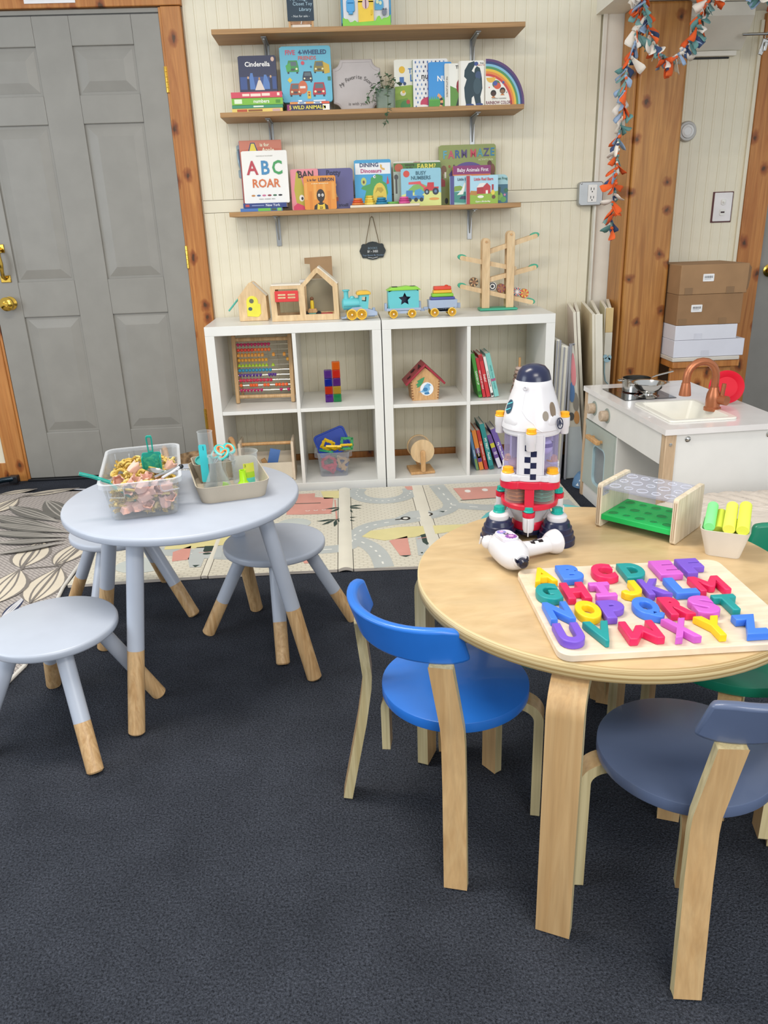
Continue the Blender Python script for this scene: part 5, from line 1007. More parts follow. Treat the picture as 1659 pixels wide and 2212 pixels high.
def frame_piece(label, loc, rot, n, r, hx, th=.006):
    t = thing('connector_frame', label, 'toy', loc, rot); m = MB()
    pts = [(r * math.cos(2 * PI * k / n + PI / n), 0, r * math.sin(2 * PI * k / n + PI / n)) for k in range(n)]
    for a, b in zip(pts, pts[1:] + pts[:1]):
        a, b = Vector(a), Vector(b); old = m.M; d = (b - a).normalized(); nn = Vector((0, 1, 0)); w = d.cross(nn); L_ = (b - a).length
        m.M = old @ Matrix(((d.x, 0, w.x, a.x), (0, 1, 0, 0), (d.z, 0, w.z, a.z), (0, 0, 0, 1)))
        m.box(-.004, L_ + .004, -.005, .005, -.0055, .0055, plain(hx, .4)); m.box(L_ * .25, L_ * .45, -.0042, .0042, -.0085, .0, plain(hx, .4)); m.box(L_ * .6, L_ * .8, -.0042, .0042, .0, .0085, plain(hx, .4)); m.M = old
    m.build('ring', t, bevel=.0008)
frame_piece('green square frame on top of the frame tub, at its right', (-.178, -.300, .196), (-.2, .1, .1), 4, .034, '#2a8c4c')
frame_piece('yellow square frame at the right of the frame tub, under the green one', (-.186, -.292, .176), (.9, .05, .2), 4, .034, '#e0b81f')
frame_piece('yellow frame tilted on the left of the frame tub', (-.270, -.290, .190), (.4, .5, .1), 4, .032, '#e6bf1a')
frame_piece('yellow triangle frame in front on the frame tub', (-.240, -.305, .180), (1.1, .3, .4), 3, .036, '#ecc41a')
frame_piece('green triangle frame lying low in the mouth of the frame tub', (-.270, -.290, .158), (1.3, .2, .0), 3, .036, '#1f8a58')
frame_piece('pink hexagon frame seen through the front of the frame tub', (-.268, -.305, .105), (.1, .1, .05), 6, .034, '#d83a5c')
frame_piece('dark green frame seen through the frame tub beside the pink one', (-.245, -.285, .115), (.1, .3, .3), 6, .026, '#4a7a6a')
frame_piece('pink triangle frame at the bottom of the frame tub', (-.258, -.296, .078), (.5, .3, .05), 3, .032, '#e0466a')
frame_piece('blue frame standing in the right half of the frame tub', (-.215, -.275, .085), (.2, .6, .2), 4, .036, '#4a5cb0')
frame_piece('tan triangle frame at the right of the frame tub', (-.205, -.300, .110), (.1, .9, .1), 3, .030, '#c9a67a')
t = thing('wooden_star', 'small tan star shape lying at the right in the frame tub', 'toy', (-.198, -.303, .078), (-.1, .2, 0))
m = MB(); m.slabxz(star(0, 0, .018, .6), -.004, .004, plain('#c9a06a', .5)); m.build('star', t, bevel=.001)
# book rack with cloth sling in the lower left cube
t = thing('book_rack', 'small wooden rack with a cream cloth sling in the lower left cube', 'rack', (-.60, -.285, .0415))
for x in (-.085, .160):
    m = MB(); m.slabxz([(x, 0), (x + .012, 0), (x + .012, .185), (x + .006, .190), (x, .185)], -.06, .07, W_PALE); m.build('side_panel', t, bevel=.001)
m = MB(); m.cyl((-.075, .0, .168), (.160, .0, .168), .008, .008, W_BEECH, 14); m.build('top_dowel', t)
m = MB(); cv = [(-.055, .010), (-.055, .085), (-.050, .090)]; CLOTH = plain('#d9cdb8', .9, var=.05, bump=.2)
m.box(-.073, .160, -.056, -.053, .012, .088, CLOTH); m.box(-.073, .160, .052, .055, .012, .115, CLOTH); m.box(-.073, .160, -.056, .055, .009, .012, CLOTH); m.build('cloth_sling', t)
t = thing('blue_card', 'small blue folded card sticking up from the cloth rack', 'card', (-.530, -.300, .150), (.2, .25, .1))
m = MB(); m.box(-.02, .028, 0, .003, -.10, .038, plain('#5a82c4', .5)); m.build('sheet', t)
t = thing('brown_block', 'brown wooden block leaning in the cloth rack', 'block', (-.535, -.320, .052), (0, -.45, .1))
m = MB(); m.box(-.010, .012, 0, .02, .0, .10, plain('#a87f50', .6)); m.build('block_body', t, bevel=.002)
# basket on the floor behind the low table
t = thing('seagrass_basket', 'brown braided basket with two hoop handles, behind the beige tray', 'basket', (-.800, -.66, .0135))
BK = woven('braided_seagrass', '#a88a66', '#54402c', 55)
m = MB(); pr = []
for k in range(12): pr += [(.125 + .02 * math.sin(PI * k / 14), .004 + .020 * k), (.134 + .02 * math.sin(PI * k / 14), .014 + .020 * k)]
m.lathe(pr + [(.128, .245), (.120, .23), (.115, .02)], BK, 36, closed=False); m.lathe([(.001, .004), (.125, .004)], BK, 36, closed=False); m.build('body', t)
for a in (math.radians(20), math.radians(200)):
    m = MB(); c, s = math.cos(a), math.sin(a); rx = .062
    m.tube([(c * .14 - s * rx * math.cos(q), s * .14 + c * rx * math.cos(q), .215 + .095 * math.sin(q)) for q in [PI * k / 14 for k in range(15)]], .010, wood('handle_wood', '#a87a4c', '#c49a6c'), 10); m.build('handle', t)

# ================================================================== on the birch table
# ---- toy rocket
t = thing('toy_rocket', 'white, red and navy plastic toy rocket standing on the birch table', 'toy', (.207, -2.335, TZ), (0, 0, math.radians(-14)))
RED = plain('#cf1e3a', .3, var=.03); YEL = plain('#f2ad1e', .3, var=.03); TEAL = plain('#12a596', .3, var=.03)
m = MB(); m.lathe([(.0345, .333), (.0335, .339), (.030, .350), (.022, .359), (.010, .363), (.001, .364)], NAVY, 40); m.build('nose_dome', t)
CONE = [(.0345, .333), (.0365, .331), (.0385, .320), (.0455, .300), (.0520, .280), (.0570, .260), (.0600, .245), (.0605, .240), (.0580, .238), (.0580, .231), (.0560, .230)]
m = MB(); m.lathe(CONE, PLASW, 48, closed=False); m.build('cone_shell', t, smooth=50)
def cone_r(z):
    for (r0, z0), (r1, z1) in zip(CONE, CONE[1:]):
        if z1 <= z <= z0: return r0 + (r1 - r0) * (z0 - z) / (z0 - z1 + 1e-9), math.atan2(r1 - r0, z0 - z1)
    return .06, 0
def cone_patch(ang, z, w, h, mat, shape=None, lift=.0008):
    r, sl = cone_r(z); a = math.radians(ang); m = MB()
    m.M = RZ(a + PI / 2) @ T(0, -(r + lift), z) @ RX(-sl)
    m.slabxz(shape or ell(0, 0, w, h, 24), -.0006, .0012, mat); return m
cone_patch(-150, .283, .0095, .0145, plain('#16455c', .25)).build('porthole', t)
m = cone_patch(-150, .283, .001, .001, TEAL); 
for s in (-.004, .004): m.slabxz([(-.008, s * 1.5 - .004), (.008, s * 1.5 + .003), (.008, s * 1.5 + .0055), (-.008, s * 1.5 - .0015)], -.0012, -.0007, plain('#5cc0c8', .3))
m.build('porthole_stripes', t)['kind'] = 'stuff'
cone_patch(-62, .270, .0062, .0095, plain('#8c8274', .3)).build('porthole', t); cone_patch(-42, .279, .0070, .0160, plain('#7d6c58', .3)).build('porthole', t)
m = cone_patch(-31, .252, .001, .001, NAVY, None, .0042); m.framexz(ell(0, 0, .0115, .0115, 24), ell(0, 0, .0095, .0095, 24), -.0012, .0, NAVY); m.slabxz([(-.002, -.006), (0, .009), (.008, -.004), (.002, -.002)], -.0012, 0, NAVY); m.slabxz([(-.008, -.004), (-.002, 0), (-.003, .006)], -.0012, 0, NAVY); m.build('round_emblem', t)['kind'] = 'stuff'
for a in (-140, -36):
    r, sl = cone_r(.252); m = MB(); m.M = RZ(math.radians(a) + PI / 2) @ T(0, -(r - .004), .254); m.ball((0, .002, 0), (.022, .0065, .018), PLASW, 20, 10); m.build('cone_bulge', t)
r, sl = cone_r(.322); m = MB(); m.M = RZ(math.radians(-112) + PI / 2) @ T(0, -(r + .001), .322); m.M = m.M @ RX(PI / 2); m.lathe([(.0050, -.002), (.0050, .002), (.003, .0028), (.0022, .001), (.001, .001)], PLASW, 18); m.build('latch_ring', t)
m = MB()
for (a0, z0), (a1, z1) in zip([(-112, .318), (-113, .295), (-112, .280), (-100, .266), (-86, .256), (-80, .246)], [(-113, .295), (-112, .280), (-100, .266), (-86, .256), (-80, .246), (-70, .2405)]):
    pa = []
    for k in range(4):
        q = k / 3; a = math.radians(a0 + (a1 - a0) * q); z = z0 + (z1 - z0) * q; rr, _ = cone_r(z); pa.append((rr * math.cos(a), rr * math.sin(a), z))
    m.tube(pa, .0010, plain('#dddde0', .3), 6)
m.build('shell_seam', t)['kind'] = 'stuff'
CLP = clear('violet_window', '#c6bee4', .10, .05, .4)
m = MB(); m.lathe([(.0545, .150), (.0545, .232)], CLP, 48, closed=False); m.build('clear_barrel', t)
m = MB(); m.lathe([(.0565, .228), (.0575, .232), (.0575, .24), (.05, .24)], PLASW, 48, closed=False); m.build('upper_collar', t)
def wedge(m, r0, r1, a0, a1, z0, z1, mat, n=10):
    m.prism(arcband(0, 0, r0, r1, a0, a1, n), z0, z1, mat)
m = MB(); wedge(m, .052, .0585, -118, -62, .150, .234, PLASW); m.build('front_panel', t, bevel=.001)
m = MB(); wedge(m, .052, .0575, 40, 140, .150, .234, PLASW); m.build('rear_panel', t)
m = MB()
for s in (-116, -66):
    a = math.radians(s + 1); m.cyl((.0585 * math.cos(a), .0585 * math.sin(a), .152), (.0585 * math.cos(a), .0585 * math.sin(a), .232), .0012, .0012, plain('#d2d2d8', .3), 6)
m.build('panel_ribs', t)['kind'] = 'stuff'
for k in range(6):
    c = -1 if k % 2 == 0 else 1; z = .213 - .0118 * k; m = MB()
    a0, a1 = (-101.5, -90) if k % 2 == 0 else (-90, -78.5); wedge(m, .0585, .0590, a0, a1, z - .0118, z, NAVY, 3); m.build('checker_square', t)
lob = []; lob2 = []
for k in range(120):
    a = 2 * PI * k / 120; q4 = max(0, math.cos(4 * (a - math.radians(45)))) ** .6; rr = .0605 + .0130 * q4; r3 = .0588 + .0120 * q4; lob2.append((r3 * math.cos(a), r3 * math.sin(a))); lob.append((rr * math.cos(a), rr * math.sin(a)))
m = MB(); m.prism(lob, .121, .137, RED); m.build('red_band', t, bevel=.0015, smooth=50); m = MB(); m.prism(lob2, .1372, .150, PLASW); m.build('lower_collar', t, bevel=.0015, smooth=50)
def cap(x, y, z, r, mat, h=.009):
    m = MB(); m.lathe([(r * 1.0, 0), (r * 1.08, .002), (r * .95, .0035), (r * .85, .0035), (r * .82, h), (r * .6, h + .0006), (.001, h + .0006)], mat, 6 * 4, (x, y, z))
    for k in range(6): a = k * PI / 3; m.box(x + r * .8 * math.cos(a) - .0012, x + r * .8 * math.cos(a) + .0012, y + r * .8 * math.sin(a) - .0012, y + r * .8 * math.sin(a) + .0012, z + .0036, z + h, mat)
    return m
for a in (-135, -45, 45, 135):
    c, s = math.cos(math.radians(a)), math.sin(math.radians(a)); x, y = .062 * c, .062 * s
    m = MB(); m.lathe([(.0145, .137), (.0150, .139), (.0150, .150), (.0140, .153), (.001, .153)], PLASW, 24, (x, y, 0)); m.build('corner_pod', t); cap(x, y, .153, .0115, YEL, .011).build('yellow_cap', t)
for a in (-180, -90, 0, 90):
    c, s = math.cos(math.radians(a)), math.sin(math.radians(a)); x, y = .0635 * c, .0635 * s; dz = -.006 if a == -90 else .014
    m = MB(); m.lathe([(.0085, .216), (.0095, .218), (.0098, .230), (.0108, .232), (.0108, .250), (.001, .250)], PLASW, 20, (x, y, dz - .006)); m.build('side_pod', t); cap(x, y, .244 + dz, .0098, YEL, .010).build('yellow_cap', t)
SCL = clear('frosted_tube', '#e6e2d8', .10, .2, .3)
for a, col in ((-140, '#e8924a'), (-40, '#3fb6b0'), (40, '#e8924a'), (140, '#3fb6b0')):
    c, s = math.cos(math.radians(a)), math.sin(math.radians(a)); x, y = .031 * c, .031 * s
    m = MB(); m.lathe([(.0270, .086), (.0270, .121)], SCL, 30, (x, y, 0), closed=False); m.build('clear_tube', t)
    m = MB(); cm = plain(col, .4)
    for k in range(4): m.lathe([(.003, .088 + .0085 * k), (.0235, .0915 + .0085 * k), (.0235, .0922 + .0085 * k), (.003, .0905 + .0085 * k)], cm, 24, (x, y, 0), closed=False)
    m.cyl((x, y, .086), (x, y, .121), .004, .004, cm, 10); m.build('screw', t)
m = MB(); m.box(-.0095, .0095, -.0585, -.045, .084, .123, RED); m.box(-.0095, .0095, .045, .0585, .084, .123, RED); m.build('red_strut', t, bevel=.001)['kind'] = 'stuff'
m = MB(); m.lathe([(.050, .073), (.0585, .076), (.0590, .084), (.0560, .087), (.001, .087)], RED, 48); m.build('lower_band', t)
m = MB(); m.lathe([(.030, .036), (.033, .042), (.048, .070), (.054, .0735), (.001, .0735)], PLASW, 40); m.build('skirt', t)
m = MB(); m.lathe([(.0315, .021), (.0335, .023), (.0345, .034), (.0320, .040), (.001, .040)], RED, 40); m.build('red_nozzle_ring', t)
m = MB(); m.lathe([(.0300, .010), (.0330, .012), (.0345, .020), (.0320, .022), (.001, .022)], NAVY, 40); m.build('nozzle', t)
for a in (-90, 20, 160):
    c, s = math.cos(math.radians(a)), math.sin(math.radians(a)); R0 = .055 if a == -90 else .062; x, y = R0 * c, R0 * s; dz = 0 if a == -90 else .018
    m = MB(); m.lathe([(.0095, .030), (.0115, .036), (.0120, .062), (.001, .062)], PLASW, 20, (x, y, dz)); m.M = m.M @ RZ(math.radians(a + 90)); m.slabxz([(-.0012, .024), (.0012, .024), (.0012, .06), (-.0012, .06)], -R0 - .015, -R0, PLASW); m.build('booster_pod', t)
    m = MB(); m.lathe([(.0122, .062), (.0128, .064), (.0128, .072), (.001, .073)], RED, 20, (x, y, dz)); m.build('red_collar', t); cap(x, y, .073 + dz, .0105, TEAL, .010).build('teal_cap', t)
for a, R0 in ((-150, .070), (-30, .066), (90, .066)):
    c, s = math.cos(math.radians(a)), math.sin(math.radians(a)); x, y = R0 * c, R0 * s
    m = MB(); pr = []; lev = [(.0385, .0), (.0385, .012), (.0355, .0135), (.0350, .025), (.0320, .0265), (.0310, .036), (.0285, .0375), (.0260, .047), (.0230, .050)]
    m.lathe([(.037, 0)] + lev + [(.001, .050)], NAVY, 36, (x, y, 0)); m.build('booster_cone', t, smooth=30)
    m = MB(); m.lathe([(.0195, .049), (.0205, .051), (.0205, .059), (.018, .0625), (.0145, .064), (.001, .064)], PLASW, 28, (x, y, 0)); m.build('booster_cap', t); cap(x, y, .064, .0118, TEAL, .012).build('teal_cap', t)
    m = MB(); m.M = RZ(math.radians(a)); m.slabxz([(.03, .045), (R0 - .012, .050), (R0 - .012, .058), (.045, .074), (.03, .074)], -.002, .002, PLASW); m.build('fin', t)
m = MB(); m.ball((.026, -.014, .200), (.017, .016, .019), plain('#d8d4ee', .3), 20, 12); m.lathe([(.0175, -.004), (.0175, .004)], plain('#5a4a8c', .35), 24, (.026, -.014, .205), closed=False); m.build('capsule_inside', t)
m = MB(); m.ball((.02, -.016, .158), (.022, .02, .010), plain('#c9b8b0', .5), 18, 8); m.ball((-.03, .0, .16), (.016, .02, .010), plain('#c9a89a', .5), 18, 8); m.build('seat_inside', t)['kind'] = 'stuff'

# ---- white toy drill
t = thing('toy_drill', 'white toy drill with violet gear window lying before the rocket', 'toy', (.134, -2.484, TZ), (0, 0, math.radians(14)))
m = MB(); m.M = T(0, .048, .031) @ RX(PI / 2)
m.lathe([(.012, 0), (.022, .004), (.0285, .012), (.0305, .030), (.0310, .055), (.0290, .075), (.0220, .090), (.0160, .096), (.0130, .097)], PLASW, 36); m.build('body', t)
m = MB(); m.M = T(0, -.048, .031) @ RX(PI / 2); m.lathe([(.0130, -.002), (.0150, .0), (.0125, .006), (.001, .007)], PLASW, 28); m.build('chuck_ring', t)
m = MB(); m.M = T(0, -.052, .030) @ RX(PI / 2); m.lathe([(.0090, .0), (.0100, .003), (.0095, .012), (.006, .015), (.001, .0155)], plain('#15182e', .22), 22)
m.M = T(0, -.050, .031); m.slabxz([(-.013, .008), (-.008, .004), (.008, .004), (.013, .008), (.014, .0), (.008, -.004), (-.008, -.004), (-.013, .002)], -.006, -.001, plain('#15182e', .25)); m.build('bit', t)
m = MB(); m.slabxz([(0, 0)] * 0 or [(0, 0), (.001, 0), (.001, .001)], 0, .001, PLASW); m = MB(); m.M = T(-.002, .006, .0595) @ RX(-.03)
m.prism([(x, y) for x, y in rrect(-.017, .017, -.027, .029, .015, 6)], -.004, .0035, plain('#d9d6e2', .15, coat=.5)); m.build('gear_window', t, bevel=.001)
def gear(cx, cy, r, hx):
    m = MB(); m.M = T(-.002, .006, .0595) @ RX(-.03); p = []
    for k in range(48): a = 2 * PI * k / 48; rr = r * (1 if (k // 2) % 2 else .8); p.append((cx + rr * math.cos(a), cy + rr * math.sin(a)))
    m.prism(p, .0036, .0044, plain(hx, .35)); m.prism(ell(cx, cy, r * .45, r * .45, 16), .0045, .0049, plain('#d8a8cc', .3)); m.build('gear', t, smooth=0)
gear(.003, -.012, .0115, '#8a4fa0'); gear(-.004, .016, .0090, '#8c86c8'); gear(.0, .004, .0050, '#4a5a64')
m = MB(); m.M = T(-.024, .044, .036); m.ball((0, 0, 0), (.013, .012, .014), PLASW, 16, 10)
for k in range(4): m.cyl((-.012 + .007 * k, .006, .010), (-.012 + .007 * k, .012, -.006), .0022, .0022, PLASW, 8)
m.build('rear_cap', t)
m = MB(); pth = [(.018, .008, .028), (.035, .010, .024), (.060, .014, .022), (.085, .017, .0225), (.095, .019, .023)]
m.tube(pth, [.018, .0165, .0150, .0155, .0175], PLASW, 22); m.build('handle', t)
m = MB(); m.M = T(.091, .0185, .025) @ RZ(.16) @ RY(PI / 2); m.lathe([(.0165, 0), (.0215, .008), (.0248, .018), (.0248, .025), (.021, .029), (.001, .030)], PLASW, 30); m.build('handle_flare', t)
for k in range(4):
    for j in range(2):
        if (k + j) % 2 == 0:
            m = MB(); x = .040 + .0095 * k; a0 = math.radians(86 - 24 * j); rr = .0163
            vs = []
            for (dx, da) in ((0, 0), (.0095, 0), (.0095, .38), (0, .38)):
                aa = a0 + da; vs.append((x + dx, .0115 + (x - .04) * .13 - rr * math.cos(aa) * 1.0, .0225 + rr * math.sin(aa)))
            vs2 = [(a, b, c - .003) for a, b, c in vs]
            m.add(vs + vs2, [(0, 1, 2, 3), (7, 6, 5, 4), (0, 4, 5, 1), (1, 5, 6, 2), (2, 6, 7, 3), (3, 7, 4, 0)], BLACK); m.build('checker_square', t, smooth=0)

# ---- alphabet puzzle
bx0, bx1, by0, by1, bz = .138, .522, -2.842, -2.530, TZ
t = thing('puzzle_board', 'pale plywood alphabet puzzle board with rounded corners on the birch table', 'puzzle', (bx0, by0, bz))
m = MB(); m.prism(rrect(0, bx1 - bx0, 0, by1 - by0, .022, 6), 0.0003, .0125, W_PALE); m.build('board', t, bevel=.0012)
m = MB(); m.prism(rrect(.012, bx1 - bx0 - .012, .012, by1 - by0 - .012, .018, 6), .0126, .0128, W_PALE); m.build('face_veneer', t)
m = MB(); m.text('puzzle', .170, .297, .007, plain('#8a6a58', .6), M=T(.170, .299, .0133)); m.build('stamp', t, smooth=0)['kind'] = 'stuff'
LP = dict(A=(.175, -2.584), B=(.227, -2.581), C=(.286, -2.584), D=(.340, -2.587), E=(.402, -2.583), F=(.452, -2.581), G=(.167, -2.653), H=(.215, -2.654), I=(.262, -2.656), J=(.310, -2.656), K=(.353, -2.656), L=(.400, -2.657), M=(.450, -2.655), N=(.167, -2.723), O=(.215, -2.726), P=(.257, -2.728), Q=(.312, -2.729), R=(.361, -2.728), S=(.407, -2.730), T=(.451, -2.727), U=(.165, -2.797), V=(.214, -2.797), W=(.276, -2.800), X=(.338, -2.801), Y=(.392, -2.800), Z=(.449, -2.802))
KC = dict(y=('yellow', '#ecc512'), b=('blue', '#3d78dd'), r=('raspberry red', '#d81f58'), t=('teal', '#0f8f8f'), p=('orchid pink', '#c65cc0'), v=('violet', '#7450c4'))
LCOL = 'ybrtpvtrpyvbrbyvbrptvtrpyb'
MP = [(-.029, -.029), (-.029, .029), (-.015, .029), (0, .006), (.015, .029), (.029, .029), (.029, -.029), (.016, -.029), (.016, .005), (.005, -.014), (-.005, -.014), (-.016, .005), (-.016, -.029)]
LPOLY = dict(I=[(-.019, -.029), (.019, -.029), (.019, -.016), (.0075, -.016), (.0075, .016), (.019, .016), (.019, .029), (-.019, .029), (-.019, .016), (-.0075, .016), (-.0075, -.016), (-.019, -.016)], M=MP, W=[(x, -y) for x, y in MP],
    T=[(-.021, .029), (.021, .029), (.021, .016), (.0072, .016), (.0072, -.029), (-.0072, -.029), (-.0072, .016), (-.021, .016)],
    J=[(.005, .029), (.019, .029), (.019, -.010), (.014, -.022), (.004, -.029), (-.008, -.029), (-.017, -.023), (-.021, -.012), (-.010, -.008), (-.006, -.015), (.002, -.015), (.005, -.009)])
for (ch, (x, y)), k in zip(LP.items(), LCOL):
    nm, hx = KC[k]
    mat = plain(hx, .42, var=.03)
    c = bpy.data.curves.new('t', 'FONT'); c.body = ch; c.size = .079; c.align_x = 'CENTER'; c.align_y = 'CENTER'; c.extrude = .0048; c.offset = .0010 if ch in 'AMW' else .0024 if ch in 'TKXN' else .0032; c.bevel_depth = .0020; c.bevel_resolution = 2; c.resolution_u = 5
    o = bpy.data.objects.new('t', c); me = bpy.data.meshes.new_from_object(o); bpy.data.objects.remove(o); bpy.data.curves.remove(c)
    me.name = 'puzzle_letter'; me.materials.clear(); me.materials.append(mat)
    me.polygons.foreach_set('use_smooth', [True] * len(me.polygons)); me.set_sharp_from_angle(angle=math.radians(50))
    o = bpy.data.objects.new('puzzle_letter', me); COL.objects.link(o); 
    xs = [v.co.x for v in me.vertices]; ys = [v.co.y for v in me.vertices]; cx, cy = (min(xs) + max(xs)) / 2, (min(ys) + max(ys)) / 2
    for v in me.vertices: v.co.x -= cx; v.co.y -= cy
    sx = (.046 if ch in 'MW' else .040 if ch in 'IJ' else .043) / (max(xs) - min(xs)) if ch not in 'IJ' else 1.0
    if ch == 'W': sx *= 1.08
    if ch in LPOLY:
        bmI = MB(); bmI.prism(LPOLY[ch], -.007, .007, mat)
        bpy.data.objects.remove(o); o = bmI.build('puzzle_letter', None, bevel=.002)
        sx = 1.0
    o.scale = (min(sx, 1.15) * .95, .95, 1.0); o.location = (x, y, bz + .0128 + .0072)
    tag(o, f'{nm} letter {ch} standing proud of the alphabet puzzle board', 'letter', 'letters of the alphabet puzzle')

# ---- tube rack
t = thing('test_tube_rack', 'wooden toy test tube rack with clear top and green holed shelf', 'rack', (.360, -2.306, TZ), (0, 0, math.radians(-45.5)))
Lr, Dr, Hr = .176, .134, .098
RKW = wood('rack_ply', '#cbbba0', '#e3d6bf', (40, 40, 3), .5)
for x in (0, Lr - .011):
    m = MB(); m.M = Matrix(((0, 0, 1, 0), (1, 0, 0, 0), (0, 1, 0, 0), (0, 0, 0, 1)))
    m.prism(rrect(0, Dr, 0.0005, Hr, .007, 4), x, x + .011, RKW); m.build('side_panel', t, bevel=.0012)
m = MB()
for x in (.0035, .0075, Lr - .0075, Lr - .0035): m.box(x - .0004, x + .0004, -.0004, .001, .008, Hr - .008, plain('#8a6a4c', .6))
m.build('ply_lines', t)['kind'] = 'stuff'
GRN = plain('#12b559', .4, var=.03); GRD = plain('#0d8a44', .45, var=.03)
m = MB(); m.box(.0112, Lr - .0112, .004, Dr - .006, .018, .030, GRN); m.build('green_shelf', t, bevel=.001)
CT = clear('acrylic_top', '#e0e2ee', .06, .05, .3)
m = MB(); m.box(.0112, Lr - .0112, .004, Dr - .006, Hr - .010, Hr - .0065, CT); m.box(.0112, .0130, .004, .030, Hr - .026, Hr - .0102, CT); m.box(Lr - .013, Lr - .0112, .004, .030, Hr - .026, Hr - .0102, CT); m.build('clear_top', t)
for i in range(5):
    for j in range(3):
        x = .028 + .030 * i; y = .026 + .040 * j; r = .0085 if (i + j) % 2 else .0112
        m = MB(); m.lathe([(r + .0012, .0302), (r, .0308), (r - .0008, .0302)], GRN, 24, (x, y, 0), closed=False); m.lathe([(r, .0301), (.001, .0302)], GRD, 24, (x, y, 0), closed=False); m.build('hole', t)
        m = MB(); m.lathe([(r + .0012, Hr - .0064), (r, Hr - .0052), (r - .001, Hr - .0064)], clear('acrylic_rim', '#e4e6f4', .38, .04), 24, (x, y, 0), closed=False); m.build('top_hole', t)
m = MB()
for q in (.012, .022): m.ball((.0135, q, Hr - .018), .0018, STEEL, 8, 6)
m.build('screws', t)['kind'] = 'stuff'
# ---- chalk bowl
t = thing('chalk_bowl', 'small square off-white bowl full of green and yellow chalk sticks', 'bowl', (.566, -2.470, TZ), (0, 0, math.radians(-29)))
BOWL = plain('#d2cabd', .6, var=.05, bump=.1)
m = MB(); taper_box(m, .062, .062, .090, .090, 0, .056, .003, BOWL, .004); m.build('bowl', t, smooth=40)
def chalk(label, x, y, z, hx, L=.078, r=.0105, tilt=.32, rz=0.0):
    o = Vector((x, y, 0)); a = math.radians(-29); w = Vector((.566 + x * math.cos(a) - y * math.sin(a), -2.470 + x * math.sin(a) + y * math.cos(a), TZ + z))
    m = MB(); m.M = RX(tilt); m.cyl((0, -L / 2, 0), (0, L / 2, 0), r, r * .96, plain(hx, .85, var=.04, bump=.1), 22)
    c = m.build('chalk_stick', None, bevel=.0012, loc=w, rot=(0, 0, a + rz)); return tag(c, label, 'chalk', 'chalk sticks in the square bowl')
chalk('light green chalk stick at the left on top of the bowl', -.029, -.004, .072, '#7fe08a', tilt=.24)
chalk('yellow-green chalk stick sunk between the left sticks in the bowl', -.0125, .004, .060, '#cfd84a', L=.066, tilt=.22)
chalk('bright yellow chalk stick, second from right on top', .006, -.004, .074, '#e2e45a', L=.082, r=.0115, tilt=.26)
chalk('lime yellow chalk stick, largest, rightmost on top of the bowl', .0300, -.004, .076, '#dbe64e', L=.084, r=.0118, tilt=.28)
chalk('green chalk stick low at the right edge of the bowl', .0310, .002, .050, '#6fdc84', L=.060, r=.0095, tilt=.12)
chalk('yellow chalk stick lying low under the two yellow ones', .014, .002, .046, '#e0e24a', L=.056, tilt=.12)
chalk('green chalk stick low at the left edge of the bowl', -.028, .002, .047, '#62cf78', L=.058, tilt=.1)

# ================================================================== on the lavender table
LT = .5105
t = thing('pasta_tub', 'clear plastic storage tub of dry pasta on the lavender table', 'tub', (-.695, -1.925, LT), (0, 0, math.radians(12)))
CL2 = clear('clear_polypropylene', '#eef0f2', .05, .12, .30)
m = MB(); taper_box(m, .155, .265, .180, .325, 0, .100, .002, CL2); m.build('tub_body', t)
m = MB(); RIM = clear('tub_rim', '#eceff3', .24, .12, .4); o, i = rrect(-.097, .097, -.172, .172, .028, 5), rrect(-.090, .090, -.163, .163, .024, 5); n = len(o)
vs = [(x, y, .1015) for x, y in o] + [(x, y, .1015) for x, y in i] + [(x, y, .090) for x, y in o] + [(x, y, .0985) for x, y in i]
m.add(vs, [(k, (k + 1) % n, n + (k + 1) % n, n + k) for k in range(n)] + [(2 * n + k, 2 * n + (k + 1) % n, (k + 1) % n, k) for k in range(n)] + [(n + k, n + (k + 1) % n, 3 * n + (k + 1) % n, 3 * n + k) for k in range(n)], RIM); m.build('rim', t)
m = MB()
for s in (-1, 1):
    m.tube([(-.075, s * -.158, .090), (-.074, s * -.152, .066), (-.04, s * -.149, .061), (-.038, s * -.155, .088)], .0013, RIM, 6); m.tube([(.045, s * -.157, .090), (.046, s * -.151, .072), (.052, s * -.150, .067), (.088, s * -.148, .070)], .0013, RIM, 6)
m.build('moulded_ridges', t)['kind'] = 'stuff'
# pasta: pink tulip tubes lie singly, the small yellow spirals are a heap
rp = random.Random(3)
t2m = MB(); PY = (plain('#d2b45c', .6), plain('#c6a54c', .6), plain('#d8be74', .6)); A12 = math.radians(12)
def spiral(m, M, L, r, mat):
    old = m.M; m.M = M; n = 9; vs = []; fs = []
    for k in range(n):
        a = k * 1.15; z = L * (k / (n - 1) - .5)
        for j in range(3): b = a + j * 2 * PI / 3; vs += [(r * math.cos(b), r * math.sin(b), z)]
        vs.append((0, 0, z))
    for k in range(n - 1):
        for j in range(3): fs.append((k * 4 + j, k * 4 + 4 + j, k * 4 + 7, k * 4 + 3))
    m.add(vs, fs, mat); m.M = old
def elbow(m, M, r, mat):
    old = m.M; m.M = M; m.tube([(r * 1.6 * math.cos(q), r * 1.6 * math.sin(q), 0) for q in (0, .5, 1.0, 1.5, 2.0, 2.5)], r * .62, mat, 6); m.M = old
def rot_rand(): return Matrix.Rotation(rp.uniform(0, 6.28), 4, 'Z') @ Matrix.Rotation(rp.uniform(0, 3.1), 4, 'X')
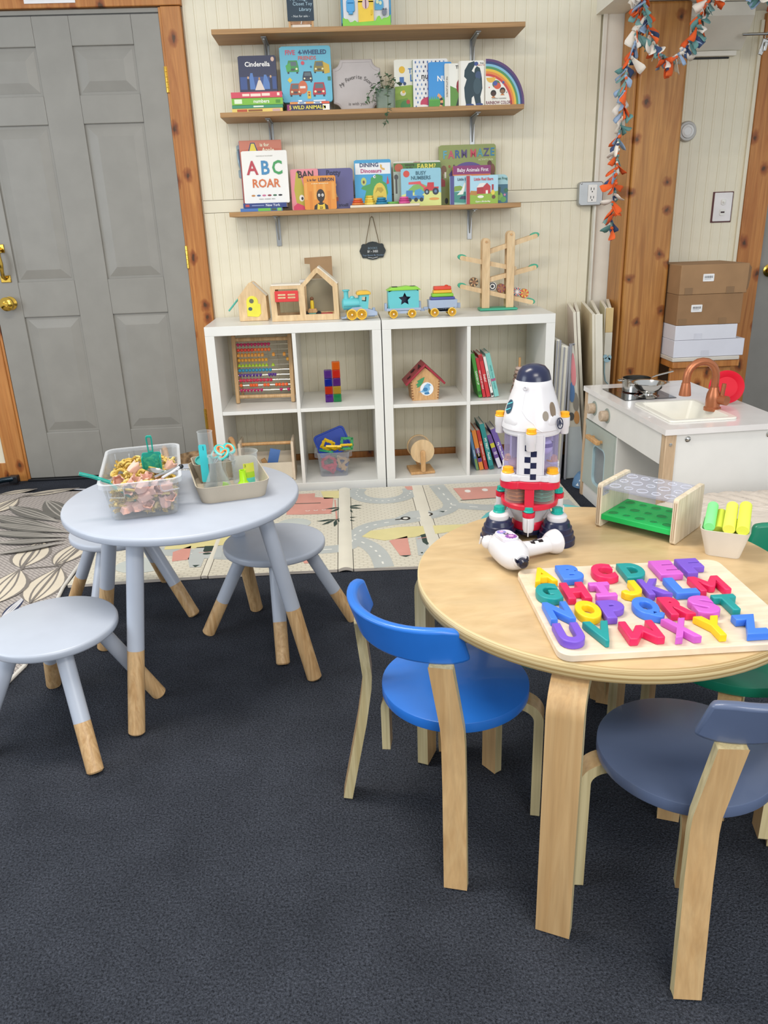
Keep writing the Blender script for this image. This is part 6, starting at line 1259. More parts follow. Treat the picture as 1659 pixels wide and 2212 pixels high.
for layer in range(6):
    z = .011 + .0105 * layer; sc = 1 + .18 * z / .1
    for k in range(105):
        x, y = rp.uniform(-.066, .066) * sc, rp.uniform(-.120, .120) * sc
        inner = abs(x) < .045 * sc and abs(y) < .09 * sc and layer < 5
        if inner: continue
        if layer == 5: z = .060 + .012 * rp.random() + .010 * max(0, 1 - (x / .08) ** 2) 
        if rp.random() < .6: spiral(t2m, T(x, y, z) @ RZ(rp.uniform(0, 6.28)) @ RX(PI / 2 + rp.uniform(-.4, .4)), .034, .0058, PY[rp.randrange(3)])
        else: elbow(t2m, T(x, y, z) @ rot_rand(), .0062, PY[rp.randrange(3)])
t2m.box(-.048, .048, -.098, .098, .006, .056, PY[1])
o = t2m.build('pasta', None, smooth=0, loc=(-.695, -1.925, LT), rot=(0, 0, A12)); tag(o, 'heap of yellow spiral and elbow pasta filling the clear tub', 'pasta', kind='stuff')
PK, PK2 = plain('#e2b3a2', .65, var=.06), plain('#dda98a', .65, var=.06)
m = MB(); n = 18; vs = []; fs = []
for k, (z, s_) in enumerate(((-.016, .72), (-.008, .95), (.004, 1.0), (.014, 1.12))):
    for j in range(n):
        a = 2 * PI * j / n; rr = .0125 * s_ * (1 + .14 * math.cos(5 * a)); zz = z + (.004 * math.cos(5 * a) if k == 3 else 0); vs.append((rr * math.cos(a), rr * math.sin(a), zz))
for k, (z, s_) in enumerate(((.013, .92), (-.010, .72))):
    for j in range(n):
        a = 2 * PI * j / n; rr = .0125 * s_ * (1 + .14 * math.cos(5 * a)); vs.append((rr * math.cos(a), rr * math.sin(a), z))
for k in range(5):
    for j in range(n): fs.append((k * n + j, k * n + (j + 1) % n, k * n + n + (j + 1) % n, k * n + n + j))
fs += [tuple(range(n))[::-1], tuple(5 * n + j for j in range(n))]
m.add(vs, fs, PK); pp = m.build('pasta_shell', None, smooth=60)
PL_ = [(-.055, -.060, .078, 1.2, .2, 'at the left rear of the heap'), (-.020, .010, .086, 1.0, 2.2, 'near the middle of the heap under the door panel'), (-.020, -.095, .080, .9, 1.2, 'at the front of the heap, mouth up'), (-.032, -.120, .075, 1.5, .4, 'lying flat at the front rim of the heap'), (.012, -.080, .078, .3, .5, 'small and closed, right of the front one'), (.068, .010, .080, .7, 2.0, 'beside the teal scoop'), (.04, -.125, .078, 1.4, .9, 'under the spoon at the front rim'),
       (-.040, -.1375, .026, 1.45, 2.8, 'low at the left of the tub front wall'), (-.012, -.138, .028, 1.4, 2.2, 'low in the tub front, second from the left'), (.010, -.1385, .030, .9, .3, 'with open mouth behind the tub front wall'), (.004, -.141, .052, 1.3, 2.4, 'above the others behind the tub front wall'), (.050, -.140, .036, .05, .1, 'flower end showing at the right of the tub front'), (.063, -.140, .046, 1.2, .3, 'at the right corner of the tub front'), (.058, -.145, .072, 1.4, 1.8, 'just under the rim at the right front'), (.0, -.143, .076, 1.4, 2.9, 'under the rim in the middle of the tub front'), (.030, -.142, .066, 1.2, 1.0, 'between the upper pair behind the tub front')]
for i, (x, y, z, rx, rz, w) in enumerate(PL_):
    o = pp if i == 0 else pp.copy()
    if i: COL.objects.link(o)
    o.location = T(-.695, -1.925, LT) @ RZ(A12) @ Vector((x, y + (.012 if y < -.13 else 0), z)); o.rotation_euler = (rx, 0, rz)
    tag(o, f'pink tulip-shaped pasta piece {w}', 'pasta', 'pink pasta pieces in the clear tub')
TEALC = clear('teal_acrylic', '#2fc4b4', .35, .08, .4)
t = thing('teal_scoop', 'see-through teal scoop standing upright in the pasta at the back', 'scoop', (-.672, -1.905, LT + .072), (.10, 0, .12))
m = MB(); m.slabxz(rrect(-.024, .024, .0, .052, .006, 4), 0, .003, TEALC); m.box(-.024, -.021, -.018, .0, .004, .044, TEALC); m.box(.021, .024, -.018, 0, .004, .044, TEALC); m.box(-.022, .022, -.020, .0, .0, .004, TEALC); m.build('blade', t, bevel=.001)
m = MB(); m.framexz([(-.007, .052), (.007, .052), (.008, .092), (.006, .097), (-.006, .097), (-.008, .092)], [(-.0035, .056), (.0035, .056), (.0045, .090), (.003, .092), (-.003, .092), (-.0045, .090)], -.002, .004, TEALC); m.build('handle', t, bevel=.001)
t = thing('teal_spoon', 'see-through teal shovel lying over the left front rim of the tub', 'scoop', (-.747, -2.050, LT + .060), (0, 0, .2))
m = MB(); m.tube([(-.058, -.010, .064), (-.03, -.006, .052), (.006, .0, .032)], .0045, TEALC, 10); m.build('handle', t)
m = MB(); m.add([(0, .012, .034), (.010, -.020, .034), (.060, -.012, -.014), (.052, .020, -.014), (.002, .012, .026), (.012, -.022, .026), (.060, -.014, -.020), (.052, .020, -.020)], [(0, 1, 2, 3), (7, 6, 5, 4), (0, 4, 5, 1), (1, 5, 6, 2), (2, 6, 7, 3), (3, 7, 4, 0)], TEALC); m.build('blade', t, bevel=.002)
t = thing('metal_scoop', 'shiny steel scoop lying on top of the pasta', 'scoop', (-.615, -1.985, LT + .092), (0, .04, math.radians(8)))
m = MB(); m.M = T(-.030, 0, 0) @ RY(.2); m.lathe([(.0001, -.006), (.012, -.005), (.020, .0), (.022, .005), (.0205, .005), (.012, -.002), (.0001, -.004)], STEEL, 26, closed=False); m.build('bowl', t)
m = MB(); m.box(-.010, .052, -.005, .005, .002, .005, STEEL); m.build('handle', t, bevel=.001)
t = thing('metal_tongs', 'small steel and black tongs at the right rim of the tub', 'tongs', (-.606, -2.005, LT + .094), (0, 0, .5))
m = MB(); m.tube([(-.045, -.02, .004), (-.01, -.008, .008), (.025, .0, .012)], .0035, STEEL, 8); m.build('arm', t); m = MB(); m.tube([(-.030, -.035, .004), (0, -.018, .008), (.025, .0, .012)], .0032, plain('#dfe0e6', .3, .4), 8); m.build('arm', t)
m = MB(); m.ball((.028, .001, .012), (.007, .006, .006), BLACK, 12, 8); m.build('joint', t)

# beige tray with beakers
t = thing('beige_tray', 'beige rectangular tray with glassware on the lavender table', 'tray', (-.494, -1.846, LT), (0, 0, math.radians(15.5)))
TRAY = plain('#b5aa98', .6, var=.05, bump=.12)
m = MB(); taper_box(m, .165, .235, .188, .262, 0, .046, .003, TRAY); m.build('tray', t, smooth=40)
t = thing('beige_bowl', 'square beige bowl standing inside the beige tray at the back left', 'bowl', (-.541, -1.774, LT + .004), (0, 0, math.radians(15.5)))
m = MB(); taper_box(m, .084, .066, .116, .092, 0, .056, .003, plain('#a99e8c', .6, var=.05, bump=.12)); m.build('bowl', t, smooth=40)
GLS = clear('clear_glass', '#f2f5f6', .02, .03, .28)
t = thing('conical_flask', 'clear conical flask with a narrow neck at the front of the beige tray', 'flask', (-.512, -1.906, LT + .004))
m = MB(); m.lathe([(.001, .001), (.038, .001), (.040, .004), (.036, .018), (.018, .062), (.0165, .075), (.017, .098), (.0195, .100), (.0195, .103), (.0155, .101), (.015, .076), (.016, .062), (.034, .018), (.037, .006), (.001, .004)], GLS, 40, closed=False); m.build('glass', t)
m = MB(); m.slabxz([(.010, .006), (.036, .006), (.026, .026), (.014, .030)], -.003, .003, plain('#9fd32a', .4)); m.build('green_label', t)
t = thing('measuring_cylinder', 'tall clear cylinder with a turquoise strip standing behind the flask', 'beaker', (-.541, -1.853, LT + .006))
m = MB(); m.lathe([(.001, .001), (.019, .001), (.0195, .004), (.0195, .150), (.0205, .152), (.0185, .152), (.018, .006), (.001, .004)], GLS, 32, closed=False); m.build('glass', t)
m = MB(); m.slabxz(rrect(-.016, .004, .020, .122, .004), -.0222, -.0202, plain('#3fc4cc', .35)); m.build('turquoise_strip', t); m = MB(); m.text('1', -.004, .112, .012, plain('#1d5a64', .5), -.0225); m.build('lettering', t, smooth=0)
t = thing('glass_beaker', 'wide clear beaker with a handle and yellow-green strip in the tray', 'beaker', (-.447, -1.836, LT + .006))
m = MB(); m.lathe([(.001, .001), (.033, .001), (.035, .005), (.035, .082), (.038, .088), (.036, .088), (.0335, .082), (.0335, .006), (.001, .004)], GLS, 40, closed=False); m.build('glass', t)
m = MB(); m.tube([(-.034, -.006, .074), (-.050, -.012, .070), (-.054, -.014, .045), (-.048, -.012, .018), (-.034, -.006, .014)], .004, GLS, 8); m.build('handle', t)
m = MB(); a0 = -95
m.prism(arcband(0, 0, .0352, .0360, -90, -42, 8), .040, .064, plain('#c9cc4a', .4)); m.prism(arcband(0, 0, .0352, .0360, -90, -42, 8), .024, .040, plain('#9fc22e', .4)); m.prism(arcband(0, 0, .0352, .0360, -90, -42, 8), .008, .024, plain('#5cc0b8', .4)); m.build('colour_strip', t)['kind'] = 'stuff'
m = MB(); m.text('3', 0, 0, .008, plain('#4a5a2a', .5), M=RZ(math.radians(8)) @ T(0, -.0366, .058) @ RX(PI / 2)); m.text('2', 0, 0, .008, plain('#4a5a2a', .5), M=RZ(math.radians(8)) @ T(0, -.0366, .032) @ RX(PI / 2)); m.build('lettering', t, smooth=0)['kind'] = 'stuff'
t = thing('green_funnel', 'lime green plastic funnel upside down in the tray', 'funnel', (-.446, -1.900, LT + .004))
m = MB(); LIME = plain('#a6dc1a', .35, var=.04); m.lathe([(.026, 0), (.024, .008), (.012, .026), (.0095, .030), (.0085, .058), (.0065, .058), (.0065, .030), (.022, .006)], LIME, 32, closed=False); m.build('funnel', t)
for i, (lb, x, y, z, rx, rz) in enumerate((('turquoise child scissors with orange inner grips lying in the beige bowl', -.500, -1.780, .072, .55, .5), ('second pair of turquoise scissors in the beige bowl, partly behind the flask', -.528, -1.790, .062, .7, -.6))):
    t = thing('child_scissors', lb, 'scissors', (x, y, LT + z), (rx, 0, rz))
    for s in (-1, 1):
        m = MB(); m.tube([(s * .013 + .013 * math.cos(q), .020 + .018 * math.sin(q), 0) for q in [2 * PI * k / 18 for k in range(18)]], .0042, plain('#3fb8b4', .4), 8, closed=True); h = m.build('handle', t)
        m = MB(); m.tube([(s * .013 + .009 * math.cos(q), .020 + .0135 * math.sin(q), .001) for q in [2 * PI * k / 18 for k in range(18)]], .0028, plain('#e8824a', .4), 6, closed=True); m.build('inner_grip', h)
        m = MB(); m.add([(s * .008, .004, 0), (s * .002, .006, 0), (-s * .003, -.05, 0), (s * .008, .004, .0015), (s * .002, .006, .0015), (-s * .003, -.05, .0015)], [(0, 1, 2), (5, 4, 3), (0, 3, 4, 1), (1, 4, 5, 2), (2, 5, 3, 0)], STEEL); m.build('blade', t)
t = thing('turquoise_lid', 'see-through turquoise lid in the beige bowl', 'lid', (-.562, -1.778, LT + .052), (.3, .1, 0))
m = MB(); m.lathe([(.001, 0), (.026, 0), (.028, .003), (.028, .008), (.026, .008), (.025, .003), (.001, .003)], clear('turquoise_clear', '#4fbcb8', .5, .1), 30, closed=False); m.build('lid', t)

# ================================================================== floor coverings
RUG = rug_mat(); CRM = plain('#d9cdb9', .9, var=.05, bump=.4, bscale=400); DKG = plain('#6f6c66', .9, var=.08, bump=.4, bscale=400); LNE = plain('#7f7872', .9, var=.06); NVY = plain('#2a3352', .9, var=.08)
t = thing('leaf_rug', 'grey woven rug with cream and dark grey leaves by the grey door', 'rug')
rug_o = [(-3.0, -.185), (-1.20, -.262), (-1.197, -1.20), (-1.192, -1.345), (-1.128, -1.86), (-1.23, -2.45), (-3.0, -2.5)]
m = MB(); m.prism(rug_o, 0.0005, .007, RUG); m.build('pile', t)
m = MB(); 
for a, b in zip(rug_o[1:6], rug_o[2:6]): m.tube([(a[0], a[1], .005), (b[0], b[1], .005)], .006, plain('#d8d4cc', .9), 8)
m.build('edge_binding', t)['kind'] = 'stuff'
def leaf_shape(m, p, q, w, mat, z, line=None, lz=None, n=9):
    p, q = Vector(p), Vector(q); d = q - p; s = Vector((-d.y, d.x)).normalized()
    L = [p + d * (k / n) + s * w * math.sin(PI * (k / n) ** .85) for k in range(n + 1)]; R_ = [p + d * (k / n) - s * w * math.sin(PI * (k / n) ** .85) for k in range(n + 1)]
    poly = L + R_[1:-1][::-1]
    m.flatxy([(v.x, v.y) for v in poly], z, mat)
    if line:
        for off in (-.4, 0.02, .44):
            lz += .0001
            A = [p + d * u + s * w * off * math.sin(PI * u ** .85) for u in [k / 8 for k in range(9)]]; hw = .0035
            for a, b in zip(A, A[1:]): m.flatxy([tuple(a + s * hw), tuple(b + s * hw), tuple(b - s * hw), tuple(a - s * hw)], lz, line)
for i, (a, b, w) in enumerate([((-1.409, -1.154), (-1.427, -.881), .062), ((-1.285, -1.150), (-1.240, -.895), .05), ((-1.390, -1.46), (-1.405, -1.172), .066), ((-1.262, -1.46), (-1.262, -1.163), .062), ((-1.732, -.292), (-1.490, -.205), .03), ((-1.79, -.53), (-1.738, -.32), .05), ((-1.86, -.25), (-1.70, -.183), .026), ((-1.60, -1.05), (-1.62, -1.32), .06), ((-1.75, -.95), (-1.72, -1.2), .06), ((-1.30, -1.9), (-1.36, -1.62), .06)]):
    zo = .0074 + .0008 + .0009 * (i % 3); m = MB(); leaf_shape(m, a, b, w * 1.22, LNE, zo); leaf_shape(m, a, b, w, CRM, zo + .0002, LNE, zo + .0003); m.build('cream_leaf', t, smooth=0)
for i, (a, b, w) in enumerate([((-1.589, -.379), (-1.360, -.702), .055), ((-1.735, -.44), (-1.430, -.680), .045), ((-1.78, -.55), (-1.400, -.771), .040), ((-1.74, -.66), (-1.330, -.822), .036), ((-1.70, -.77), (-1.330, -.872), .034), ((-1.60, -.90), (-1.330, -.900), .030), ((-1.55, -1.02), (-1.32, -.935), .026), ((-1.28, -.50), (-1.33, -.80), .04)]):
    m = MB(); leaf_shape(m, a, b, w, DKG, .0112 + .0007 * i, plain('#a9a39b', .9), .0113 + .0007 * i); m.build('grey_frond', t, smooth=0)
for a, b, w in [((-1.53, -.215), (-1.30, -.262), .016), ((-1.315, -1.560), (-1.300, -1.40), .02), ((-1.17, -2.02), (-1.16, -1.86), .03), ((-1.18, -1.80), (-1.25, -1.60), .02)]:
    m = MB(); leaf_shape(m, a, b, w, NVY, .0076, plain('#c9c8cc', .9), .0077); m.build('navy_leaf', t, smooth=0)
zst = .0098
m = MB()
for P in ([(-1.43, -.87), (-1.40, -1.165), (-1.395, -1.46)], [(-1.40, -1.165), (-1.262, -1.155), (-1.24, -.90)], [(-1.262, -1.155), (-1.262, -1.46)], [(-1.80, -.5), (-1.735, -.31), (-1.60, -.25)]):
    for a, b in zip(P, P[1:]):
        a, b = Vector(a), Vector(b); s = Vector((-(b - a).y, (b - a).x)).normalized() * .004; zst += .0001; m.flatxy([tuple(a + s), tuple(b + s), tuple(b - s), tuple(a - s)], zst, LNE)
m.build('stems', t, smooth=0)['kind'] = 'stuff'

FOAM = foam_mat(); CRE = plain('#e4decd', .42, var=.03); EDG = plain('#c9c0b6', .5, var=.04)
t = thing('play_mat', 'cream folding foam play mat printed with roads, in front of the cube shelves', 'mat')
PX = [-1.178, -.715, -.690, -.228, -.172, .105, .165, .800]
H0 = .0130
def mat_panel(name, x0, x1, mat, hump=0):
    m = MB(); sk = lambda x: -1.335 if x < .7 else -1.10
    nx = 8; vs = []; 
    def zz(u): return H0 + hump * math.sin(PI * u)
    for k in range(nx + 1):
        u = k / nx; x = x0 + (x1 - x0) * u
        for y in (-1.335 - .012 * math.sin(3 * x), -.432): vs += [(x, y, .0008 + hump * math.sin(PI * u) * .8), (x, y, zz(u))]
    fs = []; fe = []
    for k in range(nx):
        a = k * 4; b = a + 4
        fs += [(a + 1, b + 1, b + 3, a + 3)]; fe += [(a, a + 2, b + 2, b), (a, b, b + 1, a + 1), (a + 2, a + 3, b + 3, b + 2)]
    fe += [(0, 1, 3, 2), (nx * 4, nx * 4 + 2, nx * 4 + 3, nx * 4 + 1)]
    m.add(vs, fs, mat); m.add(vs, fe, EDG); return m.build(name, t, bevel=.002)
for k in range(0, 7): mat_panel('panel' if k % 2 == 0 else 'fold_strip', PX[k] + .0012, PX[k + 1] - .0012, FOAM if k % 2 == 0 else CRE, 0 if k % 2 == 0 else .008 if k == 3 else .002)
ROAD, WHL = plain('#b9bdba', .42, var=.04), plain('#eceae2', .42); SAL, YLW, DGN, LGR = plain('#dc9c8e', .42, var=.05), plain('#e3d79a', .42, var=.04), plain('#2f443f', .42), plain('#bfc3c0', .42, var=.03)
ZP = H0 + .0005
def ribbon(path, w, mat, z, dash=False):
    m = MB(); P = [Vector(p) for p in path]; Q = []
    for i in range(len(P) - 1):
        p0, p1, p2, p3 = P[max(i - 1, 0)], P[i], P[i + 1], P[min(i + 2, len(P) - 1)]
        for k in range(6):
            u = k / 6; Q.append(.5 * ((2 * p1) + (p2 - p0) * u + (2 * p0 - 5 * p1 + 4 * p2 - p3) * u * u + (3 * p1 - p0 - 3 * p2 + p3) * u ** 3))
    Q.append(P[-1]); N_ = []
    for i in range(len(Q)):
        d = (Q[min(i + 1, len(Q) - 1)] - Q[max(i - 1, 0)]).normalized(); N_.append(Vector((-d.y, d.x)) * w / 2)
    for i in range(len(Q) - 1):
        if dash and i % 3: continue
        m.flatxy([tuple(Q[i] + N_[i]), tuple(Q[i + 1] + N_[i + 1]), tuple(Q[i + 1] - N_[i + 1]), tuple(Q[i] - N_[i])], z, mat)
    return m
def printed(name, *ms):
    base_ = MB()
    for q in ms: 
        for i, mt in enumerate(q.ms): base_.add(q.v, [f for f, j in zip(q.f, q.mi) if j == i], mt)
    o = base_.build(name, t, smooth=0); return o
R1 = [(-.95, -1.06), (-.60, -1.16), (-.386, -1.143), (-.202, -1.13), (-.165, -1.02), (-.116, -.937), (-.039, -.895), (.098, -.861), (.222, -.796), (.263, -.715), (.249, -.589), (.229, -.44)]
R2 = [(-.165, -1.05), (-.106, -1.13), (-.075, -1.22), (-.062, -1.33)]
RG = [(-.02 + .125 * math.cos(math.radians(a)), -.50 + .125 * math.sin(math.radians(a))) for a in range(150, 400, 25)]
for i, P in enumerate((R1, R2, RG, [(.263, -.72), (.45, -.78), (.78, -.76)])): printed('road_print', ribbon(P, .072, ROAD, ZP + .00006 * i), ribbon(P, .007, WHL, ZP + .0003 + .00002 * i, True))
def patch(name, *polys):
    m = MB()
    for i, (poly, mat) in enumerate(polys): m.flatxy(poly, ZP + .00045 + .00008 * i, mat)
    return m.build(name, t, smooth=0)
DASHW = plain('#f0ece4', .42)
patch('red_building_print', ([(-.373, -.475), (-.335, -.475), (-.335, -.53), (-.25, -.55), (-.257, -.755), (-.387, -.748), (-.45, -.74), (-.45, -.475)], SAL), ([(-.42, -.603), (-.306, -.607), (-.306, -.615), (-.42, -.611)], DGN), *[(arcband(-.36 + .035 * k, -.70, .006, .010, 180, 360, 8), DASHW) for k in range(3)])
patch('palm_print', ([(-.246, -.579), (-.240, -.579), (-.230, -.825), (-.237, -.825)], SAL), ([(-.214, -.575), (-.208, -.575), (-.20, -.68), (-.206, -.68)], SAL), *[([(cx, cy), (cx + .055 * math.cos(a) - .010 * math.sin(a), cy + .055 * math.sin(a) + .01 * math.cos(a)), (cx + .085 * math.cos(a), cy + .085 * math.sin(a)), (cx + .04 * math.cos(a) + .008 * math.sin(a), cy + .04 * math.sin(a) - .008 * math.cos(a))], DGN) for cx, cy in ((-.205, -.68), (-.235, -.825)) for a in (3.3, 3.9, 4.6, 5.2, 5.9, .15)])
patch('yellow_field_print', ([(-.135, -1.03), (-.099, -.975), (.014, -.950), (.36, -.955), (.36, -1.03), (.205, -1.03), (.079, -1.062), (-.049, -1.083)], YLW)); patch('yellow_field_print', ([(-.309, -.453), (-.219, -.454), (-.219, -.558), (-.292, -.559)], YLW)); patch('yellow_field_print', ([(-.90, -.96), (-.616, -.940), (-.54, -.99), (-.591, -1.029), (-.75, -1.062), (-.9, -1.06)], YLW))
patch('car_print', ([(.010, -.845), (.055, -.80), (.075, -.775), (.14, -.765), (.175, -.79), (.20, -.80), (.19, -.845), (.03, -.865)], LGR), *[(ell(cx, cy, .021, .021, 18), BLACK) for cx, cy in ((.052, -.855), (.150, -.820))], *[(ell(cx, cy, .011, .011, 14), WHL) for cx, cy in ((.052, -.855), (.150, -.820))], ([(.008, -.862), (.034, -.858), (.034, -.866), (.008, -.870)], BLACK), ([(.20, -.79), (.225, -.795), (.215, -.807)], DGN))
patch('red_tower_print', ([(-.030, -1.087), (.043, -1.05), (.042, -1.235), (.002, -1.235)], SAL), ([(.002, -1.235), (.042, -1.235), (.022, -1.250)], DGN))
patch('grey_house_print', ([(.075, -1.062), (.150, -1.023), (.138, -1.236), (.068, -1.242)], LGR), ([(.096, -1.045), (.134, -1.025), (.127, -1.115), (.111, -1.15), (.097, -1.12)], DGN), ([(.08, -1.08), (.15, -1.06), (.15, -1.065), (.08, -1.086)], SAL), ([(.11, -1.12), (.15, -1.14), (.125, -1.175)], DGN), *[([(x, -1.215), (x + .008, -1.215), (x + .008, -1.226), (x, -1.226)], DGN) for x in (.08, .094, .108)])
patch('grey_house_print', ([(-.775, -1.054), (-.675, -1.046), (-.664, -1.168), (-.728, -1.168), (-.728, -1.244), (-.769, -1.244), (-.790, -1.16)], LGR), ([(-.746, -1.046), (-.706, -1.048), (-.704, -1.085)] + ell(-.725, -1.09, .02, .02, 8, 0, -180) + [(-.744, -1.085)], DGN), ([(-.758, -1.108), (-.695, -1.103), (-.695, -1.107), (-.758, -1.112)], SAL), (ell(-.725, -1.122, .016, .010, 12), DGN), ([(-.762, -1.225), (-.735, -1.225), (-.748, -1.245)], DGN))
patch('red_strip_print', ([(-.86, -1.09), (-.80, -1.035), (-.785, -1.17), (-.845, -1.18)], SAL)); patch('red_roof_print', ([(.30, -.50), (.50, -.50), (.50, -.655), (.32, -.665)], SAL), ([(.31, -.665), (.50, -.655), (.50, -.660), (.31, -.671)], DGN), ([(.50, -.5), (.62, -.5), (.62, -.62), (.50, -.64)], SAL), (ell(.36, -.55, .014, .02, 12), DASHW), (ell(.44, -.545, .014, .02, 12), DASHW)); patch('red_roof_print', ([(.08, -.44), (.14, -.44), (.13, -.50), (.09, -.49)], SAL))
patch('grey_pond_print', (ell(-.41, -.85, .07, .06, 18), plain('#c3c8c2', .42, var=.03))); patch('grey_pond_print', (ell(-.95, -1.20, .10, .07, 18), plain('#c3c8c2', .42, var=.03))); patch('red_boat_print', ([(-.36, -1.235), (-.29, -1.225), (-.30, -1.255), (-.35, -1.262)], SAL), ([(-.34, -1.228), (-.30, -1.223), (-.32, -1.205)], DGN))

# ================================================================== folded play mats in the corner
def leaf_panel(m, nb, nt_, ft, fb, th, mat, edge):
    nb, nt_, ft, fb = map(Vector, (nb, nt_, ft, fb)); nrm = (nt_ - nb).cross(fb - nb).normalized() * th
    vs = [nb, nt_, ft, fb] + [q + nrm for q in (nb, nt_, ft, fb)]; vs = [tuple(v) for v in vs]
    m.add(vs, [(0, 1, 2, 3), (7, 6, 5, 4)], mat); m.add(vs, [(0, 4, 5, 1), (1, 5, 6, 2), (2, 6, 7, 3), (3, 7, 4, 0)], edge)
CRM2, PNK, BUT = plain('#e0dac9', .45, var=.03), plain('#d6c6ba', .45, var=.03), plain('#dfd3b0', .45, var=.04)
def folded(label, nx, ny, nz, fx, fy, fz, gap, matl, matr, bot=.06):
    t = thing('folded_mat', label, 'mat')
    m = MB(); leaf_panel(m, (nx + bot, ny + .03, .002), (nx, ny, nz), (fx, fy, fz), (fx + bot * .6, fy, .002), .013, matl, CRM2); m.build('left_leaf', t, bevel=.002)
    m = MB(); leaf_panel(m, (nx + bot + gap, ny + .02, .002), (nx + gap, ny - .008, nz + .002), (fx + gap * 2.2, fy, fz + .004), (fx + bot * .6 + gap * 2, fy, .002), .013, matr, CRM2); m.build('right_leaf', t, bevel=.002)
    return t
a_ = folded('tall pinkish folded foam mat, left of the three in the corner', .880, -.335, .764, .932, -.05, .778, .014, PNK, PNK, .085)
m = MB(); m.M = T(.900, -.30, .62) @ RZ(math.radians(262)) ; m.slabxz(ell(0, 0, .055, .075, 20), -.004, .004, plain('#a3a09c', .5)); 
b_ = folded('tall buttery folded foam mat, middle one in the corner', .955, -.375, .757, 1.000, -.05, .783, .020, BUT, CRM2, .06)
m = MB(); m.box(.955, .981, -.386, -.380, .01, .755, CRM2); m.M = T(.03, 0, 0); 
def spine(t, nx, ny, nz, w, bot, parts):
    for z0, z1, mat in parts:
        m = MB(); x0, x1 = nx + bot * (1 - z0 / nz), nx + bot * (1 - z1 / nz); y0, y1 = ny + .028 * (1 - z0 / nz) - .012, ny + .028 * (1 - z1 / nz) - .012
        m.add([(x0, y0, z0), (x0 + w, y0 + .004, z0), (x1 + w, y1 + .004, z1), (x1, y1, z1), (x0, y0 + .008, z0), (x0 + w, y0 + .012, z0), (x1 + w, y1 + .012, z1), (x1, y1 + .008, z1)], [(0, 1, 2, 3), (7, 6, 5, 4), (0, 4, 5, 1), (1, 5, 6, 2), (2, 6, 7, 3), (3, 7, 4, 0)], mat); m.build('fold_spine', t, bevel=.002)
spine(b_, .953, -.375, .757, .034, .06, ((.0, .757, CRM2),))
c_ = folded('tall cream folded foam mat with orange top patch and a blue dinosaur, beside the post', 1.058, -.235, .767, 1.092, -.05, .785, .014, plain('#dcd5b4', .45, var=.03), CRM2, .02)
spine(c_, 1.048, -.235, .767, .036, .02, ((.0, .655, CRM2), (.655, .767, plain('#d9bd86', .45, var=.06))))
m = MB(); bl = plain('#9cc0cc', .45); m.tube([(1.054, -.250, .520), (1.056, -.250, .47), (1.064, -.248, .43), (1.082, -.246, .41)], .007, bl, 8, flat=.4); m.slabxz(ell(1.066, .53, .016, .012, 14), -.251, -.247, bl); m.slabxz(ell(1.056, .545, .010, .010, 12), -.251, -.247, bl); m.slabxz(ell(1.078, .54, .008, .012, 12), -.251, -.247, bl); m.build('dinosaur_print', c_, smooth=0)['kind'] = 'stuff'
t = thing('grey_piped_mat', 'tent-folded cushion mat with grey piping and egg pictures, beside the cube shelf', 'mat')
GPI, CUS = plain('#8f9096', .6, var=.05), plain('#d5d1c3', .6, var=.04); LBL = plain('#c2cbce', .6, var=.04)
QA, QB, QC, QD = map(Vector, ((.846, -.405, .002), (.828, -.452, .640), (.844, -.446, .640), (.950, -.395, .002)))   # bottom left, top left, top right, bottom right
QN = (QB - QA).cross(QD - QA).normalized(); QN = QN if QN.y < 0 else -QN
m = MB(); leaf_panel(m, QA, QB, QC, QD, .014 if (QB - QA).cross(QD - QA).normalized().y > 0 else -.014, CUS, GPI); m.build('picture_cushion', t, bevel=.003)
for x0, y0, w, mt, zt in ((.800, -.430, .024, CUS, .632), (.780, -.385, .017, CUS, .655)):
    m = MB(); m.add([(x0, y0 + .03, .002), (x0 + w, y0 + .03, .002), (x0 + w, y0 - .02, zt), (x0, y0 - .02, zt), (x0, -.05, .002), (x0 + w, -.05, .002), (x0 + w, -.05, zt), (x0, -.05, zt)], [(0, 1, 2, 3), (7, 6, 5, 4), (0, 4, 5, 1), (1, 5, 6, 2), (2, 6, 7, 3), (3, 7, 4, 0)], mt); m.build('folded_cushion', t, bevel=.006)
    m = MB(); m.tube([(x0 + w - .001, y0 + .027, .004), (x0 + w - .001, y0 - .022, zt - .004), (x0 + w - .001, -.06, zt - .002)], .0045, GPI, 8); m.tube([(x0 + .002, y0 + .027, .004), (x0 + .002, y0 - .022, zt - .004)], .0035, GPI, 8); m.build('piping', t)['kind'] = 'stuff'
m = MB(); m.tube([tuple(QA + QN * .006), tuple(QB + QN * .006), tuple(QC + QN * .004)], .0055, GPI, 8); m.build('edge_piping', t)
def onQ(u, v): return QA.lerp(QD, u).lerp(QB.lerp(QC, u), v) + QN * .0012
def qpatch(nm, uv, mat):
    m = MB(); m.add([tuple(onQ(u, v)) for u, v in uv], [tuple(range(len(uv)))], mat); m.build(nm, t, smooth=0)
qpatch('lower_band', [(.02, .005), (.98, .005), (.98, .40), (.02, .40)], LBL)
def egg(u, v, ru, rv, mat): qpatch('egg_print', [(u + ru * math.cos(2 * PI * k / 18), v + rv * math.sin(2 * PI * k / 18)) for k in range(18)], mat)
egg(.60, .82, .36, .12, plain('#d8868a', .6)); egg(.38, .66, .28, .075, plain('#5a7fae', .6)); egg(.72, .585, .26, .07, plain('#8f8a80', .6)); egg(.72, .47, .22, .05, plain('#c8925a', .6)); egg(.30, .48, .25, .03, plain('#5a5a58', .6))
m = MB(); m.lathe([(.052, .0), (.052, .012), (.045, .04), (.03, .062), (.001, .07)], plain('#5f84a8', .6), 24); 
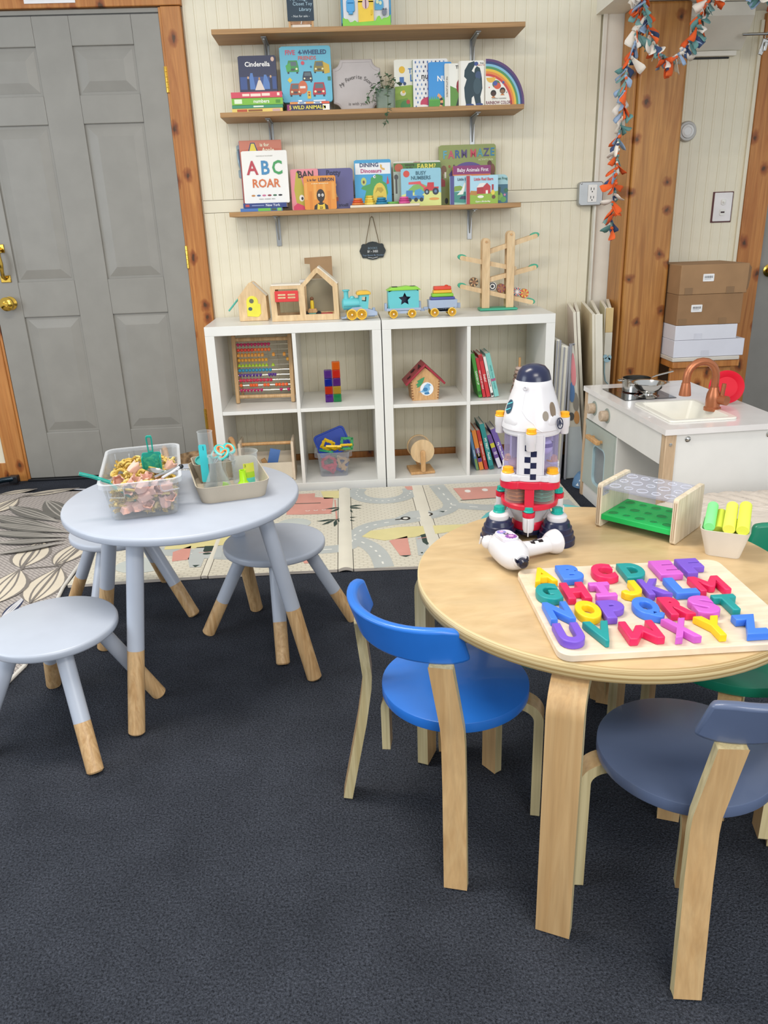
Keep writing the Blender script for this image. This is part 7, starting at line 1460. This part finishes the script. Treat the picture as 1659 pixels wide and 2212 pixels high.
hp = thing('blue_cushion', 'blue half-round cushion with white triangles on the floor behind the rocket', 'cushion', (.905, -.515, .001))
m.build('cushion', hp)
m = MB()
for a in (-150, -110, -70, -35):
    for r, z in ((.0515, .018), (.046, .040)):
        m.M = RZ(math.radians(a + z * 600) + PI / 2) @ T(0, -r, z) @ RX(-.25); m.slabxz([(-.008, -.006), (.008, -.006), (0, .008)], -.002, .001, plain('#dfe6ea', .6))
m.build('triangles', hp, smooth=0)['kind'] = 'stuff'

# ================================================================== play kitchen
t = thing('play_kitchen', 'white and pine play kitchen with sage oven door and marble counter', 'play kitchen', (.862, -.615, 0), (0, 0, math.radians(3.2)))
KL, KD, KH = .762, .430, .466
CTR = plain('#e6e2df', .22, var=.03, coat=.4); KW = plain('#e4e2dd', .4, var=.02); SAGE = plain('#a9b2aa', .45, var=.03)
sx0, sx1, sy0, sy1 = .062, .272, -.672, -.395
m = MB()
for a in ((-.012, sx0, -KL - .008, .008), (sx1, KD + .012, -KL - .008, .008), (sx0, sx1, -KL - .008, sy0), (sx0, sx1, sy1, .008)): m.box(a[0], a[1], a[2], a[3], KH, KH + .020, CTR)
m.build('counter', t, smooth=0)['kind'] = 'stuff'
CREAM = plain('#e9e6da', .28, var=.02)
m = MB(); o0, o1 = rrect(sx0 - .018, sx1 + .018, sy0 - .016, sy1 + .016, .016, 4), rrect(sx0 + .004, sx1 - .004, sy0 + .004, sy1 - .004, .012, 4); o2 = rrect(sx0 + .03, sx1 - .03, sy0 + .03, sy1 - .03, .012, 4); n = len(o0)
vs = [(x, y, KH + .0205) for x, y in o0] + [(x, y, KH + .027) for x, y in o0] + [(x, y, KH + .027) for x, y in o1] + [(x, y, KH - .050) for x, y in o2]
fs = [tuple(3 * n + i for i in range(n))]
for L in range(3):
    for i in range(n): fs.append((L * n + i, L * n + (i + 1) % n, L * n + n + (i + 1) % n, L * n + n + i))
m.add(vs, fs, CREAM); m.build('sink', t, bevel=.002)
for nm, a, mt in (('left_end', (.0, KD, -.018, .0, 0, KH), KW), ('right_end', (.034, KD - .030, -KL + .004, -KL + .016, .010, KH - .001), KW)):
    m = MB(); m.box(*a, mt); m.build(nm, t, bevel=.001)
for a in ((-.004, .034, -KL, -KL + .032, .0, KH - .001), (KD - .026, KD, -KL, -KL + .032, 0, KH - .001), (-.006, .012, -.022, .003, 0, KH - .001)):
    m = MB(); m.box(*a, W_KITCHEN); m.build('corner_post', t, bevel=.002)
m = MB(); m.box(-.002, .010, -KL + .038, -.022, .352, KH - .001, KW); m.build('control_panel', t, bevel=.001)
m = MB(); m.box(.0, .010, -.345, -.022, .0, .062, KW); m.build('plinth', t, bevel=.001)
m = MB(); m.box(.002, KD, -KL + .016, -.345, .070, .082, KW); m.build('niche_floor', t); m = MB(); m.box(KD - .010, KD - .001, -KL + .016, -.018, .0, KH, KW); m.build('back_panel', t); m = MB(); m.box(.002, KD - .01, -.352, -.342, .0, KH, KW); m.build('niche_divider', t)
# oven door with rounded window
m = MB(); m.M = Matrix(((0, 1, 0, -.003), (1, 0, 0, 0), (0, 0, 1, 0), (0, 0, 0, 1)))
win = rrect(-.262, -.128, .095, .268, .030, 6); doo = []
cx_, cz_ = -.195, .18
for x, z in win:
    dx, dz = x - cx_, z - cz_; k = min((.158 / abs(dx)) if dx else 9, (.108 / abs(dz)) if dz else 9); doo.append((cx_ + dx * k, cz_ + dz * k))
doo = [(min(max(x, -.343), -.023), min(max(z, .066), .348)) for x, z in doo]
sq = []
for (x, z) in doo:
    dx, dz = x - cx_, z - cz_
    k = min(.158 / max(abs(dx), 1e-6) if abs(dx) > 1e-6 else 9, (.168 if dz > 0 else .114) / max(abs(dz), 1e-6)); sq.append((min(max(cx_ + dx * k, -.343), -.023), min(max(cz_ + dz * k, .066), .348)))
def snap(L):
    c = [(-.343, .066), (-.023, .066), (-.343, .348), (-.023, .348)]; L = list(L)
    for q in c:
        i = min(range(len(L)), key=lambda j: (L[j][0] - q[0]) ** 2 + (L[j][1] - q[1]) ** 2); L[i] = q
    return L
m.framexz(snap(sq), win, -.004, .010, SAGE); door = m.build('oven_door', t, smooth=0)
m = MB(); m.M = Matrix(((0, 1, 0, -.003), (1, 0, 0, 0), (0, 0, 1, 0), (0, 0, 0, 1))); m.framexz(win, rrect(-.256, -.134, .101, .262, .027, 6), -.0045, .008, plain('#a9c4cc', .4)); m.build('window_frame', door)
m = MB(); m.box(.002, .004, -.260, -.130, .097, .266, clear('oven_glass', '#b8c0c4', .18, .05)); m.build('window_pane', door)
m = MB(); m.box(-.040, -.020, -.240, -.115, .288, .306, W_BEECH); m.build('handle', door, bevel=.004)
m = MB(); m.box(-.022, -.006, -.225, -.215, .292, .302, W_BEECH); m.box(-.022, -.006, -.140, -.130, .292, .302, W_BEECH); m.build('handle_posts', door)['kind'] = 'stuff'
m = MB(); m.box(.012, KD - .012, -.340, -.02, .178, .186, KW); m.build('oven_shelf', t)
for y in (-.105, -.245):
    m = MB(); m.M = T(-.002, y, .412) @ RY(-PI / 2); m.lathe([(.030, 0), (.030, .002), (.001, .002)], plain('#9aa39b', .5), 28); kd = m.build('dial_plate', t)
    m = MB(); m.M = T(-.004, y, .412) @ RY(-PI / 2); m.lathe([(.021, 0), (.022, .003), (.021, .026), (.019, .028), (.001, .028)], wood('knob_wood', '#b8a088', '#cdb8a0', (30, 30, 30), .6), 24); m.build('knob', kd)
m = MB(); m.box(.035, .245, -.318, -.082, KH + .0202, KH + .0225, plain('#17171a', .08, var=.02, coat=.6)); m.build('hob', t, bevel=.001)
for cx, cy, r in ((.13, -.15, .055), (.15, -.255, .048)):
    m = MB(); m.lathe([(r, KH + .0227), (r - .002, KH + .0230), (r - .004, KH + .0227)], plain('#8a4a34', .4), 40, (cx, cy, 0), closed=False); m.lathe([(r * .6, KH + .0227), (r * .6 - .002, KH + .0230), (r * .6 - .004, KH + .0227)], plain('#c0502c', .4), 40, (cx, cy, 0), closed=False); m.build('burner_ring', t)
for x in (.075, .365):
    m = MB(); m.M = T(x, -KL + .004, KH - .020) @ RX(PI / 2); m.lathe([(.010, 0), (.010, .003), (.006, .007), (.001, .008)], STEEL, 18); m.build('screw', t)
m = MB(); m.M = T(.014, -KL, KH - .035) @ RX(PI / 2); m.lathe([(.006, 0), (.006, .002), (.001, .003)], STEEL, 14); m.build('screw', t)
# faucet
fx, fy, fz = .272, -.540, KH + .0202
m = MB(); m.lathe([(.030, 0), (.030, .010), (.025, .014), (.026, .040), (.024, .060), (.017, .078), (.016, .085)], COPPER, 28, (fx, fy, fz)); fc = m.build('faucet', t)
m = MB(); m.tube([(fx, fy, fz + .080), (fx, fy, fz + .125)] + [(fx - .055 + .055 * math.cos(q), fy, fz + .125 + .055 * math.sin(q)) for q in [PI * k / 10 for k in range(1, 11)]] + [(fx - .110, fy, fz + .105)], .0135, COPPER, 14); m.build('spout', fc)
m = MB(); m.lathe([(.021, .060), (.021, .064), (.015, .106), (.001, .107)], COPPER, 22, (fx - .110, fy, fz)); m.build('spray_head', fc)
m = MB(); m.cyl((fx + .01, fy - .01, fz + .042), (fx + .026, fy - .048, fz + .042), .017, .017, COPPER, 20); m.cyl((fx + .018, fy - .024, fz + .05), (fx + .022, fy - .024, fz + .100), .0075, .0075, COPPER, 14); m.build('lever', fc)
def kit(x, y): a = math.radians(3.2); return (.862 + x * math.cos(a) - y * math.sin(a), -.615 + x * math.sin(a) + y * math.cos(a))
KZ = KH + .0202
x, y = kit(.372, -.445)
t = thing('red_plate', 'red plastic plate standing on its rim behind the copper faucet', 'plate', (x, y, KZ + .060), (0, 0, 0))
m = MB(); m.M = RZ(math.radians(-22)) @ RX(math.radians(72)); m.lathe([(.001, -.006), (.040, -.006), (.050, .002), (.062, .006), (.062, .008), (.049, .005), (.039, -.003), (.001, -.003)], plain('#d8112e', .5, var=.03, spec=.3), 44, closed=False); m.build('plate', t)
x, y = kit(.145, -.165)
t = thing('steel_saucepan', 'small steel saucepan with a long handle on the toy hob', 'pan', (x, y, KZ + .0025))
m = MB(); m.lathe([(.001, .001), (.052, .001), (.056, .004), (.057, .052), (.060, .054), (.060, .056), (.055, .055), (.054, .006), (.001, .004)], STEEL, 44, closed=False); m.build('pan', t)
m = MB(); m.tube([(.055, .012, .048), (.085, .02, .056), (.165, .045, .066)], [.0035, .0055, .006], STEEL, 10, flat=.6); m.build('handle', t)
m = MB(); m.tube([(-.056 - .018 * math.sin(q), .016 - .016 * math.cos(q) * 1.0 - .01, .046) for q in [PI * k / 8 for k in range(9)]], .0028, STEEL, 8); m.build('loop_handle', t)
x, y = kit(.140, -.288)
t = thing('steel_colander', 'small footed steel bowl in front of the saucepan on the toy hob', 'bowl', (x, y, KZ + .0025))
m = MB(); m.lathe([(.001, .001), (.034, .001), (.035, .003), (.020, .011), (.018, .016), (.034, .024), (.052, .040), (.060, .056), (.066, .058), (.066, .060), (.058, .058), (.050, .043), (.032, .027), (.001, .020)], STEEL, 48, closed=False); m.build('bowl', t)
for s in (-1, 1):
    m = MB(); m.tube([(s * (.064 + .014 * math.sin(q)), .018 * math.cos(q), .057) for q in [PI * k / 8 for k in range(9)]], .0026, STEEL, 8); m.build('loop_handle', t)

# ================================================================== boxes on a bench at the right
t = thing('pine_bench', 'low pine bench with a pale top, carrying the boxes beside the post', 'bench')
m = MB(); m.box(1.340, 1.655, -.345, -.02, .522, .540, plain('#cfc8bc', .55, var=.05)); m.build('top_sheet', t, bevel=.003)
m = MB(); m.box(1.345, 1.660, -.340, -.02, .490, .5215, W_PINE); m.build('top_board', t, bevel=.004); m = MB(); m.box(1.345, 1.632, -.320, -.300, .0, .489, W_PINE); m.box(1.612, 1.632, -.299, -.03, .0, .489, W_PINE); m.build('apron', t, bevel=.003)['kind'] = 'stuff'
KR = plain('#a07c57', .8, var=.07); KR2 = plain('#94714e', .8, var=.07)
def carton(label, x0, x1, z0, z1, mat, tape, lab=None, flap=0.0, y0=-.34, y1=-.05):
    t = thing('carton', label, 'box', (0, 0, 0))
    m = MB(); m.box(x0, x1, y0, y1, z0 + .0005, z1, mat); m.build('carton_body', t, bevel=.002)
    for u in tape:
        m = MB(); m.box(u - .018, u + .018, y0 - .0012, y0 - .0003, z0 + .001, z0 + .03, plain('#8a6a48', .35) if mat in (KR, KR2) else plain('#d2d2da', .3)); m.build('tape', t)
    if lab:
        u, v = lab; m = MB(); m.slabxz(rrect(u - .025, u + .025, v - .016, v + .016, .003), y0 - .0015, y0 - .0003, plain('#e9e8e6', .5)); lb = m.build('paper_label', t)
        m = MB(); rb = random.Random(int(u * 1000)); q = u - .018
        while q < u + .018:
            w = rb.choice((.0006, .001, .0016)); m.flatxz([(q, v - .002), (q + w, v - .002), (q + w, v + .008), (q, v + .008)], y0 - .0019, plain('#5a5a60', .6)); q += w + rb.choice((.0008, .0012))
        m.flatxz([(u - .018, v - .007), (u + .012, v - .007), (u + .012, v - .0055), (u - .018, v - .0055)], y0 - .0019, plain('#8a8a90', .6)); m.build('bar_code', lb, smooth=0)['kind'] = 'stuff'
    if flap:
        m = MB(); m.add([(x1, y0, z0 + .012), (x1 + flap * .6, y0 + .02, z0 + .022), (x1 + flap, y0 + .03, z0 + .06), (x1 + flap * .8, y0 + .02, z1 - .02), (x1 - .006, y0, z1), (x1, y1, z0 + .012), (x1 + flap * .6, y1, z0 + .022), (x1 + flap, y1, z0 + .06), (x1 + flap * .8, y1, z1 - .02), (x1 - .006, y1, z1)],
              [(0, 1, 2, 3, 4), (9, 8, 7, 6, 5), (0, 5, 6, 1), (1, 6, 7, 2), (2, 7, 8, 3), (3, 8, 9, 4)], KR2); m.build('end_flap', t)
    return t
carton('white flat box with lid, lowest in the stack on the pine bench', 1.343, 1.672, .5405, .618, plain('#d6d6de', .5, var=.02), (1.49,))
carton('white narrower box, second from the bottom of the stack', 1.343, 1.630, .6185, .685, plain('#d9d9e0', .5, var=.02), (1.45,))
carton('brown cardboard box with a label, second from the top of the stack', 1.343, 1.640, .6855, .820, KR2, (1.37, 1.555), (1.430, .760))
carton('brown cardboard box with a slanted flap, topmost of the stack', 1.343, 1.652, .8205, .948, KR, (1.385, 1.575), (1.470, .892), .026)

# ================================================================== knitted pouf
t = thing('knitted_pouf', 'big cream chunky cable-knit pouf on the floor by the play kitchen', 'pouf', (1.125, -1.80, 0))
KN = plain('#cfc3b6', .95, var=.05, bump=.35, bscale=300)
m = MB(); nu, nv = 260, 90; vs = []; fs = []
for j in range(nv + 1):
    v = -PI / 2 + PI * j / nv
    for i in range(nu):
        u = 2 * PI * i / nu; cu, su = math.cos(u), math.sin(u); cv, sv = math.cos(v), math.sin(v)
        ex = lambda q, e: math.copysign(abs(q) ** e, q)
        x, y, z = .46 * ex(cu, .75) * ex(cv, .55), .345 * ex(su, .75) * ex(cv, .55), .168 * ex(sv, .6)
        rows_ = 26 * (x * .8 + y * .25) / .46; ph = rows_ * 2 * PI / 2.0
        k = .5 + .5 * math.cos(ph); br = .5 + .5 * math.sin(38 * (y - .3 * x) * (1 if int(math.floor(rows_ / 2 + .5)) % 2 else -1) + 6 * math.sin(ph))
        d = .010 * k * (.45 + .55 * br) if sv > -.5 else 0
        nrm = Vector((x / .46 ** 2, y / .345 ** 2, z / .168 ** 2)).normalized()
        wob = .012 * math.sin(5 * x + 1) * math.cos(6 * y) if sv > 0 else 0
        vs.append((x + nrm.x * d, y + nrm.y * d, max(.0008, .158 + z + nrm.z * d + wob)))
for j in range(nv):
    for i in range(nu): a = j * nu + i; b = j * nu + (i + 1) % nu; fs.append((a, b, b + nu, a + nu))
m.add(vs, fs, KN); m.build('knit_cover', t, smooth=180)

# ================================================================== garland of knotted fabric scraps
t = thing('fabric_garland', 'garland of knotted orange, teal and cream fabric scraps hanging by the post', 'garland')
G1 = [(1.012, -.50, 1.985), (1.010, -.50, 1.90), (1.006, -.505, 1.832), (1.000, -.51, 1.755), (.978, -.51, 1.693), (.973, -.51, 1.62), (.972, -.51, 1.549), (.964, -.51, 1.45), (.962, -.51, 1.349), (.957, -.51, 1.21), (.955, -.51, 1.10)]
G2 = [(1.020, -.50, 1.985), (1.024, -.505, 1.90), (1.045, -.51, 1.835), (1.078, -.51, 1.768), (1.136, -.51, 1.712), (1.195, -.51, 1.745), (1.222, -.51, 1.80), (1.245, -.51, 1.86), (1.290, -.50, 1.93), (1.36, -.50, 1.985)]
G3 = [(1.36, -.50, 1.985), (1.44, -.50, 1.945), (1.50, -.50, 1.925), (1.58, -.50, 1.95), (1.66, -.5, 1.985)]
for P in (G1, G2, G3):
    m = MB(); m.tube(P, .0022, plain('#b8a890', .9), 6); m.build('string', t)
FC = [plain(h, .9, var=.10, bump=.2) for h in ('#e0612a', '#d9571f', '#6f9490', '#5f8a86', '#e3d9cb', '#3a4a6c', '#8fa4bf', '#d8cfc4')]
rs = random.Random(11); protos = []
for k in range(16):
    m = MB(); w = rs.uniform(.010, .016); L = rs.uniform(.042, .066); n = 6; vs = []; fs = []
    tw = rs.uniform(-1.2, 1.2); cur = rs.uniform(-.5, .5)
    for i in range(n + 1):
        u = i / n; ww = w * (.35 + .9 * u) * (1.0 if u < .85 else .75); a = tw * u; c = (math.sin(cur * u) * L * u * .5, L * u * math.cos(cur * u))
        for s in (-1, 0, 1): vs.append((c[0] + s * ww * math.cos(a), s * ww * math.sin(a) + (.004 if s == 0 else 0), -c[1]))
    for i in range(n):
        for s in range(2): fs.append((i * 3 + s, i * 3 + s + 1, i * 3 + s + 4, i * 3 + s + 3))
    m.add(vs, fs, FC[k % len(FC)]); m.ball((0, 0, 0), (.0062, .0062, .007), FC[k % len(FC)], 8, 6)
    o = m.build('fabric_scrap', t, smooth=60); sm = o.modifiers.new('thick', 'SOLIDIFY'); sm.thickness = .0012; protos.append(o)
used = set()
for P, step in ((G1, .0098), (G2, .0062), (G3, .010)):
    V_ = [Vector(p) for p in P]; d = 0.0
    for a, b in zip(V_, V_[1:]):
        L = (b - a).length; n = max(1, int(L / step))
        for i in range(n):
            q = a.lerp(b, (i + rs.random() * .7) / n); pi_ = rs.randrange(16)
            if pi_ not in used: o = protos[pi_]; used.add(pi_)
            else: o = protos[pi_].copy(); COL.objects.link(o); o.parent = t
            o.location = q + Vector((rs.uniform(-.005, .005), rs.uniform(-.01, .006), 0)); o.rotation_euler = (rs.uniform(-.9, .9), rs.uniform(-1.15, 1.15), rs.uniform(0, 6.28)); s = rs.uniform(.8, 1.15); o.scale = (s, s, s)
for i, o in enumerate(protos):
    if i not in used: bpy.data.objects.remove(o)

# stand foot at the left edge
t = thing('stand_foot', 'black metal tube foot of a stand at the left edge by the door', 'stand')
m = MB(); m.tube([(-1.84, -.075, .034), (-1.90, -.10, .034), (-2.02, -.22, .025), (-2.2, -.40, .023)], .014, plain('#20303a', .22, .6), 12); m.build('tube', t)
m = MB(); m.box(-1.872, -1.828, -.092, -.055, .012, .048, BLACK); m.build('end_cap', t, bevel=.004)
